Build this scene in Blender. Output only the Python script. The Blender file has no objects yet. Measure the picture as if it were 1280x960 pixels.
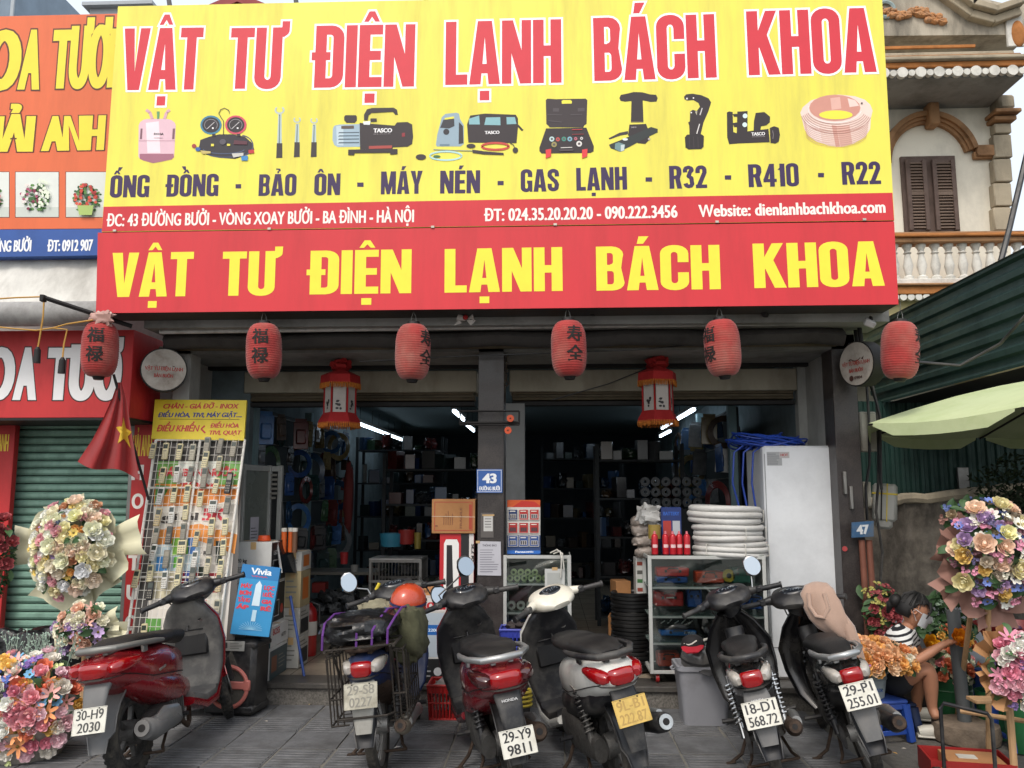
import bpy,bmesh,math,random
from mathutils import Matrix,Vector,Euler,noise as mnoise
random.seed(7)
R=math.radians
scn=bpy.context.scene
COL=scn.collection
YAW,PITCH,F_PX,EYE=R(2.5),R(7.6),1035.0,1.6
cam_d=bpy.data.cameras.new('camera'); cam=bpy.data.objects.new('camera',cam_d); COL.objects.link(cam)
cam.location=(0,0,EYE); cam.rotation_euler=(R(90)+PITCH,0,YAW)
cam_d.sensor_width=36.0; cam_d.lens=36.0*F_PX/1280.0
cam_d.clip_start=0.05; cam_d.clip_end=500
scn.camera=cam
SUN_EL,SUN_AZ=R(52),R(200)
w=bpy.data.worlds.new('World'); scn.world=w; w.use_nodes=True
nt=w.node_tree; bg=nt.nodes['Background']
sky=nt.nodes.new('ShaderNodeTexSky'); sky.sky_type='NISHITA'; sky.sun_disc=False
sky.sun_elevation=SUN_EL; sky.sun_rotation=SUN_AZ; sky.air_density=1.0; sky.dust_density=6.0; sky.ozone_density=1.0
sc_=nt.nodes.new('ShaderNodeVectorMath'); sc_.operation='SCALE'; sc_.inputs['Scale'].default_value=0.6; nt.links.new(sky.outputs[0],sc_.inputs[0])
ov_=nt.nodes.new('ShaderNodeVectorMath'); ov_.operation='ADD'; ov_.inputs[1].default_value=(5.4,5.7,5.9); nt.links.new(sc_.outputs[0],ov_.inputs[0])
nt.links.new(ov_.outputs[0],bg.inputs[0]); bg.inputs[1].default_value=0.118
sd=bpy.data.lights.new('sun','SUN'); sd.energy=1.0; sd.angle=R(14); sd.color=(1.0,0.965,0.91)
so=bpy.data.objects.new('sun',sd); COL.objects.link(so)
sdir=Vector((math.sin(SUN_AZ)*math.cos(SUN_EL),math.cos(SUN_AZ)*math.cos(SUN_EL),math.sin(SUN_EL)))
so.rotation_euler=sdir.to_track_quat('Z','Y').to_euler()
scn.view_settings.view_transform='Standard'; scn.view_settings.look='None'
scn.view_settings.exposure=0.36; scn.view_settings.gamma=1.0
CR=Euler((R(90)+PITCH,0,YAW)).to_matrix()
CP=Vector((0,0,EYE))
def ray(u,v):return CR@Vector(((u-640)/F_PX,(480-v)/F_PX,-1.0))
def at(u,v,Y):
 d=ray(u,v); return CP+d*(Y/d.y)
def gr(u,v,z=0.0):
 d=ray(u,v); return CP+d*((z-EYE)/d.z)
def xat(u,Y,v=618):return at(u,v,Y).x
def zat(v,Y,u=640):return at(u,v,Y).z
def S(h,k=1.0):
 if not isinstance(h,str):return tuple(c*k for c in h[:3])
 h=h.lstrip('#'); o=[]
 for i in (0,2,4):
  c=int(h[i:i+2],16)/255.0
  o.append((c/12.92 if c<=0.04045 else ((c+0.055)/1.055)**2.4)*k)
 return tuple(o)
class Pl:
 def __init__(s,o,ex=(1,0,0),ey=(0,0,1)):
  s.o=Vector(o); s.ex=Vector(ex).normalized(); s.ey=Vector(ey).normalized(); s.n=s.ex.cross(s.ey).normalized()
 def w(s,a,b,d=0.0):return s.o+s.ex*a+s.ey*b+s.n*d
 def px(s,u,v):
  d=ray(u,v); t=(s.o-CP).dot(s.n)/d.dot(s.n); q=CP+d*t-s.o
  return (q.dot(s.ex),q.dot(s.ey))
 def mat4(s):
  m=Matrix.Identity(4)
  for i,c in enumerate((s.ex,s.ey,s.n,s.o)):
   for j in range(3):m[j][i]=c[j]
  return m
_mats={}
def mat(name,col=(0.5,0.5,0.5),rough=0.6,metal=0.0,var=0.10,scale=5.0,bump=0.0,bscale=60.0,dirt=None,damt=0.35,dscale=2.2,src=None,emis=None,estr=0.0,spec=0.5,coat=0.0,trans=0.0,alpha=1.0,stretch=(1,1,1),sheen=0.0,thin=None,vdirt=0.0):
 if name in _mats:return _mats[name]
 m=bpy.data.materials.new(name); _mats[name]=m; m.use_nodes=True
 n=m.node_tree.nodes; L=m.node_tree.links; b=n['Principled BSDF']
 def nn(t,**k):
  q=n.new(t)
  for a,c in k.items():setattr(q,a,c)
  return q
 tc=nn('ShaderNodeTexCoord'); mp=nn('ShaderNodeMapping'); L.new(tc.outputs['Object'],mp.inputs[0]); mp.inputs['Scale'].default_value=stretch
 if src=='obj':base=nn('ShaderNodeObjectInfo').outputs['Color']
 elif src=='attr':base=nn('ShaderNodeAttribute',attribute_name='Col').outputs['Color']
 else:
  rgb=nn('ShaderNodeRGB'); rgb.outputs[0].default_value=(*S(col),1); base=rgb.outputs[0]
 if src=='obj' or src is None:
  oi=nn('ShaderNodeObjectInfo'); rnd=oi.outputs['Random']
  ad=nn('ShaderNodeVectorMath',operation='ADD'); cx=nn('ShaderNodeCombineXYZ'); mu=nn('ShaderNodeMath',operation='MULTIPLY'); mu.inputs[1].default_value=37.0
  L.new(rnd,mu.inputs[0]); L.new(mu.outputs[0],cx.inputs[0]); L.new(mp.outputs[0],ad.inputs[0]); L.new(cx.outputs[0],ad.inputs[1]); vec=ad.outputs[0]
 else:vec=mp.outputs[0]
 if var>0:
  ns=nn('ShaderNodeTexNoise'); ns.inputs['Scale'].default_value=scale; ns.inputs['Detail'].default_value=6; ns.inputs['Roughness'].default_value=0.6
  L.new(vec,ns.inputs['Vector'])
  mr=nn('ShaderNodeMapRange'); mr.inputs[1].default_value=0.3; mr.inputs[2].default_value=0.7; mr.inputs[3].default_value=1-var; mr.inputs[4].default_value=1+var
  L.new(ns.outputs[0],mr.inputs[0])
  hv=nn('ShaderNodeVectorMath',operation='SCALE'); L.new(base,hv.inputs[0]); L.new(mr.outputs[0],hv.inputs['Scale']); base=hv.outputs[0]
 if dirt is not None:
  dn=nn('ShaderNodeTexNoise'); dn.inputs['Scale'].default_value=dscale; dn.inputs['Detail'].default_value=9; dn.inputs['Roughness'].default_value=0.68
  if vdirt>0:
   m2=nn('ShaderNodeMapping'); m2.inputs['Scale'].default_value=(1,1,vdirt); L.new(vec,m2.inputs[0]); L.new(m2.outputs[0],dn.inputs['Vector'])
  else:L.new(vec,dn.inputs['Vector'])
  dr=nn('ShaderNodeMapRange'); dr.inputs[1].default_value=0.46; dr.inputs[2].default_value=0.68; dr.inputs[3].default_value=0; dr.inputs[4].default_value=damt
  L.new(dn.outputs[0],dr.inputs[0])
  mx=nn('ShaderNodeMix',data_type='RGBA'); L.new(dr.outputs[0],mx.inputs[0]); L.new(base,mx.inputs[6]); mx.inputs[7].default_value=(*S(dirt),1); base=mx.outputs[2]
  ra=nn('ShaderNodeMath',operation='MULTIPLY_ADD'); ra.inputs[1].default_value=0.5; ra.inputs[2].default_value=rough; L.new(dr.outputs[0],ra.inputs[0]); ra.use_clamp=True
  L.new(ra.outputs[0],b.inputs['Roughness'])
 L.new(base,b.inputs['Base Color'])
 if dirt is None:b.inputs['Roughness'].default_value=rough
 b.inputs['Metallic'].default_value=metal; b.inputs['Specular IOR Level'].default_value=spec
 b.inputs['Coat Weight'].default_value=coat; b.inputs['Coat Roughness'].default_value=0.08
 b.inputs['Transmission Weight'].default_value=trans; b.inputs['Alpha'].default_value=alpha; b.inputs['Sheen Weight'].default_value=sheen
 if emis is not None:
  b.inputs['Emission Color'].default_value=(*S(emis),1); b.inputs['Emission Strength'].default_value=estr
 if bump>0:
  bn=nn('ShaderNodeTexNoise'); bn.inputs['Scale'].default_value=bscale; bn.inputs['Detail'].default_value=5; L.new(vec,bn.inputs['Vector'])
  bp=nn('ShaderNodeBump'); bp.inputs['Strength'].default_value=bump; bp.inputs['Distance'].default_value=0.01
  L.new(bn.outputs[0],bp.inputs['Height']); L.new(bp.outputs[0],b.inputs['Normal'])
 return m
def glassmat(name,tint=(0.9,0.95,0.93),clear=0.82,rough=0.03):
 if name in _mats:return _mats[name]
 m=bpy.data.materials.new(name); _mats[name]=m; m.use_nodes=True
 n=m.node_tree.nodes; L=m.node_tree.links; n.remove(n['Principled BSDF'])
 t=n.new('ShaderNodeBsdfTransparent'); t.inputs[0].default_value=(*tint,1)
 g=n.new('ShaderNodeBsdfGlossy'); g.inputs['Roughness'].default_value=rough
 f=n.new('ShaderNodeLayerWeight'); f.inputs[0].default_value=0.35
 mr=n.new('ShaderNodeMapRange'); mr.inputs[3].default_value=1-clear-0.1 if clear<0.9 else 0.04; mr.inputs[4].default_value=0.9
 L.new(f.outputs['Fresnel'],mr.inputs[0])
 mx=n.new('ShaderNodeMixShader'); L.new(mr.outputs[0],mx.inputs[0]); L.new(t.outputs[0],mx.inputs[1]); L.new(g.outputs[0],mx.inputs[2])
 L.new(mx.outputs[0],n['Material Output'].inputs[0]); return m
class MB:
 def __init__(s):s.v=[]; s.f=[]; s.mi=[]; s.mats=[]; s.cur=0; s.T=None; s.fc=[]; s.c=None
 def m(s,mt):
  if mt not in s.mats:s.mats.append(mt)
  s.cur=s.mats.index(mt); return s
 def add(s,vs,fs):
  o=len(s.v)
  if s.T is not None:vs=[s.T@Vector(p) for p in vs]
  s.v+=[tuple(p) for p in vs]
  for q in fs:s.f.append([i+o for i in q]); s.mi.append(s.cur); s.fc.append(s.c)
  return s
 def box(s,c,d,b=0.0,rot=None):
  hx,hy,hz=d[0]/2,d[1]/2,d[2]/2; b=min(b,hx*.9,hy*.9,hz*.9)
  M_=(Euler(rot).to_matrix() if rot is not None else None)
  def P(x,y,z):
   p=Vector((x,y,z));
   if M_ is not None:p=M_@p
   return p+Vector(c)
  if b<=0:
   vs=[P(x,y,z) for x in (-hx,hx) for y in (-hy,hy) for z in (-hz,hz)]
   return s.add(vs,[(0,1,3,2),(4,6,7,5),(0,4,5,1),(2,3,7,6),(0,2,6,4),(1,5,7,3)])
  vs=[]; ix={}
  for sx in (-1,1):
   for sy in (-1,1):
    for sz in (-1,1):
     for k in range(3):
      q=[sx*(hx-b),sy*(hy-b),sz*(hz-b)]; q[k]=(sx*hx,sy*hy,sz*hz)[k]
      ix[(sx,sy,sz,k)]=len(vs); vs.append(P(*q))
  fs=[]
  for k in range(3):
   for sg in (-1,1):
    o=[j for j in range(3) if j!=k]; q=[]
    for a,c2 in ((-1,-1),(1,-1),(1,1),(-1,1)):
     t=[0,0,0]; t[k]=sg; t[o[0]]=a; t[o[1]]=c2; q.append(ix[(*t,k)])
    fs.append(q)
  for k in range(3):
   o=[j for j in range(3) if j!=k]
   for a in (-1,1):
    for c2 in (-1,1):
     q=[]
     for sg,kk in ((-1,o[0]),(1,o[0]),(1,o[1]),(-1,o[1])):
      t=[0,0,0]; t[k]=sg; t[o[0]]=a; t[o[1]]=c2; q.append(ix[(*t,kk)])
     fs.append(q)
  for sx in (-1,1):
   for sy in (-1,1):
    for sz in (-1,1):fs.append([ix[(sx,sy,sz,k)] for k in range(3)])
  return s.add(vs,fs)
 def bb(s,x0,x1,y0,y1,z0,z1,b=0.0):return s.box(((x0+x1)/2,(y0+y1)/2,(z0+z1)/2),(abs(x1-x0),abs(y1-y0),abs(z1-z0)),b)
 def cyl(s,a,b,r,r2=None,n=12,caps=True):
  a=Vector(a); b=Vector(b); r2=r if r2 is None else r2; d=(b-a)
  if d.length<1e-7:return s
  q=d.to_track_quat('Z','Y').to_matrix(); vs=[]
  for p,rr in ((a,r),(b,r2)):
   for i in range(n):
    t=2*math.pi*i/n; vs.append(p+q@Vector((rr*math.cos(t),rr*math.sin(t),0)))
  fs=[(i,(i+1)%n,n+(i+1)%n,n+i) for i in range(n)]
  if caps:fs+=[tuple(reversed(range(n))),tuple(range(n,2*n))]
  return s.add(vs,fs)
 def tube(s,pts,r,n=8,closed=False):
  pts=[Vector(p) for p in pts]; k=len(pts); vs=[]; up=None; rr=r if isinstance(r,(list,tuple)) else [r]*k
  for i,p in enumerate(pts):
   if closed:t=pts[(i+1)%k]-pts[i-1]
   else:t=pts[min(i+1,k-1)]-pts[max(i-1,0)]
   if t.length<1e-9:t=Vector((0,0,1))
   t.normalize()
   if up is None:up=Vector((0,0,1)) if abs(t.z)<.9 else Vector((1,0,0))
   x=up.cross(t)
   if x.length<1e-6:x=Vector((1,0,0)).cross(t)
   x.normalize(); y=t.cross(x); up=y
   for j in range(n):
    a=2*math.pi*j/n; vs.append(p+x*(rr[i]*math.cos(a))+y*(rr[i]*math.sin(a)))
  fs=[]
  for i in range(k if closed else k-1):
   for j in range(n):
    a=i*n+j; b=i*n+(j+1)%n; c=((i+1)%k)*n+(j+1)%n; d=((i+1)%k)*n+j; fs.append((a,b,c,d))
  if not closed:fs+=[tuple(reversed(range(n))),tuple(range((k-1)*n,k*n))]
  return s.add(vs,fs)
 def lathe(s,prof,n=20,o=(0,0,0),ax='z',a0=0,a1=2*math.pi):
  full=abs(a1-a0-2*math.pi)<1e-6; m_=n if full else n+1; vs=[]
  for (r_,h) in prof:
   for i in range(m_):
    t=a0+(a1-a0)*i/n; x,y=r_*math.cos(t),r_*math.sin(t)
    p={'z':(x,y,h),'y':(x,h,y),'x':(h,x,y)}[ax]; vs.append(Vector(p)+Vector(o))
  fs=[]
  for k in range(len(prof)-1):
   for i in range(n):
    j=(i+1)%m_ if full else i+1
    if prof[k][0]<1e-6 and prof[k+1][0]<1e-6:continue
    fs.append((k*m_+i,k*m_+j,(k+1)*m_+j,(k+1)*m_+i))
  return s.add(vs,fs)
 def ring(s,c,R_,r,ax='x',n=28,m_=8):
  pts=[]
  for i in range(n):
   t=2*math.pi*i/n; a,b=R_*math.cos(t),R_*math.sin(t)
   pts.append(Vector(c)+Vector({'x':(0,a,b),'y':(a,0,b),'z':(a,b,0)}[ax]))
  return s.tube(pts,r,m_,True)
 def ball(s,c,r,n=12,m_=8,rot=None):
  r=(r,r,r) if not isinstance(r,(list,tuple)) else r; vs=[]; M_=Euler(rot).to_matrix() if rot else None
  for i in range(m_+1):
   p=math.pi*i/m_
   for j in range(n):
    t=2*math.pi*j/n; q=Vector((r[0]*math.sin(p)*math.cos(t),r[1]*math.sin(p)*math.sin(t),r[2]*math.cos(p)))
    vs.append((M_@q if M_ else q)+Vector(c))
  fs=[(i*n+j,i*n+(j+1)%n,(i+1)*n+(j+1)%n,(i+1)*n+j) for i in range(m_) for j in range(n)]
  return s.add(vs,fs)
 def prism(s,poly,T,d0,d1):
  n=len(poly); vs=[T@Vector((x,y,d0)) for x,y in poly]+[T@Vector((x,y,d1)) for x,y in poly]
  return s.add(vs,[tuple(range(n)),tuple(reversed(range(n,2*n)))]+[(i,(i+1)%n,n+(i+1)%n,n+i) for i in range(n)])
 def loft(s,path,n=16,e=2.5,cres=None,caps=True):
  """path of (x, y, z, half width, half height [, exponent]): sections stand square to the path in the YZ plane"""
  k=len(path); vs=[]
  for i,q in enumerate(path):
   a=path[max(i-1,0)]; b=path[min(i+1,k-1)]
   t=Vector((b[0]-a[0],b[1]-a[1],b[2]-a[2])); t.normalize()
   up=Vector((1,0,0)).cross(t)
   if up.length<1e-4:up=Vector((0,0,1))
   up.normalize(); sd_=t.cross(up); ee=q[5] if len(q)>5 else e; c=Vector(q[:3])
   def pt(ang,w_,h_):
    ca,sa=math.cos(ang),math.sin(ang)
    return c+sd_*(w_*math.copysign(abs(ca)**(2/ee),ca))+up*(h_*math.copysign(abs(sa)**(2/ee),sa))
   if cres is None:vs+=[pt(2*math.pi*j/n,q[3],q[4]) for j in range(n)]
   else:
    h_=n//2
    vs+=[pt(math.pi*j/(h_-1),q[3],q[4]) for j in range(h_)]
    vs+=[pt(math.pi*(1-j/(h_-1)),max(q[3]-cres,.001),max(q[4]-cres,.001)) for j in range(h_)]
  fs=[(i*n+j,i*n+(j+1)%n,(i+1)*n+(j+1)%n,(i+1)*n+j) for i in range(k-1) for j in range(n)]
  if caps and cres is None:fs+=[tuple(reversed(range(n))),tuple(range((k-1)*n,k*n))]
  elif caps:
   h_=n//2
   for b0 in (0,(k-1)*n):
    for j in range(h_-1):fs.append((b0+j,b0+j+1,b0+n-2-j,b0+n-1-j))
  return s.add(vs,fs)
 def build(s,name,parent=None,ang=38,recalc=True,kind=None,loc=None,rot=None):
  me=bpy.data.meshes.new(name); me.from_pydata(s.v,[],s.f)
  for mt in s.mats:me.materials.append(mt)
  if len(s.mats)>1:me.polygons.foreach_set('material_index',s.mi)
  if any(c is not None for c in s.fc):
   at_=me.color_attributes.new('Col','FLOAT_COLOR','CORNER'); buf=[]
   for p,c in zip(s.f,s.fc):buf+=list((*(c or (1,1,1)),1.0))*len(p)
   at_.data.foreach_set('color',buf)
  if recalc:
   bm=bmesh.new(); bm.from_mesh(me); bmesh.ops.recalc_face_normals(bm,faces=bm.faces); bm.to_mesh(me); bm.free()
  if ang and ang>0:
   me.shade_smooth()
   try:me.set_sharp_from_angle(angle=R(ang))
   except Exception:pass
  o=bpy.data.objects.new(name,me); COL.objects.link(o)
  if parent is not None:o.parent=parent
  if kind:o['kind']=kind
  if loc is not None:o.location=loc
  if rot is not None:o.rotation_euler=rot
  return o
def thing(name,label,cat,group=None,loc=(0,0,0),rot=(0,0,0)):
 o=bpy.data.objects.new(name,None); COL.objects.link(o); o.empty_display_size=.1
 o.location=loc; o.rotation_euler=rot; return tag(o,label,cat,group)
def tag(o,label,cat,group=None):
 o['label']=label; o['category']=cat
 if group:o['group']=group
 return o
def part(name,me,parent,loc=(0,0,0),rot=(0,0,0),sc=None,col=None,label=None):
 o=bpy.data.objects.new(name,me); COL.objects.link(o); o.parent=parent; o.location=loc; o.rotation_euler=rot
 if sc is not None:o.scale=sc if isinstance(sc,(tuple,list)) else (sc,sc,sc)
 if col is not None:o.color=(*S(col),1)
 if label:o['label']=label
 return o
def struct(o):o['kind']='structure'; return o
_tc={}
import numpy as np
from mathutils.geometry import delaunay_2d_cdt
def contours(txt,squeeze,space):
 key=('c',txt,squeeze,space)
 if key in _tc:return _tc[key]
 cu=bpy.data.curves.new('t','FONT'); cu.body=txt; cu.size=1.0; cu.space_character=space; cu.resolution_u=3
 o=bpy.data.objects.new('t',cu); COL.objects.link(o); dg=bpy.context.evaluated_depsgraph_get(); dg.update()
 out=[]
 for sp in o.evaluated_get(dg).to_curve(dg).splines:
  bp=sp.bezier_points; n=len(bp); pts=[]
  for i in range(n):
   p0,h0,h1,p1=bp[i].co,bp[i].handle_right,bp[(i+1)%n].handle_left,bp[(i+1)%n].co
   d=(p1-p0); straight=d.length<1e-6 or (abs((h0-p0).cross(d).z)<1e-5*d.length+1e-7 and abs((h1-p0).cross(d).z)<1e-5*d.length+1e-7)
   k=1 if straight else 5
   for j in range(k):
    t=j/k; q=p0*(1-t)**3+h0*3*t*(1-t)**2+h1*3*t*t*(1-t)+p1*t**3; q=(q.x*squeeze,q.y)
    if not pts or math.hypot(q[0]-pts[-1][0],q[1]-pts[-1][1])>1e-4:pts.append(q)
  if len(pts)>2 and math.hypot(pts[0][0]-pts[-1][0],pts[0][1]-pts[-1][1])<1e-4:pts.pop()
  if len(pts)>2:out.append(pts)
 bpy.data.objects.remove(o); bpy.data.curves.remove(cu); _tc[key]=out; return out
def area2(p):return sum(p[i-1][0]*p[i][1]-p[i][0]*p[i-1][1] for i in range(len(p)))
def offset_poly(p,ox,oy):
 n=len(p); o=[]
 for i in range(n):
  ax,ay=p[i][0]-p[i-1][0],p[i][1]-p[i-1][1]; bx,by=p[(i+1)%n][0]-p[i][0],p[(i+1)%n][1]-p[i][1]
  la,lb=math.hypot(ax,ay) or 1,math.hypot(bx,by) or 1; n1=(ay/la,-ax/la); n2=(by/lb,-bx/lb)
  mx,my=n1[0]+n2[0],n1[1]+n2[1]; dn=mx*n1[0]+my*n1[1]; k=1/max(dn,.55)
  o.append((p[i][0]+mx*k*ox,p[i][1]+my*k*oy))
 return o
def glyphs(txt,sq=0.6,off=0.0,space=1.0,grow=0.0,offy=None):
 """(verts, faces) of a line of lettering: cap height 1, baseline 0, left edge 0. Overlapping outlines are merged by winding number."""
 key=(txt,sq,off,space,grow,offy)
 if key in _tc:return _tc[key]
 hk=1.0 if sq=='C' else max(y for c in contours('H',sq,1.0) for x,y in c); oy0=(off*.55 if offy is None else offy)
 raw=heavy(txt,space) if sq=='C' else contours(txt,sq,space)
 if not raw:return [],[]
 def inside(q,c):
  r_=False
  for (ax,ay),(bx,by) in zip(c,c[1:]+c[:1]):
   if (ay>q[1])!=(by>q[1]) and q[0]<(bx-ax)*(q[1]-ay)/(by-ay)+ax:r_= not r_
  return r_
 bbs=[(min(q[0] for q in c),max(q[0] for q in c),min(q[1] for q in c),max(q[1] for q in c)) for c in raw]; raw2=[]
 for i,c in enumerate(raw):
  d=sum(1 for j,o in enumerate(raw) if j!=i and bbs[j][0]<=bbs[i][0] and bbs[j][1]>=bbs[i][1] and bbs[j][2]<=bbs[i][2] and bbs[j][3]>=bbs[i][3] and all(inside(q,o) for q in c[::3]))
  raw2.append(c if (area2(c)>0)==(d%2==0) else c[::-1])
 if sq!='C':raw=raw2
 x0=min(x for c in raw for x,y in c)-off
 cl=[]
 for c in raw:
  xs=[q[0] for q in c]; ys=[q[1] for q in c]
  if sq!='C' and max(ys)<0.0 and len(c)>7 and True and abs((max(ys)-min(ys))*sq-(max(xs)-min(xs)))<.03:c=[(min(xs),min(ys)),(max(xs),min(ys)),(max(xs),max(ys)),(min(xs),max(ys))]
  c=offset_poly(c,off+grow,oy0+grow); xs=[q[0] for q in c]; cl.append([min(xs),max(xs),[c]])
 cl.sort(key=lambda q:q[0]); gr_=[]
 for q in cl:
  if gr_ and q[0]<gr_[-1][1]+1e-4:gr_[-1][1]=max(gr_[-1][1],q[1]); gr_[-1][2]+=q[2]
  else:gr_.append(q)
 k=1.0/(hk+2*oy0); V=[]; F=[]
 for _,_,cs in gr_:
  vs=[]; ed=[]
  for c in cs:
   b=len(vs); vs+=[Vector((round(x,5),round(y,5))) for x,y in c]; ed+=[(b+i,b+(i+1)%len(c)) for i in range(len(c))]
  r_=delaunay_2d_cdt(vs,ed,[],0,1e-5); ov,of=r_[0],r_[2]
  if not of:continue
  cen=np.array([[sum(ov[i].x for i in f)/len(f),sum(ov[i].y for i in f)/len(f)] for f in of]); wn=np.zeros(len(of))
  for c in cs:
   a=np.array(c); b=np.roll(a,-1,0)
   for (ax,ay),(bx,by) in zip(a,b):
    cr=(bx-ax)*(cen[:,1]-ay)-(cen[:,0]-ax)*(by-ay)
    wn+=((ay<=cen[:,1])&(by>cen[:,1])&(cr>0)).astype(int)-((ay>cen[:,1])&(by<=cen[:,1])&(cr<0)).astype(int)
  b=len(V); V+=[((p.x-x0)*k,(p.y+oy0)*k,0) for p in ov]; F+=[tuple(b+i for i in f) for f,q in zip(of,wn) if q>0]
 _tc[key]=(V,F); return V,F
PRINT=mat('flat_print',src='attr',rough=.5,var=.04,scale=9)
class PR(MB):
 def __init__(s,pl,d0=0.0008,mt=None,step=.0002):
  super().__init__(); s.pl=pl; s.d=d0; s.step=step; s.m(mt or PRINT)
 def up(s):s.d+=s.step; return s
 def P(s,pts,px):return [s.pl.px(*p) if px else p for p in pts]
 def poly(s,pts,col,px=True):
  s.c=S(col); pts=s.P(pts,px); s.add([s.pl.w(a,b,s.d) for a,b in pts],[tuple(range(len(pts)))]); return s.up()
 def rect(s,x0,y0,x1,y1,col,px=True):return s.poly([(x0,y0),(x1,y0),(x1,y1),(x0,y1)],col,px)
 def disc(s,cx,cy,rx,ry,col,px=True,n=20,a0=0.0,a1=360.0):
  return s.poly([(cx+rx*math.cos(R(a0+(a1-a0)*i/n)),cy+ry*math.sin(R(a0+(a1-a0)*i/n))) for i in range(n+(0 if a1-a0>=360 else 1))],col,px)
 def line(s,pts,w_,col,px=True):
  s.c=S(col); q=s.P(pts,px); k=w_
  if px:a,b=s.pl.px(*pts[0]),s.pl.px(pts[0][0]+1,pts[0][1]); k=w_*math.hypot(a[0]-b[0],a[1]-b[1])
  for (x0,y0),(x1,y1) in zip(q,q[1:]):
   dx,dy=x1-x0,y1-y0; l=math.hypot(dx,dy) or 1; nx,ny=-dy/l*k/2,dx/l*k/2
   s.add([s.pl.w(x0+nx,y0+ny,s.d),s.pl.w(x1+nx,y1+ny,s.d),s.pl.w(x1-nx,y1-ny,s.d),s.pl.w(x0-nx,y0-ny,s.d)],[(0,1,2,3)])
  return s.up()
 def arc(s,cx,cy,rx,ry,a0,a1,w_,col,px=True,n=20):
  return s.line([(cx+rx*math.cos(R(a0+(a1-a0)*i/n)),cy+ry*math.sin(R(a0+(a1-a0)*i/n))) for i in range(n+1)],w_,col,px)
 def text(s,txt,x0,yb,x1,yb1,cap,col,off=0.05,sq=0.6,px=True,space=1.0,outline=None,ocol='#ffffff',shear=0.0,ref=None,offy=None):
  """a line of lettering from (x0, baseline yb) to (x1, baseline yb1), cap height cap (photo pixels, or metres when px is False)"""
  if px:
   a=Vector(s.pl.px(x0,yb)); b=Vector(s.pl.px(x1,yb1)); h=(Vector(s.pl.px(x0,yb-cap))-a).length
  else:a=Vector((x0,yb)); b=Vector((x1,yb1)); h=cap
  vs,fs=glyphs(txt,sq,off,space,0.0,offy)
  if not vs:return s
  rv=glyphs(ref,sq,off,space,0.0,offy)[0] if ref else vs
  W=max(p[0] for p in rv); d=b-a; sx=d.length/W; ex=d.normalized(); ey=Vector((-ex.y,ex.x))
  for g,c_ in (((outline,ocol),) if outline else ())+((0.0,col),):
   v2,f2=glyphs(txt,sq,off,space,g,offy); s.c=S(c_)
   s.add([s.pl.w(*(a+ex*((p[0]+shear*p[1])*sx)+ey*(p[1]*h)),s.d) for p in v2],f2); s.up()
  return s
 def done(s,name,parent,**k):return s.build(name,parent,ang=0,recalc=False,**k)
def _arc(cx,cy,rx,ry,a0,a1,n=5):return [(cx+rx*math.cos(R(a0+(a1-a0)*i/n)),cy+ry*math.sin(R(a0+(a1-a0)*i/n))) for i in range(n+1)]
def _rr(x0,y0,x1,y1,rx,ry):return _arc(x1-rx,y0+ry,rx,ry,-90,0)+_arc(x1-rx,y1-ry,rx,ry,0,90)+_arc(x0+rx,y1-ry,rx,ry,90,180)+_arc(x0+rx,y0+ry,rx,ry,180,270)
def _r(x0,y0,x1,y1):return [(x0,y0),(x1,y0),(x1,y1),(x0,y1)]
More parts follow.
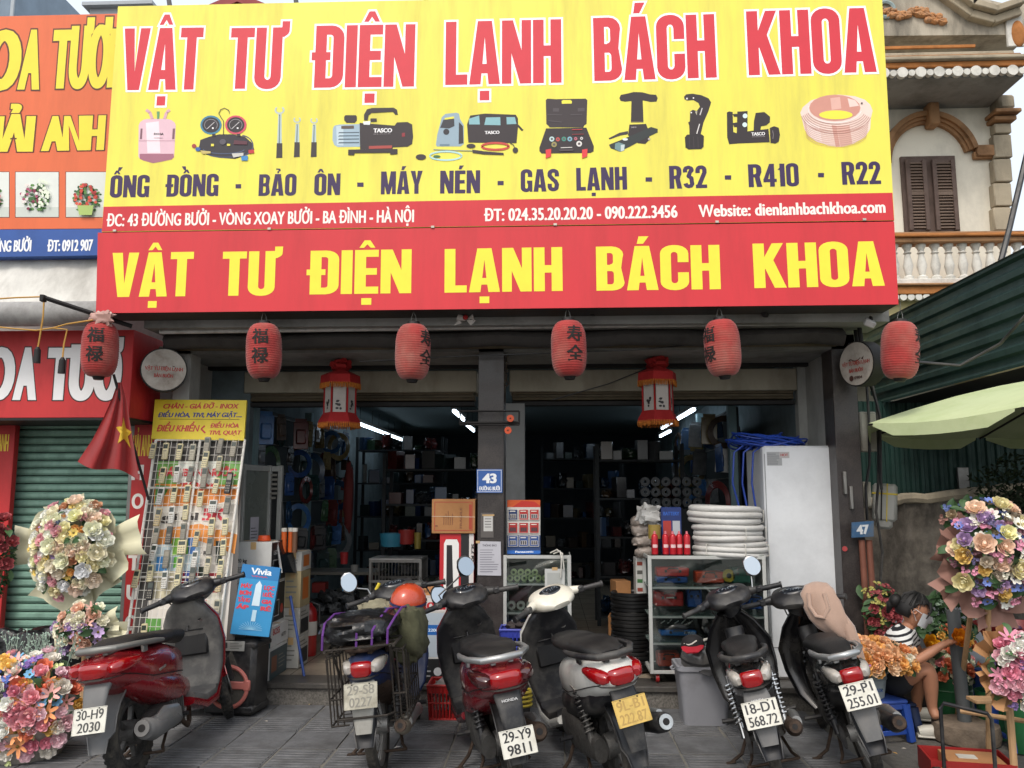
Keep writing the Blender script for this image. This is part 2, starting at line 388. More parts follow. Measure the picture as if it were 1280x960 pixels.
def _cf():
 s=.175; g={}
 g['I']=(s,[_r(0,0,s,1)],[])
 g['L']=(.36,[_r(0,0,s,1),_r(0,0,.36,.16)],[])
 g['T']=(.41,[_r(0,.84,.41,1),_r(.205-s/2,0,.205+s/2,1)],[])
 g['H']=(.46,[_r(0,0,s,1),_r(.46-s,0,.46,1),_r(0,.42,.46,.59)],[])
 g['E']=(.37,[_r(0,0,s,1),_r(0,0,.37,.16),_r(0,.84,.37,1),_r(0,.43,.345,.58)],[])
 g['N']=(.475,[_r(0,0,.155,1),_r(.32,0,.475,1),[(0,1),(.18,1),(.475,0),(.295,0)]],[])
 g['V']=(.48,[[(0,1),(.185,1),(.242,.3),(.3,1),(.48,1),(.345,0),(.135,0)]],[])
 g['A']=(.5,[[(0,0),(.135,1),(.365,1),(.5,0),(.315,0),(.295,.17),(.2,.17),(.185,0)]],[[(.214,.32),(.282,.32),(.25,.74)]])
 g['K']=(.49,[_r(0,0,s,1),[(.13,.36),(.29,.57),(.475,1),(.30,1),(.13,.58)],[(.16,.50),(.315,0),(.5,0),(.30,.66)]],[])
 g['O']=(.45,[_rr(0,-.01,.45,1.01,.21,.19)],[_rr(.172,.15,.278,.85,.053,.06)])
 g['C']=(.45,[[(.45,.39),(.278,.39)]+_arc(.225,.205,.053,.06,0,-180)+_arc(.225,.795,.053,.06,180,0)+[(.278,.62),(.45,.62)]+_arc(.24,.82,.21,.19,0,90)+_arc(.21,.82,.21,.19,90,180)+_arc(.21,.18,.21,.19,180,270)+_arc(.24,.18,.21,.19,270,360)],[])
 g['U']=(.455,[[(0,1),(s,1)]+_arc(.2275,.2,.053,.06,180,360)+[(.28,1),(.455,1)]+_arc(.245,.18,.21,.19,0,-90)+_arc(.21,.18,.21,.19,-90,-180)],[])
 dd=[(0,0),(.22,0)]+_arc(.25,.2,.2,.2,-90,0)+_arc(.25,.8,.2,.2,0,90)+[(0,1)]
 g['D']=(.45,[dd],[[(s,.15),(.23,.15)]+_arc(.23,.2,.048,.05,-90,0)+_arc(.23,.8,.048,.05,0,90)+[(s,.85)]])
 g['Đ']=(.45,[dd,_r(-.055,.44,.24,.57)],g['D'][2])
 g['B']=(.45,[[(0,0),(.25,0)]+_arc(.26,.18,.19,.18,-90,20)+_arc(.31,.5,.09,.02,0,10)+_arc(.25,.81,.185,.19,-20,90)+[(0,1)]],[[(s,.14),(.22,.14)]+_arc(.235,.2,.045,.06,-90,0)+_arc(.235,.38,.045,.06,0,90)+[(s,.44)],[(s,.58),(.215,.58)]+_arc(.225,.65,.045,.06,-90,0)+_arc(.225,.79,.045,.06,0,90)+[(s,.85)]])
 g['G']=(.45,[[(.45,.5),(.245,.5),(.245,.37),(.278,.37)]+_arc(.225,.205,.053,.06,0,-180)+_arc(.225,.795,.053,.06,180,0)+[(.278,.66),(.45,.66)]+_arc(.24,.82,.21,.19,0,90)+_arc(.21,.82,.21,.19,90,180)+_arc(.21,.18,.21,.19,180,270)+[(.30,0),(.33,.05),(.35,0),(.45,0)]],[])
 g['M']=(.6,[_r(0,0,.155,1),_r(.445,0,.6,1),[(0,1),(.21,1),(.36,0),(.24,0)],[(.39,1),(.6,1),(.36,0),(.24,0)]],[])
 g['Y']=(.48,[[(0,1),(.19,1),(.24,.62),(.29,1),(.48,1),(.325,.4),(.325,0),(.155,0),(.155,.4)]],[])
 def stroke(pts,w_):return [[(a[0]+q[0],a[1]+q[1]) for a,q in ((p0,(nx,ny)),(p1,(nx,ny)),(p1,(-nx,-ny)),(p0,(-nx,-ny)))] for p0,p1,nx,ny in ((p,q2,(q2[1]-p[1])/math.hypot(q2[0]-p[0],q2[1]-p[1])*w_/2,-(q2[0]-p[0])/math.hypot(q2[0]-p[0],q2[1]-p[1])*w_/2) for p,q2 in zip(pts,pts[1:]))]+[_arc(x,y,w_/2,w_/2,0,330,9) for x,y in pts[1:-1]]
 g['S']=(.45,stroke([(.365,.66)]+_arc(.225,.80,.14,.12,0,180)+[(.085,.7),(.2,.54),(.3,.45),(.365,.3)]+_arc(.225,.2,.14,.12,0,-180)[1:]+[(.085,.34)],.165),[])
 g['R']=(.46,[[(0,0),(s,0),(s,.42),(.215,.42),(.28,0),(.46,0),(.385,.43)]+_arc(.25,.66,.2,.17,-30,0)+_arc(.25,.8,.2,.2,0,90)+[(0,1)]],[[(s,.56),(.22,.56)]+_arc(.225,.63,.045,.06,-90,0)+_arc(.225,.79,.045,.06,0,90)+[(s,.85)]])
 g['0']=(.42,[_rr(0,-.01,.42,1.01,.19,.17)],[_rr(.155,.14,.265,.86,.05,.06)])
 g['1']=(.24,[_r(.07,0,.24,1),[(0,.74),(.1,.86),(.12,1),(.2,1),(.12,.7)]],[])
 g['2']=(.41,stroke([(.08,.66)]+_arc(.205,.80,.125,.12,180,0)+[(.33,.68),(.12,.12)],.16)+[_r(.0,0,.41,.155)],[])
 g['3']=(.41,stroke([(.08,.70)]+_arc(.2,.81,.125,.11,180,-60)+[(.2,.53),(.3,.45)]+_arc(.205,.22,.125,.14,30,-180),.155),[])
 g['4']=(.45,[_r(.22,0,.38,1),_r(0,.2,.45,.34),[(.22,1),(.30,1),(.16,.3),(0,.3)]],[])
 circ=lambda c:[(c-.125,1.05),(c-.045,1.22),(c+.045,1.22),(c+.125,1.05),(c+.052,1.05),(c,1.13),(c-.052,1.05)]
 dot=lambda c:_r(c-.078,-.25,c+.078,-.1)
 for k,b,mk in (('Â','A',[circ(.25)]),('Ậ','A',[circ(.25),dot(.25)]),('Ạ','A',[dot(.25)]),('Á','A',[[(.17,1.05),(.27,1.05),(.36,1.22),(.2,1.22)]]),('Ê','E',[circ(.19)]),('Ệ','E',[circ(.19),dot(.19)]),('Ư','U',[[(.40,.84),(.48,.84)]+_arc(.46,.95,.11,.1,-60,0)+[(.575,1.1),(.44,1.1),(.44,1.0),(.40,1.0)]])):
  w_,o,h=g[b]; g[k]=(w_+(.09 if k=='Ư' else 0),o+mk,h)
 acu=lambda c,y=1.05:[(c-.06,y),(c+.03,y),(c+.12,y+.17),(c-.03,y+.17)]
 gra=lambda c,y=1.05:[(c+.06,y),(c-.03,y),(c-.12,y+.17),(c+.03,y+.17)]
 hook=lambda c:[(c-.03,1.04),(c+.04,1.04),(c+.04,1.11),(c+.10,1.15),(c+.08,1.25),(c-.08,1.26),(c-.08,1.2),(c+.01,1.2),(c+.01,1.15),(c-.03,1.12)]
 for k,b,mk in (('Ô','O',[circ(.225)]),('Ố','O',[circ(.225),acu(.30,1.2)]),('Ồ','O',[circ(.225),gra(.15,1.2)]),('Ả','A',[hook(.25)]),('É','E',[acu(.19)])):
  w_,o,h=g[b]; g[k]=(w_,o+mk,h)
 return g
CF=_cf()
def _ccw(p):return p if area2(p)>0 else p[::-1]
def heavy(txt,gap):
 out=[]; x=0
 for ch in txt:
  w_,o,h=CF[ch]
  for c in o:out.append(([(px_+x,py_) for px_,py_ in _ccw(c)]))
  for c in h:out.append(([(px_+x,py_) for px_,py_ in _ccw(c)[::-1]]))
  x+=w_+gap
 return out
# ================================================================ the big shop sign
YS=5.9
def main_sign():
 t=thing('shop_sign_board','huge yellow and red board across the shopfront with tool pictures and large red words','signboard',loc=(0,YS,0))
 pl=Pl((0,YS,0))
 def quad(u):
  return [pl.px(*q) for q in u]
 ym=mat('sign_vinyl_yellow','#efe458',.45,var=.04,scale=1.2,bump=.12,bscale=2.5,dirt='#b3a860',damt=.4,dscale=5,vdirt=.12)
 rm=mat('sign_vinyl_red','#cf2a33',.42,var=.05,scale=1.2,bump=.12,bscale=2.5,dirt='#9a2a2c',damt=.3,dscale=4,vdirt=.15)
 fr=mat('sign_box_steel','#3a3836',.6,.3,dirt='#6b5440',damt=.4)
 T=pl.mat4(); inv=Matrix.Translation((0,-YS,0))
 b=MB(); b.T=inv; up=quad([(127,290),(1118,275.5),(1102,-12),(147.5,8)])
 b.m(fr).prism(up,T,-.28,-.004); b.m(ym).prism(up,T,-.004,0.0); b.build('upper_panel',t,ang=0)
 b=MB(); b.T=inv; lo=quad([(120,391.5),(1123,380.5),(1117.5,277),(122.5,291)])
 b.m(fr).prism(lo,T,-.28,-.004); b.m(rm).prism(lo,T,-.004,0.002); b.build('lower_panel',t,ang=0)
 b=MB(); b.T=inv
 b.m(rm).prism(quad([(127.2,289.5),(1117.6,275.3),(1115.4,241),(129.7,258.5)]),T,.0004,.0015); b.build('red_band',t,ang=0)
 b=MB(); b.T=inv; bm_=mat('bracket_zinc','#b9b3a6',.4,.6)
 for u,v in ((144,288.6),(337,286.3),(541,284),(694,281),(896,277.6),(1080,274.7)):
  a,c=pl.px(u,v); b.m(bm_).prism([(a-.012,c-.008),(a+.012,c-.008),(a+.012,c+.008),(a-.012,c+.008)],T,.0,.012); b.build('bracket',t); b=MB(); b.T=inv
 red,nav,wh,yel='#d42f3e','#35204e','#f6efe6','#f0e23c'
 p=PR(pl,.0012); p.T=inv
 for s_,x0,x1,b0,b1,c in (('VẬT',150,250,113,112,77),('TƯ',285,359,111.3,110.5,76),('ĐIỆN',388,517.5,110,108.3,77.5),('LẠNH',556.5,702,106.5,103.5,79),('BÁCH',743,896,101.5,97,79),('KHOA',936,1096,94.3,90,80)):
  p.text(s_,x0,b0,x1,b1,c,red,off=0.0,sq='C',outline=.032,space=.03); p.done('lettering',t); p=PR(pl,.0012); p.T=inv
 for s_,x0,x1,b0,b1,c in (('ỐNG',137,186,247,246.3,27.5),('ĐỒNG',206,272.5,246,245,27.5),('BẢO',323,370,245,244.4,27),('ÔN',392.5,425,244.2,243.8,27),('MÁY',476,528,243,242,28.5),('NÉN',550,600,242,241.4,28.5),('GAS',651,699,240,239,28),('LẠNH',720.6,784,238.5,237,28.5),('R32',837,884,236,235,28.5),('R410',936,999,234,232.6,28.5),('R22',1053,1101.5,231,230,28.5)):
  p.text(s_,x0,b0,x1,b1,c,nav,off=.0,sq='C',space=.045); p.done('lettering',t); p=PR(pl,.0012); p.T=inv
 for x0,x1,y in ((294.5,301.5,233),(446.5,454.5,231),(622,629.5,229),(807,815,224.5),(906,914,222),(1022.5,1030,219)):p.rect(x0,y-2.8,x1,y+2.6,nav); p.done('dash',t); p=PR(pl,.0012); p.T=inv
 p=PR(pl,.0022); p.T=inv
 p.text('ĐC: 43 ĐƯỜNG BƯỞI - VÒNG XOAY BƯỞI - BA ĐÌNH - HÀ NỘI',133,283.2,517.5,277.8,15.3,wh,off=.022,sq=.5,space=1.04); p.done('lettering',t); p=PR(pl,.0022); p.T=inv
 p.text('ĐT: 024.35.20.20.20 - 090.222.3456',605,276.7,847,272,15.3,wh,off=.022,sq=.5,space=1.04); p.done('lettering',t); p=PR(pl,.0022); p.T=inv
 p.text('Website: dienlanhbachkhoa.com',873.5,271.3,1107,266,15,wh,off=.022,sq=.5,space=1.04)
 p.done('lettering',t)
 p=PR(pl,.003); p.T=inv
 for s_,x0,x1,b0,b1,c in (('VẬT',137.5,240,371.5,370.3,55),('TƯ',276.6,352,370,369,55),('ĐIỆN',382.5,514,368.3,366.5,54.5),('LẠNH',555.6,703.4,366,363.7,54.5),('BÁCH',745.6,901,363.5,361.5,55),('KHOA',943,1106,360.3,357.3,55.5)):
  p.text(s_,x0,b0,x1,b1,c,yel,off=0.0,sq='C',space=.035); p.done('lettering',t); p=PR(pl,.003); p.T=inv
 sign_pictures(t,pl,inv)
 for u0,v0,u1,v1 in ((207,-6,213,12),(366,-6,371,8),(530,-8,533,4)):
  b=MB(); b.T=inv; a=at(u1,v1,YS+.3); c=at(u0,v0-20,YS+1.2); b.m(fr).cyl(a,c,.02,n=8); b.build('strut',t)
def sign_pictures(t,pl,inv):
 K,G,LG='#2e2429','#6d7276','#c9d3d6'
 def np():q=PR(pl,.0008); q.T=inv; return q
 X=lambda x:160+x/4.923; Y=lambda y:110+y/4.923
 def pp(p,pts,col):p.poly([(X(a),Y(b)) for a,b in pts],col)
 p=np()
 pp(p,[(66,230),(75,210),(95,196),(120,190),(240,190),(268,198),(288,214),(294,232),(284,425),(270,440),(215,452),(155,463),(95,447),(72,436),(64,420)],'#e3bdc8')
 pp(p,[(72,405),(280,405),(284,425),(270,440),(215,452),(155,463),(95,447),(72,436)],'#a4687b')
 pp(p,[(110,215),(190,205),(200,400),(120,400)],'#f3e0e6')
 pp(p,[(78,250),(90,250),(86,315),(74,315)],'#7b5560'); pp(p,[(276,250),(290,250),(286,315),(272,315)],'#7b5560')
 for q in (((112,135),(135,150),(150,190)),((258,135),(238,150),(225,190))):p.line([(X(a),Y(b)) for a,b in q],3.6,'#d9a9b4')
 pp(p,[(178,145),(196,145),(192,190),(180,190)],'#5f9a6a')
 p.text('R410A',X(160),Y(290),X(220),Y(290),2.6,K,off=.02); p.line([(X(68),Y(325)),(X(290),Y(325))],.5,'#c79aa8'); p.line([(X(160),Y(308)),(X(215),Y(308))],.5,'#8f6f7a')
 p.done('picture',t,)['label']='pink gas cylinder picture'
 p=np()
 pp(p,[(445,320),(500,300),(560,285),(640,285),(720,300),(765,340),(778,380),(740,410),(660,437),(560,430),(480,410),(430,385),(440,350)],'#2b2730')
 for r_,c in ((26,'#49506a'),(20,'#2b2730')):p.arc(X(690),Y(355),r_*.62,r_*.5,-80,120,1.4,c)
 p.arc(X(600),Y(395),24,6.5,0,180,1.5,'#3d4660'); p.arc(X(590),Y(375),26,6,10,175,1.1,'#4a5674')
 for cx,c1 in ((511,'#3c7f9e'),(664,'#d34a63')):
  p.disc(X(cx),Y(228),13.4,11.9,c1); p.disc(X(cx),Y(228),11,9.7,'#251f26'); p.arc(X(cx),Y(228),8,7,130,400,.5,'#a9a4a8'); p.line([(X(cx-24),Y(252)),(X(cx+22),Y(210))],.7,'#d8d4d6'); p.disc(X(cx+12),Y(248),1.2,1.1,'#f2f0f0')
  p.rect(X(cx+8),Y(283),X(cx+28),Y(300),K)
 p.line([(X(627),Y(158)),(X(620),Y(138)),(X(596),Y(125)),(X(570),Y(135)),(X(560),Y(158)),(X(575),Y(185)),(X(589),Y(205)),(X(588),Y(288))],.9,'#403a30')
 pp(p,[(512,345),(530,345),(530,360),(512,360)],'#e8dc50'); pp(p,[(610,345),(630,345),(630,358),(610,358)],'#e8dc50'); p.disc(X(585),Y(333),4,3.6,'#55505a')
 pp(p,[(655,322),(735,330),(735,350),(650,348)],'#5b2b38')
 p.disc(X(408),Y(358),2.8,2.6,'#a33d3a'); p.disc(X(432),Y(378),3.2,2.6,'#2f5fa6'); pp(p,[(445,385),(510,392),(510,404),(460,408)],'#c9b56d'); pp(p,[(640,405),(712,400),(712,418),(650,430)],'#c9c7c0')
 pp(p,[(742,385),(775,380),(778,402),(745,406)],'#c02f3a'); pp(p,[(698,422),(740,418),(738,448),(700,448)],'#3b86c4')
 p.done('picture',t)
 p=np()
 for cx,y0,y1,y2,w_ in ((933,112,340,430,17),(1041,172,334,425,16),(1145,176,334,424,16)):
  pp(p,[(cx-8,y0+48),(cx+12,y0+48),(cx+13,y1),(cx-15,y1)],'#b7c9c9'); pp(p,[(cx-2,y0+60),(cx+4,y0+60),(cx+2,y1),(cx-6,y1)],'#6c7f80')
  s_=1.0 if w_==17 else .75; p.arc(X(cx),Y(y0+24),5.2*s_,4.2*s_,-50,230,2.2*s_,'#c5d2cf')
  pp(p,[(cx-w_,y1),(cx+w_,y1),(cx+w_,y2),(cx-w_-4,y2+2)],'#332b2d'); p.disc(X(cx),Y(y0+56),.7,.7,'#333333')
  if w_!=16 or cx<1100:p.done('picture',t); p=np()
 p.done('picture',t)
 X=lambda x:410+x/4.923
 p=np()
 def pp(p,pts,col):p.poly([(X(a),Y(b)) for a,b in pts],col)
 pp(p,[(30,250),(40,232),(70,225),(195,222),(197,362),(60,364),(38,350),(28,320)],'#9fb6c4')
 pp(p,[(50,236),(95,230),(95,355),(55,352)],'#c0d2da')
 for y in (272,292,312,334):pp(p,[(70,y),(192,y-1),(192,y+5),(62,y+7)],'#4e5d6a')
 pp(p,[(195,215),(410,232),(425,212),(490,210),(518,225),(524,300),(518,345),(490,362),(400,366),(395,378),(198,378)],'#2c2226')
 pp(p,[(100,178),(108,168),(172,168),(178,178),(178,200),(165,215),(115,215),(100,200)],'#2c2226'); pp(p,[(82,234),(160,232),(160,250),(82,252)],'#5a4a40')
 pp(p,[(222,165),(240,132),(270,124),(405,122),(425,135),(430,165),(415,165),(400,148),(268,155),(250,170),(245,200),(222,200)],'#2c2226')
 pp(p,[(215,208),(262,204),(258,228),(220,226)],'#e9eef0'); pp(p,[(262,188),(300,188),(300,208),(262,210)],'#2c2226')
 pp(p,[(252,358),(394,354),(394,372),(252,376)],'#a8423b'); pp(p,[(455,278),(474,276),(474,300),(455,302)],'#8e2430')
 pp(p,[(125,380),(428,376),(428,408),(385,412),(380,400),(165,402),(160,416),(125,414)],'#2c2226')
 p.text('TASCO',X(280),Y(276),X(395),Y(274),5.2,'#f2f0f0',off=.04,sq=.8); p.text('BLACK',X(282),Y(288),X(390),Y(286),1.2,'#9a9294',off=.0,sq=1.2)
 p.done('picture',t)
 p=np()
 pp(p,[(664,350),(672,290),(688,230),(700,180),(722,160),(790,152),(806,158),(812,190),(836,230),(836,345),(815,360),(670,360)],'#93aab8')
 pp(p,[(720,185),(775,175),(775,200),(716,196)],'#f1e649'); pp(p,[(710,196),(776,188),(778,235),(745,250),(690,245)],'#33343a'); p.disc(X(728),Y(270),3.8,3.8,'#2a2a30')
 pp(p,[(806,210),(830,235),(834,340),(804,345)],'#2d2a30'); pp(p,[(688,346),(748,345),(748,356),(688,357)],'#6b8494')
 pp(p,[(856,225),(875,170),(965,158),(1155,165),(1168,185),(1170,230),(1160,340),(864,336)],'#2c2226')
 pp(p,[(868,190),(930,170),(935,225),(868,225)],'#86b6bd'); pp(p,[(972,182),(1060,180),(1062,230),(962,228)],'#86b6bd'); pp(p,[(1098,180),(1150,180),(1160,222),(1100,225)],'#86b6bd')
 p.line([(X(1168),Y(230)),(X(1198),Y(262))],2.4,'#2c2226')
 p.arc(X(725),Y(418),20,5.4,0,360,2.2,'#b7dede'); p.line([(X(650),Y(380)),(X(790),Y(386)),(X(890),Y(388))],1.1,'#7e8a80'); pp(p,[(888,380),(960,390),(1080,400),(1082,414),(960,410),(890,400)],'#33292d')
 p.disc(X(572),Y(426),6.5,3.6,'#33292d'); p.arc(X(1030),Y(360),17,4.2,0,360,2.8,'#c8473a'); p.disc(X(880),Y(358),5.6,2.8,'#33292d'); p.line([(X(1120),Y(340)),(X(1140),Y(350)),(X(1152),Y(375))],1,'#33292d'); p.disc(X(1153),Y(384),3.4,3.6,'#33292d')
 p.disc(X(670),Y(422),4.5,1.6,'#39704a'); p.text('TASCO',X(965),Y(286),X(1056),Y(284),4,'#f2f0f0',off=.04,sq=.8)
 p.done('picture',t)
 X=lambda x:670+x/5.565; Y=lambda y:110+y/5.565
 def pp(p,pts,col):p.poly([(X(a),Y(b)) for a,b in pts],col)
 p=np()
 pp(p,[(68,85),(80,74),(135,78),(345,74),(357,85),(352,250),(335,262),(330,275),(95,275),(85,262),(72,250)],'#33292c')
 pp(p,[(178,90),(190,84),(240,84),(250,92),(248,108),(180,110)],'#f1e649')
 for q in ([(118,140),(160,140),(160,165),(118,165)],[(290,140),(338,138),(338,162),(290,165)],[(80,180),(180,185),(180,190),(80,188)],[(240,182),(322,182),(322,188),(240,190)],[(85,225),(180,235),(180,242),(85,232)]):pp(p,q,'#4b4347')
 pp(p,[(70,282),(350,276),(402,405),(400,440),(380,452),(40,456),(24,440),(24,415)],'#2a2024')
 for x,y,r_,c in ((110,356,3.2,'#bcd6d4'),(152,358,2.5,'#c94a44'),(194,356,2.9,'#3c8a78'),(235,356,3,'#7fb2c4'),(276,354,2,'#c96a7a'),(317,352,1.8,'#ddd8d6'),(126,395,3.4,'#9a8f55'),(300,390,3.6,'#e0dcd8')):
  p.disc(X(x),Y(y),r_,r_,c); p.disc(X(x),Y(y),r_*.45,r_*.45,'#5a5052')
 p.line([(X(250),Y(292)),(X(322),Y(290))],1,'#c03a3e'); p.line([(X(250),Y(325)),(X(332),Y(323))],1,'#8b3438'); pp(p,[(160,430),(265,425),(255,440),(165,442)],'#4a4044'); p.line([(X(172),Y(418)),(X(252),Y(415))],.9,'#e6e2dc')
 for x in (68,320):pp(p,[(x,432),(x+38,425),(x+36,478),(x,492)],'#e0383e')
 p.done('picture',t)
 p=np()
 pp(p,[(580,70),(590,48),(620,42),(680,28),(740,30),(790,44),(835,48),(847,70),(838,95),(800,98),(750,88),(670,90),(620,96),(588,90)],'#2b2124')
 pp(p,[(664,88),(742,88),(748,240),(660,240)],'#2b2124'); p.line([(X(662),Y(236)),(X(748),Y(236))],.6,'#8a7a58')
 pp(p,[(650,255),(765,250),(785,300),(790,360),(760,390),(710,385),(640,330)],'#2b2124'); pp(p,[(505,350),(580,312),(640,300),(640,322),(590,330),(512,358)],'#3a3134')
 pp(p,[(507,395),(620,350),(800,272),(846,285),(846,310),(780,340),(650,410),(580,442),(520,420)],'#28302f'); pp(p,[(550,388),(575,378),(620,395),(614,435),(586,444),(548,425)],'#6f8f92'); pp(p,[(590,398),(616,394),(612,434),(590,442)],'#c3d0d0')
 p.disc(X(620),Y(358),3.4,1.6,'#dfe6e4'); p.text('TASCO',X(660),Y(280),X(698),Y(278),1.6,'#b9b0b2',off=.02,sq=.9); p.disc(X(786),Y(356),1.5,1.5,'#b9b0a4')
 p.done('picture',t)
 p=np()
 pp(p,[(1030,60),(1045,44),(1090,40),(1150,50),(1200,72),(1218,100),(1200,160),(1165,240),(1145,325),(1068,325),(1066,262),(1058,240),(1070,232),(1072,165),(1090,152),(1118,160),(1140,130),(1130,105),(1095,85),(1050,88),(1032,78)],'#2b2124')
 pp(p,[(1122,160),(1118,190),(1106,165)],'#b4ae9a'); p.line([(X(1138),Y(250)),(X(1118),Y(318))],1.1,'#e9e4e0'); p.disc(X(1050),Y(74),1.1,1.1,'#e9e4e0'); p.disc(X(1095),Y(70),1,1,'#e9e4e0'); p.disc(X(1080),Y(172),1,1,'#e9e4e0')
 pp(p,[(1035,345),(1050,325),(1150,322),(1168,335),(1165,410),(1150,425),(1060,428),(1040,415)],'#231b1e')
 for x in (1065,1095,1125):p.line([(X(x),Y(340)),(X(x+3),Y(418))],.7,'#40363a')
 p.line([(X(1156),Y(140)),(X(1140),Y(190))],1.3,'#cfc8c8'); p.done('picture',t)
 X=lambda x:890+x/5.818; Y=lambda y:110+y/5.818
 def pp(p,pts,col):p.poly([(X(a),Y(b)) for a,b in pts],col)
 p=np()
 pp(p,[(108,178),(125,170),(150,175),(155,320),(180,330),(180,405),(125,410),(110,360)],'#2b2124'); pp(p,[(184,172),(258,168),(258,325),(180,330)],'#2b2124'); pp(p,[(150,190),(186,188),(186,210),(160,210)],'#2b2124'); pp(p,[(150,255),(186,250),(186,285),(160,285)],'#2b2124')
 pp(p,[(178,325),(410,298),(420,395),(180,404)],'#2b2124'); pp(p,[(305,240),(318,182),(380,175),(422,210),(420,250),(395,272),(355,280),(352,310),(302,312)],'#2b2124'); pp(p,[(420,292),(450,278),(485,290),(494,340),(485,392),(460,405),(425,400)],'#2b2124')
 p.disc(X(240),Y(204),3,3,'#d5e8ea'); p.disc(X(238),Y(268),3,3,'#d5e8ea'); p.line([(X(440),Y(310)),(X(446),Y(340)),(X(442),Y(372))],.7,'#8a8084')
 p.text('TASCO',X(287),Y(348),X(386),Y(344),4,'#f2f0f0',off=.04,sq=.8); p.line([(X(290),Y(357)),(X(385),Y(354))],.5,'#9a9294'); p.done('picture',t)
 p=np()
 pp(p,[(642,180),(660,140),(720,90),(820,60),(920,48),(1040,60),(1110,85),(1150,120),(1168,165),(1155,220),(1150,300),(1110,360),(1030,405),(940,428),(850,420),(760,390),(700,350),(672,300),(655,230)],'#f0d8cc')
 pp(p,[(870,270),(905,275),(930,425),(900,428)],'#d9a596'); pp(p,[(905,275),(1000,270),(1020,405),(935,428)],'#e2b5a6'); pp(p,[(680,240),(780,270),(800,395),(720,360),(690,300)],'#f6e4dc')
 p.disc(X(893),Y(145),32,16.5,'#d29484'); pp(p,[(860,75),(930,66),(940,150),(870,160)],'#e2b2a4'); pp(p,[(985,75),(1040,90),(1070,130),(1000,140)],'#f1d4ca')
 p.disc(X(900),Y(196),21,5.6,'#f1e649'); p.arc(X(893),Y(150),33.5,18,10,190,1.2,'#f8eae4')
 for k in range(5):p.arc(X(903),Y(165+4*k),36+2.0*k,17+2.2*k,14,170,.55,'#b27264')
 for k in range(9):p.arc(X(903),Y(205+14*k),43-k*.35,19.5,20,160,.45,'#c58d80')
 p.disc(X(1088),Y(112),1.2,1.0,'#4a3030'); p.done('picture',t)
main_sign()
# ================================================================ ground and pavement
asph=mat('asphalt','#55534f',.9,var=.22,scale=30,bump=.5,bscale=160,dirt='#6d675e',damt=.6,dscale=1.3)
struct(MB().m(asph).box((0,40,-.06),(300,300,.1)).build('ground',ang=0))
conc=mat('joint_mortar','#77746c',.95,var=.2,scale=40,bump=.3)
pav=struct(MB().m(conc).bb(-4.6,2.02,3.0,6.52,-.02,-.001).build('pavement',ang=0))
slate=mat('slate_tile','#67686a',.6,var=.28,scale=7,bump=.6,bscale=24,dirt='#3d3b39',damt=.55,dscale=2.2)
TS=.36
def tile_mesh(ribs):
 b=MB().m(slate); s_=TS-.009
 if not ribs:b.box((0,0,-.004),(s_,s_,.02),.003)
 else:
  b.box((0,0,-.008),(s_,s_,.018),.002)
  for k in range(7):b.box((0,-s_/2+.028+k*.049,.003),(s_-.02,.026,.008),.003)
 o=b.build('tile',pav); me=o.data; bpy.data.objects.remove(o); return me
tm=[tile_mesh(0),tile_mesh(1)]
for j in range(10):
 for i in range(19):
  x=-4.6+TS*(i+.5)+.012; y=6.52-TS*(j+.5)
  if x+TS/2>2.06 or y<3.2:continue
  part('tile',tm[1 if j in (1,3) else 0],pav,(x,y,random.uniform(-.002,.0025)),(random.uniform(-.004,.004),random.uniform(-.004,.004),random.choice((0,math.pi)) if j not in (1,3) else 0))
lf=mat('scrap',src='obj',rough=.8)
lm=MB().m(lf); lm.add([(-.02,0,.004),(0,-.008,.008),(.022,0,.003),(.002,.01,.006)],[(0,1,2,3)]); lmo=lm.build('scrap'); lme=lmo.data; bpy.data.objects.remove(lmo)
for k,(u,v,c,s_) in enumerate(((490,742+148,'#d9b9a4',1),(388,881,'#c8b48a',1.3),(333,902,'#d8cfc2',.8),(497,935,'#e2e0da',1.4),(1118,942,'#c99a4a',1.2),(1095,921,'#b48a3a',1.0),(1150,934,'#9a958c',1.0),(1130,936,'#d6cfc0',.7))):
 g=gr(u,v,.006); o=part('paper_scrap',lme,None,g,(0,0,k*1.3),s_,c); tag(o,['small pink scrap lying on the pavement before the step','tan scrap on the ribbed tiles in front of the doorway step','pale crumb of paper near the speaker on the paving','white scrap beside the kickstand of the cargo motorbike','orange fallen petal on the asphalt by the blue stool','yellow fallen petal near the blue stool legs','grey scrap on the asphalt before the woman','cream scrap on the asphalt left of the red box'][k],'litter')
# ================================================================ the shop
HW,XL,YF,YB=2.75,-3.08,6.62,7.40; XR=xat(1079,YF)
wallg=mat('painted_wall','#a9aaa6',.8,var=.08,scale=4,dirt='#6d6a63',damt=.5,dscale=2.0,vdirt=.4,bump=.12)
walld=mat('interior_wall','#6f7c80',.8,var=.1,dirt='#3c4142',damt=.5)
gran=mat('dark_granite','#332e2d',.32,var=.45,scale=90,dirt='#57504b',damt=.35,dscale=6,bump=.05)
terr=mat('speckled_kerb','#6c6862',.6,var=.55,scale=70,dirt='#3f3c38',damt=.6,dscale=7,bump=.2)
cream=mat('shutter_box_paint','#a39c8b',.6,.1,var=.08,scale=3,dirt='#6a6254',damt=.5,dscale=3,vdirt=.5)
brown=mat('shutter_steel','#665c4a',.55,.4,var=.12,dirt='#3a342c',damt=.5)
soff=mat('soffit_paint','#8b8b88',.85,var=.12,scale=3,dirt='#4f4b47',damt=.7,dscale=1.6,bump=.1)
tarp=mat('awning_canvas','#3d3a38',.8,var=.2,scale=6,dirt='#24211f',damt=.6,bump=.3)
steel=mat('dull_steel','#8c8b88',.45,.7,var=.15,dirt='#5b5148',damt=.5)
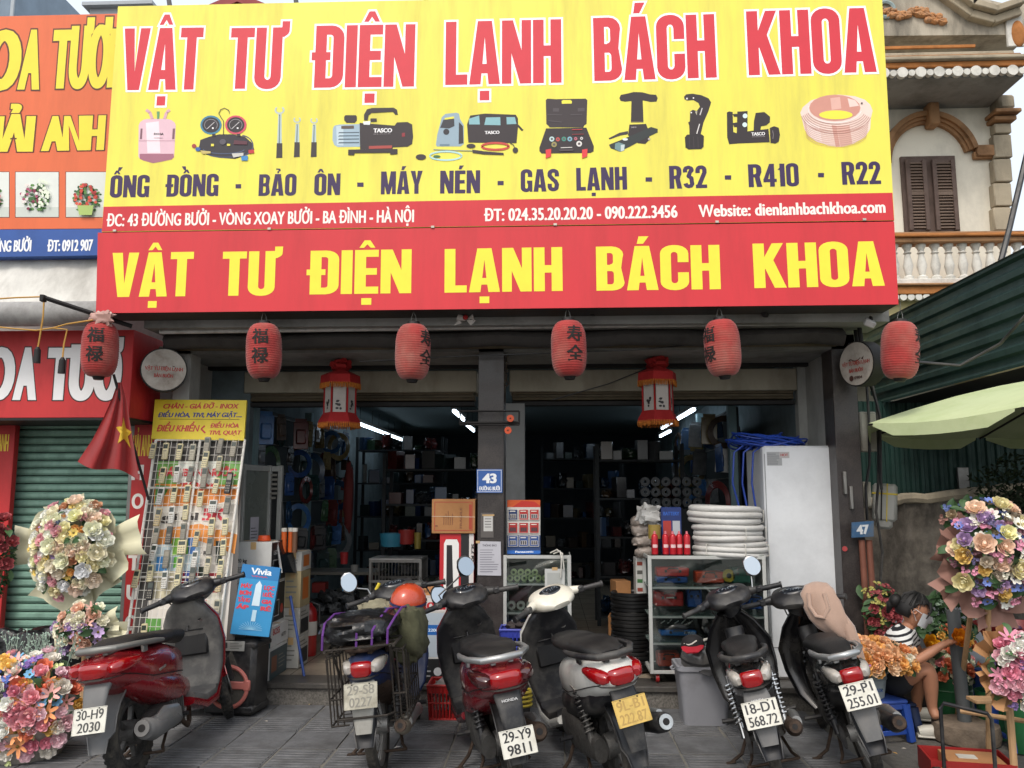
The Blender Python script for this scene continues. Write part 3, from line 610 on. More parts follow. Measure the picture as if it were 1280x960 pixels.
pipew=mat('white_pipe','#b9b8b4',.4,var=.08,dirt='#76716a',damt=.6,dscale=8)
flr=mat('floor_tile','#9c8f7e',.28,var=.06,scale=3,dirt='#6d6357',damt=.5)
dark=mat('dark_steel','#211f1f',.6,.3,var=.2)
shop=thing('shop_building','dark open shopfront with two bays under the red and yellow sign','building',loc=(0,YF,0))
def sb(name,mt,x0,x1,y0,y1,z0,z1,b=.0,par=shop):
 m_=MB().m(mt); m_.T=Matrix.Translation((0,-YF,0)); m_.bb(x0,x1,y0,y1,z0,z1,b); return m_.build(name,par)
o=sb('floor',flr,XL-.2,XR-.02,6.63,18.1,.02,.166)
fb=MB().m(mat('grout','#5d554b',.8)); fb.T=Matrix.Translation((0,-YF,0))
for k in range(1,12):fb.bb(XL+k*.5,XL+k*.5+.006,6.8,16,.1660,.1672)
for k in range(18):fb.bb(XL,XR-.05,6.8+k*.5,6.806+k*.5,.1661,.1674)
fb.build('floor_joints',shop,ang=0)
sb('step_edge',mat('step_granite','#45423f',.4,var=.3,scale=50,dirt='#6b655c',damt=.5,bump=.1),-3.3,XR-.02,6.50,6.80,.125,.17,.008)
sb('step_riser',terr,-3.3,XR-.03,6.525,6.70,-.01,.1245,.004)
zc=zat(507,YB)
for x0,x1,nm in ((xat(597,YF),xat(630,YF),'mid'),(XR-.19,XR,'right')):
 h0=.168
 sb('pillar',gran,x0,x1,YF,YF+.3 if nm=='mid' else YF+.24,h0,HW+.12,.004)
pr_=sb('corner_post',wallg,XL,XL+.14,YF,YF+.2,.168,HW+.1,.004)
sb('door_jamb',mat('jamb_paint','#8c8d8c',.7,var=.06,dirt='#5c5852',damt=.4),xat(632,YB),xat(656,YB),YB,YB+.12,.17,zc+.02)
sb('side_wall',wallg,XR-.16,XR-.04,YF+.24,YB,.17,HW)
sb('side_wall',wallg,XL-.1,XL,YF+.2,YB+.0,.17,HW)
xw=xat(322,YB)
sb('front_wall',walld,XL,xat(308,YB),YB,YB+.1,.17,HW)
sb('front_wall',wallg,xat(1003,YB),XR-.16,YB,YB+.1,.17,HW)
sb('ceiling_slab',soff,XL-.1,XR,YF,YB+.1,HW+.001,HW+.16)
sb('canopy_soffit',soff,XL-.05,2.55,6.18,YF,HW+.13,HW+.25)
sb('beam',dark,XL,XR-.16,YB-.10,YB-.04,zat(462,YB),HW)
for x0,x1 in ((xat(300,YB),xat(595,YB)),(xat(637,YB),xat(1002,YB))):
 sb('shutter_housing',cream,x0,x1,YB-.02,YB+.35,zat(490,YB),zat(463,YB),.006)
 r_=sb('rolled_shutter',brown,x0+.02,x1-.02,YB+.03,YB+.2,zc+.05,zat(490,YB)-.002,.01)
 m_=MB().m(brown); m_.T=Matrix.Translation((0,-YF,0))
 for k in range(2):m_.cyl((x0+.03,YB+.02,zc+.065+k*.05),(x1-.03,YB+.02,zc+.065+k*.05),.017,n=8)
 m_.build('shutter_slats',shop); sb('shutter_bar',dark,x0+.02,x1-.02,YB+.01,YB+.1,zc,zc+.04,.004)
zr=zat(424,6.45)
m_=MB().m(tarp); m_.T=Matrix.Translation((0,-YF,0)); pts=[]
prof=[(.085+.006*math.sin(k*2.1),a) for k,a in enumerate([i*2*math.pi/14 for i in range(14)])]
vs=[]; xs=[XL+.02+i*(5.35/22) for i in range(23)]
for i,x in enumerate(xs):
 sag=.012*math.sin(i*1.3)+.008*math.sin(i*3.1)
 for r_,a in prof:vs.append((x,6.45+r_*1.1*math.cos(a),zr+sag+r_*math.sin(a)*.8))
m_.add(vs,[(i*14+j,i*14+(j+1)%14,(i+1)*14+(j+1)%14,(i+1)*14+j) for i in range(22) for j in range(14)]); m_.build('rolled_awning',shop)
m_=MB().m(pipew); m_.T=Matrix.Translation((0,-YF,0)); m_.cyl(at(200,415,6.28),at(1030,403,6.28),.018,n=10); m_.build('awning_pipe',shop)
m_=MB().m(brown); m_.T=Matrix.Translation((0,-YF,0)); m_.cyl(at(200,436,6.56),at(1045,430,6.56),.02,n=8); m_.build('awning_rail',shop)
m_=MB().m(steel); m_.T=Matrix.Translation((0,-YF,0)); m_.cyl(at(205,440,6.7),at(1010,437,6.7),.014,n=8); m_.build('rail',shop)
for (u0,v0,u1,v1) in ((222,393,250,408),(955,392,970,402),(560,392,575,399),(740,391,752,398)):
 m_=MB().m(dark); m_.T=Matrix.Translation((0,-YF,0)); m_.cyl(at(u0,v0,6.12),at(u1,v1,6.5),.022,n=6); m_.build('canopy_arm',shop)
sb('upper_wall',wallg,XL,2.3,6.9,7.1,HW+.17,4.95)
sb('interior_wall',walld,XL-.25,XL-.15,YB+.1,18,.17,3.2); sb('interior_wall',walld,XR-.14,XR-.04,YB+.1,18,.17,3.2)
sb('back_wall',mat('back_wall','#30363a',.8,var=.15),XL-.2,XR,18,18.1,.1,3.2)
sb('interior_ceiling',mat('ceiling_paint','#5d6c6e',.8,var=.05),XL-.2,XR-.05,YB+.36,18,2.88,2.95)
t=thing('red_roof','dark red gabled roof peeping over the top of the yellow board','roof',loc=(0,9,0))
rr=mat('red_sheet_roof','#8c2f30',.6,var=.1,dirt='#5a2524',damt=.4); m_=MB().m(rr); m_.T=Matrix.Translation((0,-9,0))
a,b_,c=at(246,12,9),at(297,-10,9),at(350,12,9)
for p,q in ((a,b_),(b_,c)):m_.add([p,q,q+Vector((0,3,0)),p+Vector((0,3,0)),p-Vector((0,0,.12)),q-Vector((0,0,.12)),q+Vector((0,3,-.12)),p+Vector((0,3,-.12))],[(0,1,2,3),(4,5,6,7),(0,1,5,4),(3,2,6,7)])
m_.build('roof_sheet',t); m_=MB().m(rr); m_.T=Matrix.Translation((0,-9,0)); m_.add([a-Vector((-.1,-.1,.1)),c-Vector((.1,-.1,.1)),b_+Vector((0,.1,-.1))],[(0,1,2)])
m_.m(wallg).bb(a.x+.1,c.x-.1,9.15,12,0,a.z-.1); m_.build('gable',t)
t=thing('tower_block','grey glass tower block far behind the orange flower board','building',loc=(at(8,0,60).x,60,0))
tx=at(8,0,60).x; tz=at(10,-60,60).z
gl=mat('tower_glass','#6f7f8d',.2,.3,var=.2,scale=.4); cw=mat('tower_concrete','#a7adb2',.8,var=.06)
m_=MB().m(gl); m_.bb(-9,.7+.0,0,12,0,tz); m_.build('glass_wall',t,ang=0)
m_=MB().m(cw)
for k in range(int(tz/3.2)+1):m_.bb(-9.1,.8,-.15,0,k*3.2,k*3.2+.7)
m_.build('floor_bands',t,ang=0)
m_=MB().m(cw)
for k in range(7):m_.bb(.85-1.6*k-.25,.85-1.6*k,-.3,-.16,0,tz)
m_.build('mullions',t,ang=0)
t=thing('rooftop_slab','pale flat rooftop edge just above the left end of the board','building',loc=(0,12,0)); m_=MB().m(cw); m_.T=Matrix.Translation((0,-12,0))
a,b_=at(112,18,12),at(140,8,12); m_.bb(a.x,b_.x+.6,12,14,0,b_.z-.03); m_.build('wall',t); m_=MB().m(cw); m_.T=Matrix.Translation((0,-12,0)); m_.bb(a.x-.08,b_.x+.7,11.9,14.1,b_.z-.028,b_.z+.03); m_.build('cornice',t)
# ================================================================ the flower shop on the left
fsb=thing('flower_shop_building','closed flower shop with green roller shutter between red lettered strips','building',loc=(-4,6.9,0))
def fb_(name,mt,x0,x1,y0,y1,z0,z1,b=0.0,par=fsb):
 m_=MB().m(mt); m_.T=Matrix.Translation((4,-6.9,0)); m_.bb(x0,x1,y0,y1,z0,z1,b); return m_.build(name,par)
redp=mat('red_panel','#c02a2c',.5,var=.06,dirt='#7e2423',damt=.4,dscale=4,vdirt=.3)
YL=6.85
fb_('wall',wallg,-6.2,XL-.12,7.05,7.3,0,5.0); fb_('step',terr,-6.2,XL-.02-.23,6.7,7.04,-.01,.10,.006)
xs0,xs1=xat(14,YL),xat(160,YL)
grn=mat('green_shutter_paint','#80a595',.45,.15,var=.07,scale=4,dirt='#3c4f45',damt=.55,dscale=2.4,vdirt=.4)
sh=MB().m(dark); sh.T=Matrix.Translation((4,-6.9,0)); sh.bb(xs0-.02,xs1+.02,YL+.06,YL+.1,.1,2.42); sh=sh.build('roller_shutter',fsb)
sl=MB().m(grn); W_=xs1-xs0; hh=.066
pf=[(0,0),(-.012,.006),(-.02,.02),(-.018,.046),(-.006,.058),(0,.060)]
vs=[(x,y,z) for x in (-W_/2,W_/2) for y,z in pf]+[(x,.012,z) for x in (-W_/2,W_/2) for z in (0,.06)]
n_=len(pf); sl.add(vs,[(i,i+1,n_+i+1,n_+i) for i in range(n_-1)]+[tuple(range(n_))+(13,12),tuple(range(n_,2*n_))+(15,14),(12,13,15,14)])
so_=sl.build('slat',sh,ang=30); sme=so_.data; bpy.data.objects.remove(so_)
for k in range(35):part('slat',sme,sh,((xs0+xs1)/2+4,YL+.045-6.9,.11+k*hh))
fb_('shutter_rail',steel,xs0-.035,xs0-.001,YL-.02,YL+.06,.1,2.4,.003); fb_('shutter_rail',steel,xs1+.001,xs1+.035,YL-.02,YL+.06,.1,2.4,.003)
YV=6.74; pv=Pl((0,YV,0))
t=thing('vertical_sign','narrow red vertical strip with white capitals beside the remote rack','sign',loc=(0,YV,0)); inv=Matrix.Translation((0,-YV,0))
m_=MB().m(redp); m_.T=inv; m_.bb(xat(163,YV)+.0,XL-.14,YV,YV+.06,.12,zat(519,YV),.004); m_.build('panel',t)
p=PR(pv); p.T=inv
for ch,u,v in (('H',171,591),('O',171,627),('A',168.5,666),('T',166.5,704),('U',164.5,741),('O',162.5,779),('I',161,816)):p.text(ch,u-7,v+9,u+8,v+9,19,'#f0ece6',off=.05,sq=.9); p.done('lettering',t); p=PR(pv); p.T=inv
p.text('HẢI ANH',165,570,189,570,26,'#f2cf3a',off=.02,sq=.35); p.done('lettering',t)
t=thing('vertical_sign','narrow red strip at the left edge beside the green shutter','sign',loc=(0,YV,0))
m_=MB().m(redp); m_.T=inv; m_.bb(-4.9,xat(13,YV),YV,YV+.06,.12,zat(519,YV),.004); m_.build('panel',t)
p=PR(pv); p.T=inv; p.text('HẢI ANH',-14,564,10,564,21,'#f2cf3a',off=.02,sq=.35); p.done('lettering',t)
YR=6.3; pr=Pl((0,YR,0)); inv=Matrix.Translation((0,-YR,0))
t=thing('flower_shop_board','red board with large white letters above the green shutter','signboard',loc=(0,YR,0))
m_=MB().m(redp); m_.T=inv; x1=xat(165,YR,460); z0,z1=zat(520,YR),zat(408,YR); m_.bb(-5.6,x1,YR,YR+.5,z0,z1,.004); m_.build('panel',t)
m_=MB().m(dark); m_.T=inv; m_.bb(-5.62,x1+.012,YR-.012,YR+.52,z0-.02,z0-.001); m_.build('bottom_trim',t)
p=PR(pr); p.T=inv
for s_,u0,u1 in (('HO',-52,16),('A',16,45),('TƯƠ',56,150)):p.text(s_,u0,500,u1,500,65,'#e6e6e6',off=.05,sq=.5,outline=.018,ocol='#3a1714'); p.done('lettering',t); p=PR(pr); p.T=inv
p.text('',0,0,1,0,1,'#000000')
p2=Pl((x1+.001,YR,0),(0,1,0),(0,0,1)); p=PR(p2); p.T=inv; p.text('TƯƠNG',.06,2.34,.5,2.34,.2,'#e6e6e6',off=.05,sq=.45); p.done('lettering',t)
YO=6.1; po=Pl((0,YO,0)); inv=Matrix.Translation((0,-YO,0)); T=po.mat4()
t=thing('flower_shop_board','orange board with yellow letters and flower photographs above the awning','signboard',loc=(0,YO,0))
om=mat('sign_vinyl_orange','#e06a3a',.45,var=.04,scale=3,dirt='#a8553a',damt=.3,dscale=3,vdirt=.15); bl=mat('sign_vinyl_blue','#2c56a0',.45,var=.04,dirt='#2a3c66',damt=.3)
def q(u):return [po.px(*k) for k in u]
m_=MB().m(om); m_.T=inv; m_.prism(q([(-70,287),(136,285.5),(150,17),(-70,22)]),T,-.12,0); m_.build('panel',t)
m_=MB().m(bl); m_.T=inv; m_.prism(q([(-70,322),(134,319),(136,286),(-70,287.6)]),T,-.12,.001); m_.build('blue_strip',t)
p=PR(po); p.T=inv
p.text('HO',-58,113,23,112.5,74,'#f2dc3c',off=.045,sq=.45,outline=.02,ocol='#5a2c14'); p.text('A',22,112,49,112,74,'#f2dc3c',off=.045,sq=.45,outline=.02,ocol='#5a2c14')
p.text('TƯƠNG',62,111,186,108.5,73,'#f2dc3c',off=.045,sq=.45,outline=.02,ocol='#5a2c14')
p.text('HẢI',-30,190,41,189.6,44,'#f2dc3c',off=.045,sq=.5,outline=.02,ocol='#5a2c14'); p.text('ANH',52,189,130,187.5,43,'#f2dc3c',off=.045,sq=.5,outline=.02,ocol='#5a2c14')
p.text('ỜNG BƯỞI',-8,315,39,314.2,14,'#eef0f2',off=.03,sq=.5); p.text('ĐT: 0912 907',59,314.5,116,313.5,14,'#eef0f2',off=.03,sq=.5); p.done('lettering',t)
for k,(u0,u1) in enumerate(((-36,12),(19,74),(82,136))):
 p=PR(po); p.T=inv; p.rect(u0,272,u1,214.5,'#4a2a20'); p.rect(u0+.7,271.3,u1-.7,215.2,'#dfe3dc'); p.rect(u0+.7,271.3,u1-.7,259,'#c9cfc6')
 rg=random.Random(k); cx=(u0+u1)/2
 for _ in range(70):
  a=rg.uniform(0,6.28); r_=rg.random()**.5; u,v=cx+r_*(15+3*(k==2))*math.cos(a),248+r_*18*math.sin(a); p.disc(u,v,rg.uniform(1.5,3.2),rg.uniform(1,2.2),rg.choice(('#3f6b35','#5c8a45','#2f5530')),n=6)
 for _ in range(44 if k!=1 else 26):
  a=rg.uniform(0,6.28); r_=rg.random()**.5; u,v=cx+(3 if k==1 else 0)*-2+r_*15*math.cos(a),247+r_*16*math.sin(a); p.disc(u,v,2.1,1.9,rg.choice(('#c8402e','#d9553a','#a82a2a') if k!=1 else ('#7d2140','#a34a6a','#e6dfd8')),n=7)
 if k==1:
  for _ in range(26):p.disc(cx+rg.uniform(4,16),rg.uniform(222,260),1.6,2.2,'#e4ecd6',n=6)
 if k==2:p.poly([(cx-10,258),(cx+10,258),(cx+8,270),(cx-8,270)],'#a9c26c')
 p.done('picture',t)
t=thing('canvas_awning','dirty white canvas awning rolled between the orange and red boards','awning',loc=(-4,6.2,0))
cv=mat('white_canvas','#cfcdc6',.8,var=.08,scale=4,dirt='#8f8b84',damt=.6,dscale=2.5,vdirt=.3,bump=.25,bscale=9)
m_=MB().m(cv); m_.T=Matrix.Translation((4,-6.2,0)); nx,nz=26,8; vs=[]
za,zb=zat(318,6.2),zat(372,5.98)
for i in range(nx+1):
 for j in range(nz+1):
  x=-5.7+i*(xat(124,6.1)+5.7)/nx; f=j/nz; vs.append((x,6.2-.2*f+.02*math.sin(i*1.7+f*2)*math.sin(f*3.1),za+(zb-za)*f))
m_.add(vs,[(i*(nz+1)+j,(i+1)*(nz+1)+j,(i+1)*(nz+1)+j+1,i*(nz+1)+j+1) for i in range(nx) for j in range(nz)]); m_.build('canvas',t)
m_=MB().m(mat('canvas_roll','#a09f9d',.6,var=.1,dirt='#55524f',damt=.6,dscale=3)); m_.T=Matrix.Translation((4,-6.2,0)); m_.cyl((-5.7,6.06,zat(384,6.0)),(xat(121,6.1)-.02,6.06,zat(384,6.0)),.098,n=20); m_.build('roll',t)
t=thing('support_arm','dark steel arm sticking out below the left end of the sign','bracket',loc=at(165,408,6.05)); a=at(165,408,6.05)
m_=MB().m(dark); m_.cyl((0,0,0),at(52,371,5.75)-a,.018,n=6); m_.build('bar',t); m_=MB().m(dark); m_.box(at(54,373,5.75)-a,(.03,.05,.05),.004); m_.build('hook',t)
yw=mat('yellow_wire','#b78a3c',.6,var=.1)
for k,pts in enumerate(([(-10,374),(20,372),(50,371),(55,376),(54,395),(50,420),(47,437)],[(-10,408),(20,411),(45,413),(66,410),(84,405),(116,400)],[(66,410),(84,412),(80,430),(78,450)])):
 m_=MB().m(yw); pp_=[at(u,v,5.85) for u,v in pts]; m_.tube(pp_,.006,6); o=m_.build('light_wire'); tag(o,['yellow wire drooping from the steel arm with a bulb socket','yellow wire strung along the top of the red flower board','short yellow wire hanging in front of the red flower board'][k],'wire')
 if k!=1:
  u,v=pts[-1]; a=at(u,v,5.85); m_=MB().m(dark); m_.cyl(a,a-Vector((0,0,.1)),.022,.026,n=12); m_.cyl(a+Vector((0,0,.02)),a,.01,.02,n=10); o=m_.build('bulb_socket'); tag(o,['black empty bulb socket under the steel arm','','black empty bulb socket before the letter T of the red board'][k],'lamp socket')
# ================================================================ the old villa behind on the right
YW,YP=11.0,10.1
villa=thing('old_villa','weathered old villa with arched window, orange mouldings and balcony balustrade','building',loc=(5,YW,0))
vi=Matrix.Translation((-5,-YW,0))
stucco=mat('old_stucco','#e2dccb',.85,var=.06,scale=2,dirt='#98948a',damt=.5,dscale=1.2,vdirt=.6,bump=.15)
grimy=mat('grimy_stucco','#a89c86',.9,var=.15,scale=3,dirt='#3e3b38',damt=.7,dscale=1.6,vdirt=.35,bump=.4)
ochre=mat('ochre_trim','#b5743a',.75,var=.12,scale=4,dirt='#6b4a30',damt=.6,dscale=3,bump=.2)
obr=mat('brown_trim','#9c744e',.7,var=.12,dirt='#4c3a2c',damt=.6,dscale=3)
white=mat('white_trim','#d6d3ca',.8,var=.1,dirt='#77736b',damt=.5,dscale=4,bump=.2)
wood=mat('old_brown_paint','#5b4a42',.7,var=.12,dirt='#3a302b',damt=.5,dscale=4)
pw=Pl((0,YW,0)); pp_=Pl((0,YP,0)); TW=pw.mat4(); TP=pp_.mat4()
def vb(name,mt,u0,v0,u1,v1,Y,d0,d1,b=.01,par=villa):
 a,c=at(u0,v0,Y),at(u1,v1,Y); m_=MB().m(mt); m_.T=vi; m_.bb(a.x,c.x,Y-d1,Y-d0,min(a.z,c.z),max(a.z,c.z),b); return m_.build(name,par)
xr=at(1256,220,YW).x
m_=MB().m(stucco); m_.T=vi; m_.bb(2.4,xr,YW,YW+6,0,at(1200,105,YW).z); m_.build('wall',villa)
u0,v0,u1,v1=1124,197,1199,292
vb('window_frame',wood,u0,v0,u1,v1,YW,-.02,.04,.005)
for k,(a,c) in enumerate(((1129,1159),(1162,1195))):
 f=vb('shutter_leaf',wood,a,201,c,291,YW,.041,.06,.004)
 A,C_=at(a,205,YW),at(c,288,YW); nl=22
 m_=MB().m(mat('louvre_paint','#6d5c50',.7,var=.1,dirt='#4a3d35',damt=.5)); m_.T=vi
 for j in range(nl):
  z=C_.z+(A.z-C_.z)*(j+.5)/nl
  if j==nl//2:m_.box(((A.x+C_.x)/2,YW-.075,z),(C_.x-A.x-.05,.03,.05)); continue
  m_.box(((A.x+C_.x)/2,YW-.075,z),(C_.x-A.x-.08,.008,.034),rot=(R(-38),0,0))
 m_.build('louvres',villa)
 for e in (A.x+.02,C_.x-.02):
  m_=MB().m(wood); m_.T=vi; m_.bb(e-.028,e+.028,YW-.095,YW-.061,C_.z-.02,A.z+.02,.004); m_.build('stile',villa)
cx,cz=pw.px(1160,205); ru=(pw.px(1221,205)[0]-cx)
m_=MB().m(obr); m_.T=vi; Rz=pw.px(1160,143)[1]-cz
for k,(s0,s1,d) in enumerate(((1.0,.90,.13),(.90,.84,.09),(.84,.78,.06))):
 pts=[(cx+ru*s0*math.cos(a),cz+Rz*s0*math.sin(a)) for a in [math.pi*i/24 for i in range(2,25)]]; pin=[(cx+ru*s1*math.cos(a),cz+Rz*s1*math.sin(a)) for a in [math.pi*i/24 for i in range(2,25)]]
 for i in range(22):m_.prism([pts[i],pts[i+1],pin[i+1],pin[i]],TW,.001,d)
m_.build('arch_moulding',villa)
vb('arch_moulding',obr,1216,185,1242,198,YW,.001,.11); vb('arch_moulding',obr,1214,192,1240,200,YW,.001,.07,.01); vb('keystone',obr,1153,135,1168,163,YW,.002,.2,.02)
for k,(a,c) in enumerate(((291,262),(261,232),(231,202),(201,172),(171,158))):vb('pilaster_block',grimy,1238,a,1258,c+.6,YW,-.2,.12,.012)
vb('capital',obr,1233,158,1261,152,YW,-.25,.2,.012); vb('capital',obr,1231,151.5,1263,146,YW,-.3,.28,.012); vb('capital',grimy,1238,145.5,1256,128,YW,-.2,.25,.03)
ez=at(1200,95,YP).z; er=at(1283,95,YP).x
def eb(name,mt,z0,z1,y0,xr_=er,b=.01):
 m_=MB().m(mt); m_.T=vi; m_.bb(2.3,xr_,y0,YW+4,z0,z1,b); return m_.build(name,villa)
zz=lambda v,Y=YP:at(1200,v,Y).z
eb('eave_slab',soff,zz(95),zz(82),YP+.05); eb('eave_moulding',ochre,zz(82)+.001,zz(75),YP+.02,er+.02); eb('eave_moulding',grimy,zz(75)+.001,zz(70.5),YP-.04,er+.06); eb('eave_moulding',obr,zz(70.5)+.001,zz(64),YP+.06,er); eb('eave_moulding',grimy,zz(64)+.001,zz(58),YP+.12,er-.05)
sc_=MB().m(white); sc_.cyl((0,-.03,0),(0,.03,0),.068,n=14); sco=sc_.build('scallop',villa); scm=sco.data; bpy.data.objects.remove(sco)
sc2=MB().m(white); sc2.cyl((0,-.03,0),(0,.03,0),.042,n=12); sco=sc2.build('scallop',villa); scm2=sco.data; bpy.data.objects.remove(sco)
for k in range(18):part('scallop',scm if k%2==0 else scm2,villa,(at(1104+k*11.5,90,YP).x-5,YP-YW+.0,zz(91 if k%2 else 90)))
m_=MB().m(mat('parapet_stucco','#b4ab9a',.9,var=.12,scale=2.5,dirt='#2b2927',damt=.9,dscale=1.1,vdirt=.25,bump=.4)); m_.T=vi
pa=[pw.px(*k) for k in ((1040,60),(1272,58),(1275,10),(1240,20),(1215,14),(1180,-10),(1150,-34),(1060,-60),(1000,-60))]; m_.prism(pa,TW,-.4,.3); m_.build('parapet',villa)
m_=MB().m(grimy); m_.T=vi
for (a,c) in (((1272,8),(1240,19)),((1240,19),(1212,11)),((1212,11),(1150,-34)),((1150,-34),(1060,-60))):
 p0,p1=at(*a,YW-.35),at(*c,YW-.35); d=p1-p0; ra=-math.atan2(d.z,d.x); m_.box((p0+p1)/2+Vector((0,0,.02)),(d.length+.06,.30,.09),.012,rot=(0,ra,0)); m_.box((p0+p1)/2+Vector((0,.04,-.09)),(d.length+.02,.2,.11),.012,rot=(0,ra,0))
m_.build('parapet_coping',villa)
vb('orange_band',ochre,1100,63,1218,56.5,YW-.3,.001,.03,.005)
vb('panel_frame',white,1258,60,1276,22,YW-.3,.002,.04,.01); m_=MB().m(ochre); m_.T=vi; c_=at(1273,42,YW-.34); m_.ball(c_,(.09,.03,.19),14,8); m_.build('oval_ornament',villa)
rg=random.Random(5); m_=MB().m(mat('relief_ochre','#b98355',.85,var=.3,scale=30,dirt='#8b8478',damt=.6,dscale=9))
m_.T=vi
for k in range(70):
 u=rg.uniform(1100,1180); v=27-(1180-u)*.12+rg.uniform(-6,2)-(6 if 1135<u<1158 else 0); m_.ball(at(u,v,YW-.32),(rg.uniform(.03,.08),.05,rg.uniform(.02,.045)),7,5,rot=(0,rg.uniform(-.8,.8),0))
o=m_.build('relief_ornament',villa); m_=MB().m(mat('medallion','#8fa0a0',.7)); m_.T=vi; m_.ring(at(1107,12,YW-.32),.11,.028,'y',18,6); m_.build('medallion',villa)
YBAL=10.2; zb=lambda v:at(1200,v,YBAL).z
def bb_(name,mt,v0,v1,y0,y1,b=.01):
 m_=MB().m(mt); m_.T=vi; m_.bb(2.4,6.2,y0,y1,zb(v0),zb(v1),b); return m_.build(name,villa)
bb_('balustrade_rail',obr,305,299,YBAL-.1,YBAL+.12); bb_('balustrade_rail',ochre,299-.1,295,YBAL-.14,YBAL+.16); bb_('balustrade_rail',obr,294.8,292,YBAL-.1,YBAL+.12)
bb_('balustrade_base',white,357,349.5,YBAL-.08,YBAL+.1); bb_('balcony_slab',ochre,371,357.2,YBAL-.16,YW); bb_('balcony_slab',obr,361,358,YBAL-.2,YBAL-.161)
H_=zb(305)-zb(349.5)
bl_=MB().m(white); bl_.lathe([(.0,0),(.062,0),(.062,.05),(.035,.07),(.045,.1),(.062,.2),(.055,.3),(.034,.38),(.03,.42),(.05,.44),(.05,.47),(.03,.49),(.04,H_-.06),(.06,H_-.04),(.06,H_),(0,H_)] if H_>.6 else [(0,0),(.06,0),(.06,.04),(.035,.06),(.06,H_*.4),(.032,H_*.72),(.05,H_*.76),(.032,H_*.8),(.045,H_-.05),(.06,H_-.03),(.06,H_),(0,H_)],12)
bo=bl_.build('baluster',villa); bme=bo.data; bpy.data.objects.remove(bo)
for k in range(13):part('baluster',bme,villa,(at(1118+17.2*k-17,330,YBAL).x-5,YBAL-YW+.01,zb(349.5)))
for k in range(22):part('scallop',scm2,villa,(at(1104+k*9.5,374,YBAL).x-5,YBAL-YW-.12,zb(374)))
m_=MB().m(mat('pale_yellow_wall','#cfc08c',.85,var=.06,dirt='#948a6c',damt=.4)); m_.T=vi; m_.bb(2.4,6.2,YBAL+.0,YW,zb(470),zb(371.4)); m_.build('lower_wall',villa)
# ================================================================ green sheet metal shed
def corr(mt,o,eu,ev,lu,lv,pitch,amp,along='u'):
 b=MB().m(mt); n_=int(lv/pitch)*6; eu=Vector(eu).normalized(); ev=Vector(ev).normalized(); nn_=eu.cross(ev); vs=[]
 for i in range(n_+1):
  f=i%6; d=amp*(0,.0,.9,1.0,.9,.0)[f] if True else 0; q_=Vector(o)+ev*(lv*i/n_)+nn_*d
  vs+=[q_,q_+eu*lu]
 b.add(vs,[(2*i,2*i+1,2*i+3,2*i+2) for i in range(n_)]); return b
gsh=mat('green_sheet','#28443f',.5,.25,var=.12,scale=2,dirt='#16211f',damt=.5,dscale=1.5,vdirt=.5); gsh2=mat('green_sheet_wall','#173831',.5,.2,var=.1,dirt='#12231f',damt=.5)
shed=thing('metal_shed','dark green corrugated metal shed beside the shop under the villa balcony','shed',loc=(3.9,9.6,0)); si=Matrix.Translation((-3.9,-9.6,0))
A=at(1085,403,9.9); B=at(1330,315,6.2); zt=(A.z+B.z)/2; C_=at(1085,507,9.9)
b=corr(gsh,(A.x,9.9,C_.z),Vector((B.x-A.x,6.2-9.9,0)),(-.13,0,1),(Vector((B.x-A.x,6.2-9.9))).length,zt-C_.z,.135,-.035)
b.T=None; b.v=[tuple(si@Vector(q_)) for q_ in b.v]; b.build('side_sheet',shed,recalc=False)
m_=MB().m(gsh); m_.T=si; e=Vector((B.x,6.2,zt)); f=Vector((A.x,9.9,zt)); ins=Vector((2.5,1.2,.25))
m_.add([f-Vector((.13,0,-.0)),e-Vector((.13,0,0)),e+ins,f+ins],[(0,1,2,3)]); m_.build('roof_sheet',shed)
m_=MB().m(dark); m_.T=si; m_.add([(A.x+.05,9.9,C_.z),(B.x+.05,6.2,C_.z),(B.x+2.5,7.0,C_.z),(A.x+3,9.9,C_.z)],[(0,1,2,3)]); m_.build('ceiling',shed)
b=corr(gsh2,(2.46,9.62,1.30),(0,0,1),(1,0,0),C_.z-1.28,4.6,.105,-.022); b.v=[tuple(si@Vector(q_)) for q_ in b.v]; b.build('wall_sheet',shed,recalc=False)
m_=MB().m(steel); m_.T=si; m_.box(at(1204,601,9.58),(.12,.04,.3),.005); m_.build('hinge',shed)
t=thing('stone_wall','stained grey masonry wall below the green shed behind the woman','wall',loc=(4,9.3,0)); ti=Matrix.Translation((-4,-9.3,0))
dw=mat('stained_masonry','#6f685f',.95,var=.55,scale=4.5,dirt='#24201d',damt=.95,dscale=2.3,vdirt=.5,bump=.8,bscale=12)
m_=MB().m(dw); m_.T=ti; nx=40; rg=random.Random(3)
top=[at(1085+i*7,632-i*.75+rg.uniform(-2,2),9.3) for i in range(nx)]
vs=[]
for i,q_ in enumerate(top):
 for j in range(7):z=q_.z*j/6; vs.append((q_.x if i else 2.46,9.3+rg.uniform(-.03,.03)-(.05 if j==6 else 0),z))
m_.add(vs,[(i*7+j,(i+1)*7+j,(i+1)*7+j+1,i*7+j+1) for i in range(nx-1) for j in range(6)]); m_.build('masonry',t,ang=60)
m_=MB().m(grimy); m_.T=ti; m_.tube([Vector((q_.x,9.27,q_.z+.02)) for q_ in top[::2]],.06,8); m_.build('coping',t)
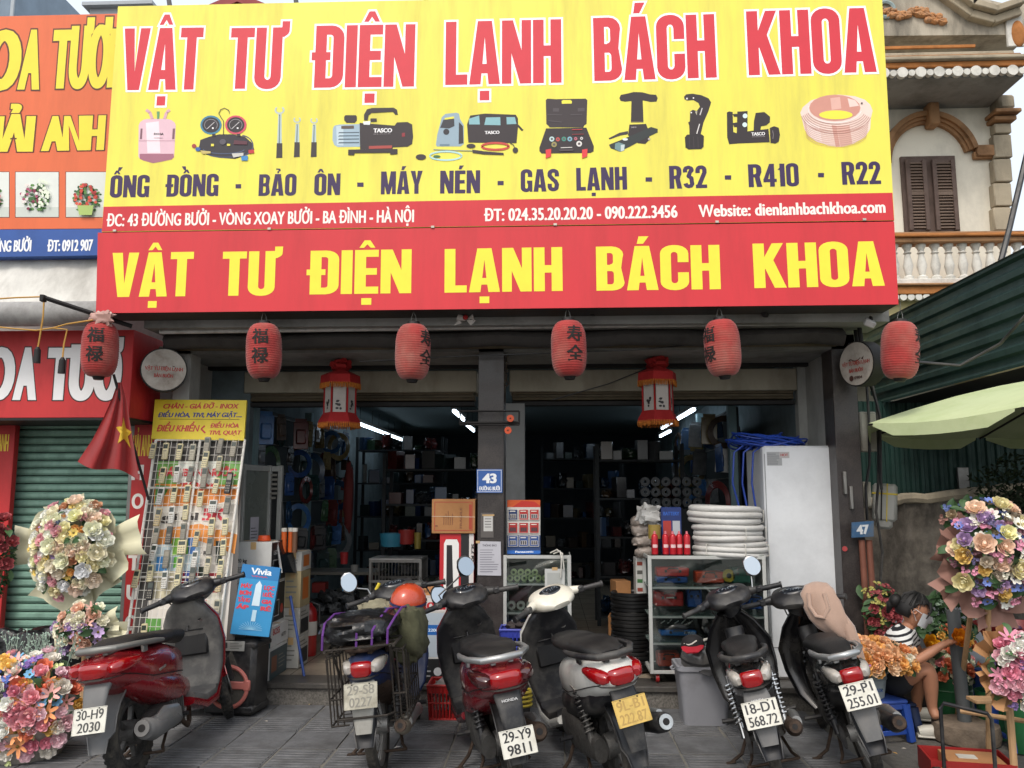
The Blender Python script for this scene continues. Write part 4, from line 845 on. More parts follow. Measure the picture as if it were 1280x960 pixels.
# ================================================================ motorbikes
rub=mat('tyre_rubber','#1d1c1b',.85,var=.25,scale=20,dirt='#6b6459',damt=.55,dscale=5,bump=.35,bscale=90)
blk=mat('black_plastic','#1c1c1f',.42,var=.12,scale=8,dirt='#6a6761',damt=.5,dscale=4)
gry=mat('grey_plastic','#626262',.55,var=.12,dirt='#85817c',damt=.5,dscale=4)
bpn=mat('black_paint','#0b0b0d',.2,var=.05,dirt='#4b4843',damt=.28,dscale=4,coat=.6)
rdp=mat('dark_red_paint','#8c0f1c',.22,.25,var=.06,dirt='#4a3b38',damt=.3,dscale=3,coat=.9)
rdp2=mat('maroon_paint','#7a1420',.25,.25,var=.08,dirt='#564642',damt=.45,dscale=3,coat=.7)
crm=mat('cream_paint','#d9d4c4',.3,var=.04,dirt='#8b8374',damt=.35,dscale=4,coat=.5)
wht=mat('white_paint','#d4d4cf',.3,var=.04,dirt='#7d7a72',damt=.4,dscale=4,coat=.5)
slv=mat('silver_paint','#a6a8a8',.32,.7,var=.08,dirt='#5e5a54',damt=.35,dscale=5)
chr_=mat('chrome','#c9c9c7',.14,1.0,var=.05,dirt='#5c5650',damt=.4,dscale=8)
alu=mat('cast_engine','#565553',.5,.6,var=.2,scale=20,dirt='#2b2724',damt=.7,dscale=6,bump=.3)
vin=mat('seat_vinyl','#141415',.5,var=.15,scale=30,dirt='#4b4844',damt=.3,dscale=4,bump=.3,bscale=200)
redl=mat('red_lens','#8e0a10',.1,var=.1,scale=40,coat=1.0,emis='#a00010',estr=.05); clrl=mat('clear_lens','#a9a49c',.1,var=.2,scale=40,coat=1.0); ambl=mat('amber_lens','#a8521c',.12,var=.1,scale=40,coat=1.0)
rust=mat('rusty_steel','#4b3d33',.75,.4,var=.3,scale=15,dirt='#2a221d',damt=.6,dscale=8,bump=.4)
mirg=mat('mirror_glass','#a4aeb6',.05,1.0,var=0); dial=mat('dial_face','#20242a',.2,coat=1.0,var=.1)
platew=mat('plate_white','#cfcdc2',.45,var=.04,dirt='#8d8574',damt=.35,dscale=12); platey=mat('plate_yellow','#c9a95a',.5,var=.08,dirt='#94814e',damt=.6,dscale=14)
def arcp(cy,cz,r,a0,a1,n,x=0.0):return [(x,cy+r*math.cos(R(a0+(a1-a0)*i/n)),cz+r*math.sin(R(a0+(a1-a0)*i/n))) for i in range(n+1)]
def wheel(par,y,r,tw,spokes,T,disc=False,ym=alu):
 m_=MB().m(rub); m_.T=T; prof=[]; rr=r-tw
 for i in range(16):a=2*math.pi*i/16; prof.append((rr+tw*(1.0 if abs(math.cos(a))<.92 else .99)*math.cos(a),tw*.92*math.sin(a)))
 m_.lathe([(q[0],q[1]) for q in prof+prof[:1]],40,(0,y,r),'x')
 for k in range(40):
  a=2*math.pi*(k+.5)/40
  for s_ in (-1,1):m_.box((s_*tw*.36,y+(r-.0045)*math.cos(a),r+(r-.0045)*math.sin(a)),(tw*.5,.02,.008),0,rot=(a+math.pi/2,0,0))
 w_=m_.build('wheel',par)
 m_=MB().m(ym); m_.T=T; ri=r-2*tw
 m_.lathe([(ri-.012,-tw*.55),(ri+.012,-tw*.6),(ri+.012,tw*.6),(ri-.012,tw*.55),(ri-.02,tw*.3),(ri-.02,-tw*.3),(ri-.012,-tw*.55)],36,(0,y,r),'x')
 m_.lathe([(0,-.07),(.045,-.07),(.05,-.05),(.05,.05),(.045,.07),(0,.07)] if spokes>8 else [(0,-.06),(.07,-.06),(.075,.0),(.07,.06),(0,.06)],18,(0,y,r),'x')
 for k in range(spokes):
  a=2*math.pi*k/spokes
  if spokes>8:
   s_=1 if k%2 else -1; a2=a+s_*.35; m_.cyl((s_*.035,y+.045*math.cos(a2),r+.045*math.sin(a2)),(0,y+ri*math.cos(a),r+ri*math.sin(a)),.0025,n=4,caps=False)
  else:m_.box((0,y+ri*.6*math.cos(a),r+ri*.6*math.sin(a)),(.028,ri*.85,.03),.005,rot=(a,0,0))
 m_.build('rim',w_)
 if disc:
  m_=MB().m(steel); m_.T=T; m_.lathe([(.06,.062),(.105,.062),(.105,.068),(.06,.068),(.06,.062)],24,(0,y,r),'x'); m_.build('brake_disc',w_)
def plate(par,y,z,tilt,l1,l2,pm,col,dx=0.0):
 T=Matrix.Translation((dx,y,z))@Matrix.Rotation(tilt,4,'X')
 m_=MB().m(pm); m_.T=T; m_.box((0,0,0),(.19,.004,.14),.0018)
 m_.m(pm);
 for q in ((-.093,0,.003,.138),(.093,0,.003,.138)):m_.box((q[0],-.003,0),(.004,.003,.136),.001)
 for z_ in (-.068,.068):m_.box((0,-.003,z_),(.182,.003,.004),.001)
 o=m_.build('number_plate',par)
 pl=Pl((0,-.0025,0)); p=PR(pl,.0004,step=.0002); p.T=T
 n1,n2=len(l1)/5,len(l2)/(5 if '.' not in l2 else 6)
 p.text(l1,-.078*min(1,n1),.008,.078*min(1,n1),.008,.05,col,off=.012,sq=.52,px=False)
 p.text(l2,-.078*min(1,n2*1.05),-.058,.078*min(1,n2*1.05),-.058,.05,col,off=.012,sq=.52,px=False)
 p.done('lettering',o)
 m_=MB().m(dark); m_.T=T;
 for sx in (-.05,.05):m_.cyl((sx,-.006,.0625),(sx,-.002,.0625),.004,n=8)
 m_.build('screw',o)
def mirror(par,T,x,z,out,back=False,glass=mirg,up=.2,tilt=0.0,fl=1):
 m_=MB().m(chr_ if back else blk); m_.T=T; m_.tube([(x,.84,.99),(x+.02*fl,.85,1.05),(x+out*.6,.86,1.0+up*.7),(x+out,.84,1.0+up)],.006,6)
 m_.loft([(x+out,.84,.96+up,.02,.008),(x+out,.845,.98+up,.052,.022),(x+out,.845,1.03+up,.06,.028),(x+out,.845,1.075+up,.05,.022),(x+out,.84,1.1+up,.02,.008)],14)
 o=m_.build('mirror',par)
 m_=MB().m(glass); m_.T=T; vs=[(x+out+.055*math.cos(R(a)),.811+.016*math.sin(R(a)),1.03+up+.062*math.sin(R(a))) for a in range(0,360,18)]; m_.add(vs,[tuple(range(20))]); m_.build('mirror_glass',o,ang=0)
def motorbike(name,label,x,y,head,lean,o):
 """head: degrees to the right of straight ahead; lean: degrees to the left"""
 t=thing(name,label,o.get('cat','motorbike'),'motorbikes parked in front of the shop',(x,y,0),(0,R(-lean),R(-head))); t.scale=(.95,.95,.95)
 r,tw,wb,k=o['r'],o['tw'],o['wb'],o.get('w',1.0); B,I,Tm=o['body'],o['inner'],o['trim']; st=o.get('steer',0); ub=o['type']=='under'
 piv=Vector((0,wb-.16,.9)); ax=Vector((0,-.45,1)).normalized()
 TS_=Matrix.Translation(piv)@Matrix.Rotation(R(st),4,ax)@Matrix.Translation(-piv); I4=None
 wheel(t,0,r,tw,o['spokes'],I4,ym=o.get('rimm',alu)); wheel(t,wb,r,tw*.9,o['spokes'],TS_,True,ym=o.get('rimm',alu))
 def L(nm,mt,path,T=None,**kw):
  m_=MB().m(mt); m_.T=T; m_.loft(path,**kw); return m_.build(nm,t,ang=50)
 zt=o.get('tail',.68)
 bp_=[(0,.62,.50,.07*k,.09),(0,.48,.56,.13*k,.13),(0,.25,.60,.165*k,.15),(0,.0,zt-.055,.17*k,.135),(0,-.17,zt-.015,.155*k,.11),(0,-.29,zt+.005,.125*k,.085),(0,-.345,zt+.01,.085*k,.05)]
 L('body_panel',B,bp_,n=22,e=2.6)
 for s_ in (-1,1):
  m_=MB().m(dark); m_.tube([(s_*(q[3]*.985+.001),q[1],q[2]-q[4]*.35) for q in bp_[1:-1]],.0032,5); m_.build('panel_seam',t)
  m_=MB().m(mat('side_reflector','#8f8a84',.3,.5)); m_.box((s_*(.168*k),.12,.60),(.006,.09,.016),.002,rot=(R(8),0,0)); m_.build('side_badge',t)
 L('lower_panel',Tm if ub else o.get('low',B),[(0,.64,.38,.10*k,.08),(0,.4,.43,.155*k,.12),(0,.15,.49,.165*k,.10),(0,-.1,.57,.145*k,.07),(0,-.2,.6,.09*k,.03)],n=16)
 sz=zt+.085
 sw,sh=(.86,.78) if ub else (.93,.85)
 L('seat',vin,[(q[0],q[1],q[2],q[3]*sw,q[4]*sh) for q in [(0,.70,sz-.07,.05,.03),(0,.62,sz-.03,.10*k+.01,.05),(0,.45,sz-.01,.135,.05),(0,.25,sz,.15*k,.05),(0,.12,sz+.02,.155*k,.052),(0,-.05,sz+.035,.145*k,.045),(0,-.19,sz+.03,.105*k,.03),(0,-.22,sz+.028,.06,.015)]],n=18,e=2.8)
 gm=o.get('rail',gry); m_=MB().m(gm); gz=sz-.0; rw=.165*k
 pth=[(-rw,.16,gz),(-rw-.012,.02,gz+.015),(-rw,-.16,gz+.03),(-rw*.62,-.29,gz+.035),(0,-.325,gz+.037),(rw*.62,-.29,gz+.035),(rw,-.16,gz+.03),(rw+.012,.02,gz+.015),(rw,.16,gz)]
 m_.tube(pth,[.012,.017,.018,.02,.022,.02,.018,.017,.012],10)
 for s_ in (-1,1):m_.box((s_*.05,-.24,gz+.01),(.03,.12,.02),.004); m_.box((s_*rw*.9,-.05,gz-.01),(.02,.05,.05),.004)
 m_.build('grab_rail',t)
 lz=zt+.01
 m_=MB().m(redl); m_.loft([(0,-.20,lz+.012,.10*k,.038),(0,-.29,lz+.008,.098*k,.046),(0,-.345,lz,.085*k,.046),(0,-.368,lz-.002,.066*k,.036),(0,-.374,lz-.003,.045*k,.022)],20,3.4); tl=m_.build('tail_light',t,ang=40)
 for s_ in (-1,1):
  m_=MB().m(o.get('lens',redl)); m_.loft([(s_*.125*k,-.13,lz+.02,.045*k,.02),(s_*.122*k,-.22,lz+.014,.047*k,.034),(s_*.112*k,-.29,lz+.01,.046*k,.038),(s_*.098*k,-.335,lz+.004,.036*k,.03),(s_*.09*k,-.35,lz+.002,.022*k,.018)],16,3.2); m_.build('turn_light',tl,ang=40)
 m_=MB().m(mat('lens_trim','#5a5653',.3,.6)); m_.loft([(0,-.18,lz-.045,.15*k,.008),(0,-.30,lz-.046,.125*k,.008),(0,-.36,lz-.046,.07*k,.006)],12); m_.build('bulb_trim',tl)
 fp=[(0,.0+(r+.055)*math.cos(R(a)),r+(r+.055)*math.sin(R(a)),.062*k+.02,.035) for a in range(60,166,15)]
 L('rear_fender',blk if ub else Tm,fp+[(0,-r-.082,r+.05,.062,.03),(0,-r-.098,r-.02,.05,.02)],n=16,cres=.006)
 py=-.352 if not ub else -.36
 L('tail_bracket',o.get('flap',blk),[(0,-.27,lz-.05,.08*k,.03),(0,-.325,lz-.11,.075,.02),(0,py-.01,.50,.065,.014),(0,py-.026,.42,.055,.01),(0,py-.04,.35,.045,.008)],n=14,e=3)
 plate(t,py-.047-max(0,.5-o.get('pz',.47))*.22,o.get('pz',.47),R(-20),*o['plate'])
 m_=MB().m(alu)
 if not ub:
  m_.loft([(-.1,.5,.30,.05,.1),(-.11,.3,.29,.05,.115),(-.11,.1,.28,.045,.09),(-.1,-.04,r+.0,.04,.07)],14); m_.loft([(.02,.46,.28,.1,.10),(.04,.28,.28,.09,.11),(.07,.1,.3,.04,.05),(.09,0,r,.03,.05)],14)
  for j in range(6):m_.box((.09,.3+.03*j,.28),(.1,.012,.17),.003)
 else:
  m_.loft([(0,.86,.34,.06,.06),(0,.74,.33,.08,.075),(0,.62,.30,.13,.095),(0,.42,.30,.13,.10),(0,.33,.31,.09,.06)],14)
  for j in range(6):m_.box((0,.72+.028*j,.335),(.17,.01,.16),.003)
  for s_ in (-1,1):m_.tube([(s_*.08,.38,.34),(s_*.085,0,r)],.018,8)
  m_.m(blk).loft([(-.105,.42,.33,.014,.06),(-.11,.2,.32,.014,.055),(-.11,-.05,r,.014,.07)],10)
 m_.build('engine',t)
 ex=o.get('ex',{}); er_=ex.get('r',.052); ez0,ez1=ex.get('z',(.25,.36)); eb_=ex.get('back',-.2); ex_=ex.get('x',.16)
 mm=ex.get('m',blk); m_=MB().m(mm); y0=ex.get('front',.28)
 m_.loft([(ex_-.02,y0+.04,ez0-.01,.02,.02,2),(ex_,y0,ez0,er_*.75,er_*.75,2),(ex_+.005,y0-.1,ez0+(ez1-ez0)*.3,er_,er_,2),(ex_+.01,eb_+.1,ez1-.03,er_*1.05,er_*1.05,2),(ex_+.01,eb_+.02,ez1-.005,er_*.98,er_*.98,2),(ex_+.01,eb_,ez1,er_*.7,er_*.7,2)],20)
 mu=m_.build('muffler',t)
 m_=MB().m(slv); m_.loft([(ex_+.03,y0-.04,ez0+.03,.03,er_*.9,2),(ex_+.035,(y0+eb_)/2,(ez0+ez1)/2+.03,.035,er_*1.02,2),(ex_+.035,eb_+.12,ez1-.01,.028,er_*.8,2)],12); m_.build('heat_shield',mu)
 m_=MB().m(ex.get('tip',steel)); m_.cyl((ex_+.01,eb_+.02,ez1-.004),(ex_+.01,eb_-.018,ez1+.006),er_*.78,er_*.74,n=20); m_.m(dark).cyl((ex_+.01,eb_-.0182,ez1+.006),(ex_+.01,eb_-.0205,ez1+.0065),er_*.35,n=14); m_.build('tail_pipe',mu)
 m_=MB().m(rust); m_.tube([(ex_-.02,y0+.05,ez0-.01),(ex_-.03,.5,.16),(.06,.68,.15),(.03,.76,.24)],.016,8); m_.build('exhaust_pipe',t)
 for s_ in ((-1,1) if ub else (-1,)):
  m_=MB().m(blk if not o.get('chsh') else chr_); a,b=Vector((s_*.125,.0,r+.01)),Vector((s_*.13,.12,.64)); m_.cyl(a,b,.012,n=8); d=b-a; m_.cyl(a,a+d*.3,.02,n=10)
  pts=[]; q_=d.normalized(); e1=q_.cross(Vector((1,0,0))).normalized(); e2=q_.cross(e1)
  for i in range(73):a_=i*2*math.pi/8; pts.append(a+d*(.22+.66*i/72)+e1*.03*math.cos(a_)+e2*.03*math.sin(a_))
  m_.tube(pts,.0055,5); m_.build('shock_absorber',t)
 if not ub:
  L('floorboard',I,[(0,.6,.31,.15,.05),(0,.75,.275,.17,.035),(0,.92,.28,.17,.035),(0,1.0,.34,.165,.04)],n=14,e=4)
  L('side_skirt',B,[(0,.56,.30,.165,.03),(0,.75,.235,.178,.035),(0,.93,.24,.178,.04),(0,1.02,.33,.17,.04)],n=14,e=4)
  L('leg_shield',I,[(0,.955,.32,.175,.03),(0,1.0,.46,.20,.035),(0,1.0,.62,.215,.04),(0,.96,.78,.20,.04),(0,.91,.88,.14,.05),(0,.89,.94,.08,.05)],n=20,e=3)
  L('front_panel',B,[(0,1.0,.30,.165,.03),(0,1.045,.45,.198,.045),(0,1.05,.62,.212,.055),(0,1.005,.79,.197,.05),(0,.955,.90,.12,.045)],n=20,e=2.8)
  m_=MB().m(mat('glove_box','#101012',.5,var=.1,dirt='#3e3c39',damt=.3)); m_.box((0,.955,.62),(.24,.03,.16),.012,rot=(R(-4),0,0)); m_.box((0,.945,.72),(.20,.03,.012),.004); gb=m_.build('glove_box',t)
  m_=MB().m(chr_); m_.cyl((.09,.925,.80),(.09,.91,.795),.022,n=16); m_.m(dark).cyl((.09,.91,.795),(.09,.907,.7945),.012,n=12); m_.build('ignition',t)
  m_=MB().m(blk); m_.tube([(0,.94,.76),(0,.91,.745),(0,.90,.72)],.006,6); m_.build('bag_hook',t)
 else:
  L('frame_cover',I,[(0,.50,.46,.07,.07),(0,.66,.43,.055,.06),(0,.82,.48,.055,.07),(0,.93,.62,.06,.07),(0,.95,.78,.07,.05)],n=14)
  for s_ in (-1,1):
   m_=MB().m(o.get('shield',B));
   m_.loft([(s_*.10,.86,.24,.03,.012),(s_*.145,.93,.34,.055,.014),(s_*.16,.98,.50,.07,.016),(s_*.15,.98,.64,.085,.018),(s_*.10,.95,.78,.07,.022),(s_*.05,.90,.88,.04,.03)],12,3); m_.build('leg_shield',t,ang=50)
  L('front_panel',o.get('shield',B),[(0,.985,.60,.07,.03),(0,1.0,.70,.11,.04),(0,.985,.80,.10,.045),(0,.94,.90,.07,.05)],n=16)
 m_=MB().m(blk if not o.get('chsh') else slv); m_.T=TS_
 for s_ in (-1,1):m_.cyl((s_*.085,wb,r),(s_*.08,wb-.12,r+.34),.019,n=10); m_.cyl((s_*.085,wb-.0,r),(s_*.084,wb-.06,r+.17),.026,n=10)
 m_.cyl((0,wb-.14,r+.36),(0,wb-.3,.92),.024,n=10); m_.build('fork',t)
 L('front_fender',B,[(0,wb+(r+.03)*math.cos(R(a)),r+(r+.03)*math.sin(R(a)),.055+.018*math.sin(R(a)),.045) for a in range(25,166,14)],T=TS_,n=16,cres=.006)
 H=o.get('head',blk); m_=MB().m(H); m_.T=TS_
 m_.loft([(0,1.03,.92,.05,.04),(0,.99,.96,.115,.075),(0,.92,.99,.155,.078),(0,.85,.985,.158,.06),(0,.79,.965,.13,.04),(0,.755,.95,.07,.018)],22,2.9)
 m_.loft([(0,.93,.86,.05,.05),(0,.92,.93,.065,.055),(0,.91,.97,.08,.05)],14)
 for s_ in (-1,1):m_.tube([(s_*.09,.89,.99),(s_*.17,.86,.99),(s_*.225,.825,.985)],[.045,.03,.02],12)
 hc=m_.build('handlebar_cover',t,ang=50)
 dT=TS_@Matrix.Translation((0,.862,1.043))@Matrix.Rotation(R(20),4,'X'); m_=MB().m(dial); m_.T=dT; m_.lathe([(0,.012),(.045,.010),(.055,0.0)],24); m_.v=[tuple(dT@(Matrix.Diagonal((1.6,.95,1,1))@(dT.inverted()@Vector(v)))) for v in m_.v]; m_.build('dial',hc)
 m_=MB().m(mat('dial_print','#b9c3cc',.3,var=0)); m_.T=dT
 for cx_,rr in ((-.03,.028),(.032,.02)):
  for i in range(13):a=R(-30+20*i); m_.box((cx_+rr*math.cos(a),rr*math.sin(a)*.95,.0125),(.004,.0014,.001),rot=(0,0,a))
  m_.box((cx_+.006,.006,.013),(.022,.0018,.001),rot=(0,0,.8))
 m_.build('dial_marks',hc)
 for s_ in (-1,1):
  m_=MB().m(blk); m_.T=TS_; m_.tube([(s_*.215,.83,.985),(s_*.25,.81,.983),(s_*.345,.775,.978)],[.016,.0185,.0175],12); m_.cyl((s_*.345,.775,.978),(s_*.357,.771,.9775),.022,n=12); m_.box((s_*.215,.832,.985),(.05,.05,.045),.01,rot=(0,0,-s_*.35)); m_.build('grip',t)
  m_=MB().m(slv); m_.T=TS_; m_.tube([(s_*.20,.87,.985),(s_*.24,.865,.98),(s_*.33,.835,.965),(s_*.35,.835,.962)],[.007,.006,.005,.008],6); m_.build('brake_lever',t)
 for (side,out,up,back) in o.get('mirrors',()):mirror(t,TS_,side*.17,0,out,back,up=up,fl=side)
 m_=MB().m(clrl); m_.T=TS_; m_.ball((0,1.015,.95),(.075,.03,.045),14,8); m_.build('headlight',t)
 m_=MB().m(rust); c_=math.tan(R(lean)); m_.tube([(-.08,.46,.24),(-.17,.42,.10),(-.245,.38,.012+.245*c_)],.011,6); m_.box((-.25,.375,.012+.25*c_),(.06,.035,.008),.002); m_.build('side_stand',t)
 m_=MB().m(rust);
 for s_ in (-1,1):m_.tube([(s_*.09,.30,.2),(s_*.12,.16,.13),(s_*.15,.1,.11)],.01,6)
 m_.cyl((-.15,.1,.11),(.15,.1,.11),.009,n=6); m_.build('centre_stand',t)
 for s_ in (-1,1):m_=MB().m(blk); m_.cyl((s_*.11,.55 if ub else .30,.27),(s_*.24,.54 if ub else .28,.28),.014,n=8); m_.build('footpeg',t)
 m_=MB().m(blk)
 for j in range(3):m_.tube([(-.12+.1*j,.86,.96),(-.1+.09*j,.97,.88),(-.03+.02*j,1.0,.74),(-.02,.98,.6)],.005,5)
 m_.build('cable',t)
 return t,TS_
SC=dict(type='scooter',r=.265,tw=.046,wb=1.24,spokes=5)
UB=dict(type='under',r=.292,tw=.036,wb=1.23,spokes=28,w=.74,rimm=steel)
b1,_=motorbike('scooter','dark red scooter with grey grab rail beside the flower basket and remote rack',-2.37,4.86,0,8,dict(SC,body=rdp,inner=mat('dusty_inner_plastic','#4e4d4c',.45,var=.15,dirt='#8a8780',damt=.7,dscale=3),trim=gry,flap=gry,rail=mat('rail_grey','#7c7c78',.4,.4,dirt='#55524d',damt=.4),steer=28,plate=('30-H9','2030',platew,'#3a3a38'),pz=.44,ex=dict(z=(.27,.31),back=-.16,r=.062,m=gry,tip=gry),cat='scooter',w=1.06))
b3,_=motorbike('scooter','maroon scooter with one raised mirror and silver grab rail before the central pillar',-.21,4.80,-15,9,dict(SC,body=rdp2,inner=blk,trim=blk,rail=slv,steer=8,lens=mat('dark_lens','#3c1416',.12,coat=1.0,var=.1),plate=('29-Y9','9811',platew,'#1c1c1e'),pz=.38,ex=dict(z=(.25,.33),back=-.18,r=.056,m=rust,tip=rust),mirrors=((-1,.20,.17,False),),cat='scooter',w=1.06))
b4,_=motorbike('white_motorbike','white and black scooter with yellow plate and cream handlebar cover',.40,4.76,-17,11,dict(SC,r=.272,tw=.05,body=wht,low=blk,inner=blk,trim=blk,head=crm,rail=blk,steer=14,plate=('9L-B1','222.87',platey,'#a8894a'),pz=.56,tail=.72,w=.9,ex=dict(z=(.26,.42),back=-.30,r=.055,m=blk,tip=chr_,x=.2),cat='scooter'))
b5,_=motorbike('black_motorbike','black step-through motorbike without cloth between the grey tub and the other black one',1.27,4.87,9,14,dict(UB,body=bpn,inner=blk,trim=blk,rail=blk,lens=clrl,chsh=True,plate=('18-D1','568.72',platew,'#26262a'),pz=.52,steer=10,ex=dict(z=(.24,.37),back=-.22,r=.045,front=.45,m=rust,tip=rust,x=.15),flap=gry,mirrors=((1,.05,.12,True),)))
b6,T6=motorbike('black_motorbike','black step-through motorbike with a beige jacket over its handlebar',1.83,4.99,7,15,dict(UB,body=bpn,inner=blk,trim=blk,rail=slv,lens=clrl,plate=('29-P1','255.01',platew,'#26262a'),pz=.60,steer=-14,ex=dict(z=(.24,.37),back=-.26,r=.048,front=.45,m=blk,tip=rust,x=.17),flap=gry,mirrors=()))
dbl=mat('dusty_blue_paint','#1b2a4d',.35,var=.1,dirt='#5b5650',damt=.5,coat=.3)
b2,T2=motorbike('cargo_motorbike','dusty old motorbike with wire cargo cages, loaded with a strapped black bundle',-.97,4.97,-2,6,dict(UB,body=dbl,inner=dbl,trim=rust,rail=rust,lens=clrl,plate=('29-S8','0227',mat('plate_dirty','#a9a595',.55,var=.15,dirt='#6c6658',damt=.7,dscale=9),'#77746a'),pz=.56,steer=16,flap=mat('white_flap','#9c9a93',.6,dirt='#5c5850',damt=.6),ex=dict(z=(.24,.33),back=-.22,r=.045,front=.45,m=mat('muffler_chrome','#8a8274',.45,.5,dirt='#3d352d',damt=.6),tip=rust,x=.17),mirrors=((-1,-.14,.1,True),(1,.13,-.14,False))))
p=PR(Pl((.168,0,0),(0,1,0),(0,0,1)),.004); p.poly([(.05,.60),(.42,.66),(.5,.72),(.3,.69),(.0,.64)],'#22252a',False); p.poly([(.1,.585),(.36,.63),(.3,.64),(.02,.60)],'#79b342',False); p.done('side_decal',b4)
p=PR(Pl((0,-.352,.62),(1,0,0),(0,.12,1)),.004); p.text('HONDA',-.045,-.042,.045,-.042,.014,'#c9c9c9',off=.03,sq=1.1,px=False); p.done('lettering',b3)
p=PR(Pl((0,-.362,.575),(1,0,0),(0,.3,1)),.003); p.text('HONDA',-.035,0,.035,0,.012,'#b9b9b9',off=.03,sq=1.1,px=False); p.done('lettering',b5)
p=PR(Pl((-.06,.30,.812),(1,0,0),(0,1,.1)),.002);
for s_ in (-1,1):
 m_=MB().m(mat('dark_rust','#35302b',.8,.3,var=.3,scale=15,bump=.4)); x0,x1=s_*.15,s_*.225; y0,y1,z0,z1=-.20,.34,.36,.76; rust_d=mat('dark_rust','#35302b',.8,.3,var=.3,scale=15,bump=.4)
 for z in (z0,z0+.15,z1):m_.tube([(x1,y0,z),(x1,y1,z)],.006,5); m_.tube([(x0,y0,z),(x1,y0,z)],.006,5); m_.tube([(x0,y1,z),(x1,y1,z)],.006,5)
 for j in range(7):y_=y0+(y1-y0)*j/6; m_.tube([(x0,y_,z1),(x1+s_*.006,y_,z1-.02),(x1,y_,z0),(x0-s_*.03,y_,z0)],.005,5)
 for j in range(3):x_=x0+(x1-x0)*j/2; m_.tube([(x_,y0,z0),(x_,y0,z1)],.005,5)
 m_.build('cargo_cage',b2)
m_=MB().m(mat('dark_rust','#35302b',.8,.3,var=.3,scale=15,bump=.4))
for j in range(5):m_.tube([(-.2,-.34+j*.14,.815),(.2,-.34+j*.14,.815)],.006,5)
for s_ in (-1,1):m_.tube([(s_*.2,-.36,.81),(s_*.2,.25,.81)],.009,6); m_.tube([(s_*.17,-.30,.80),(s_*.16,-.05,.5)],.008,6)
m_.tube([(-.16,-.26,.42),(-.14,-.40,.44),(.14,-.40,.44),(.16,-.26,.42)],.007,6); m_.build('cargo_rack',b2)
MW=Matrix.Translation((-.97,4.97,0))@Euler((0,R(-6),R(2))).to_matrix().to_4x4()@Matrix.Scale(.95,4)
pb=mat('black_plastic_bag','#131416',.3,var=.3,scale=14,bump=.9,bscale=22)
def lump(name,mt,c,rr,sd,T=None,amp=.12,n=26,m2=14,fr=4.0,flat=None):
 b=MB().m(mt); rg=Vector((sd*7.1,sd*3.3,sd)); vs=[]
 for i in range(m2+1):
  p_=math.pi*i/m2
  for j in range(n):
   t_=2*math.pi*j/n; d=Vector((math.sin(p_)*math.cos(t_),math.sin(p_)*math.sin(t_),math.cos(p_)))
   k_=1+amp*mnoise.noise(d*fr*.5+rg)+amp*.5*mnoise.noise(d*fr+rg)
   ex_=Vector((math.copysign(abs(d.x)**.7,d.x)*rr[0],math.copysign(abs(d.y)**.7,d.y)*rr[1],math.copysign(abs(d.z)**.8,d.z)*rr[2]))*k_
   vs.append(Vector(c)+ex_)
 if T is not None:vs=[T@v for v in vs]
 b.add(vs,[(i*n+j,i*n+(j+1)%n,(i+1)*n+(j+1)%n,(i+1)*n+j) for i in range(m2) for j in range(n)]); return b
o=lump('b',pb,(-.03,-.08,.90),(.235,.27,.085),1,MW,.16,36,16,9).build('cargo_bundle',ang=60); tag(o,'flat black plastic bundle strapped on the rear rack of the cargo motorbike','bundle')
pur=mat('purple_strap','#5c2f7a',.6,var=.1)
for k,(xa,xb) in enumerate(((-.24,-.14),(-.02,.0),(.08,.2),(.18,.27))):
 m_=MB().m(pur); m_.T=MW; ps=[(xa*.9,-.34,.82),(xa*.9+.01,-.345,.90),(xa+(xb-xa)*.3,-.26,.955),((xa+xb)/2,-.08,.985),(xb*.85,.1,.965),(xb*.85,.18,.88)]
 m_.tube(ps,.007,6); o=m_.build('strap'); tag(o,['leftmost purple strap over the black bundle','purple strap down the middle of the black bundle','purple strap on the right half of the black bundle','purple strap at the right edge of the black bundle'][k],'strap','purple straps over the bundle')
olv=mat('olive_canvas','#4a4a35',.9,var=.2,scale=10,dirt='#2b2b20',damt=.5,bump=.5,bscale=30)
o=lump('b',olv,(.22,.12,.80),(.12,.17,.17),2,MW,.25,30,16,6).build('canvas_bag',ang=60); tag(o,'olive canvas bag hanging at the right side of the cargo motorbike','bag')
khk=mat('khaki_cloth','#7d7863',.9,var=.2,scale=12,dirt='#4a4738',damt=.4,bump=.5,bscale=30)
o=lump('b',khk,(.02,.24,.93),(.13,.10,.07),3,MW,.35,30,16,7).build('rolled_cloth',ang=60); tag(o,'rolled khaki raincoat between bundle and orange helmet','raincoat')
def helmet(name,label,loc,rot,colr,stripe):
 h=thing(name,label,'helmet',None,loc,rot); m_=MB().m(mat('helmet_'+name,colr,.25,var=.05,coat=.6,dirt='#6a5a4c',damt=.2))
 m_.lathe([(0.0,.13),(.05,.124),(.09,.1),(.115,.06),(.125,.0),(.122,-.03),(.112,-.03),(.11,0)],24); v2=[(x*.86,y*1.04,z*.94) for x,y,z in m_.v]; m_.v=v2; m_.build('shell',h)
 m_=MB().m(mat('peak_'+name,stripe,.35,var=.05)); m_.loft([(0,-.12,-.01,.095,.006),(0,-.16,-.02,.075,.005),(0,-.185,-.03,.045,.003)],10); m_.build('peak',h)
 m_=MB().m(mat('trim_'+name,stripe,.4)); m_.v=[]; m_.lathe([(.1265,.012),(.1268,.03)],24); m_.v=[(x*.865,y*1.045,z*.94) for x,y,z in m_.v]; m_.build('stripe',h)
 m_=MB().m(blk); m_.tube([(-.1,0,-.02),(-.08,.0,-.12),(0,0,-.16),(.08,0,-.12),(.1,0,-.02)],.006,5); m_.build('chin_strap',h); return h
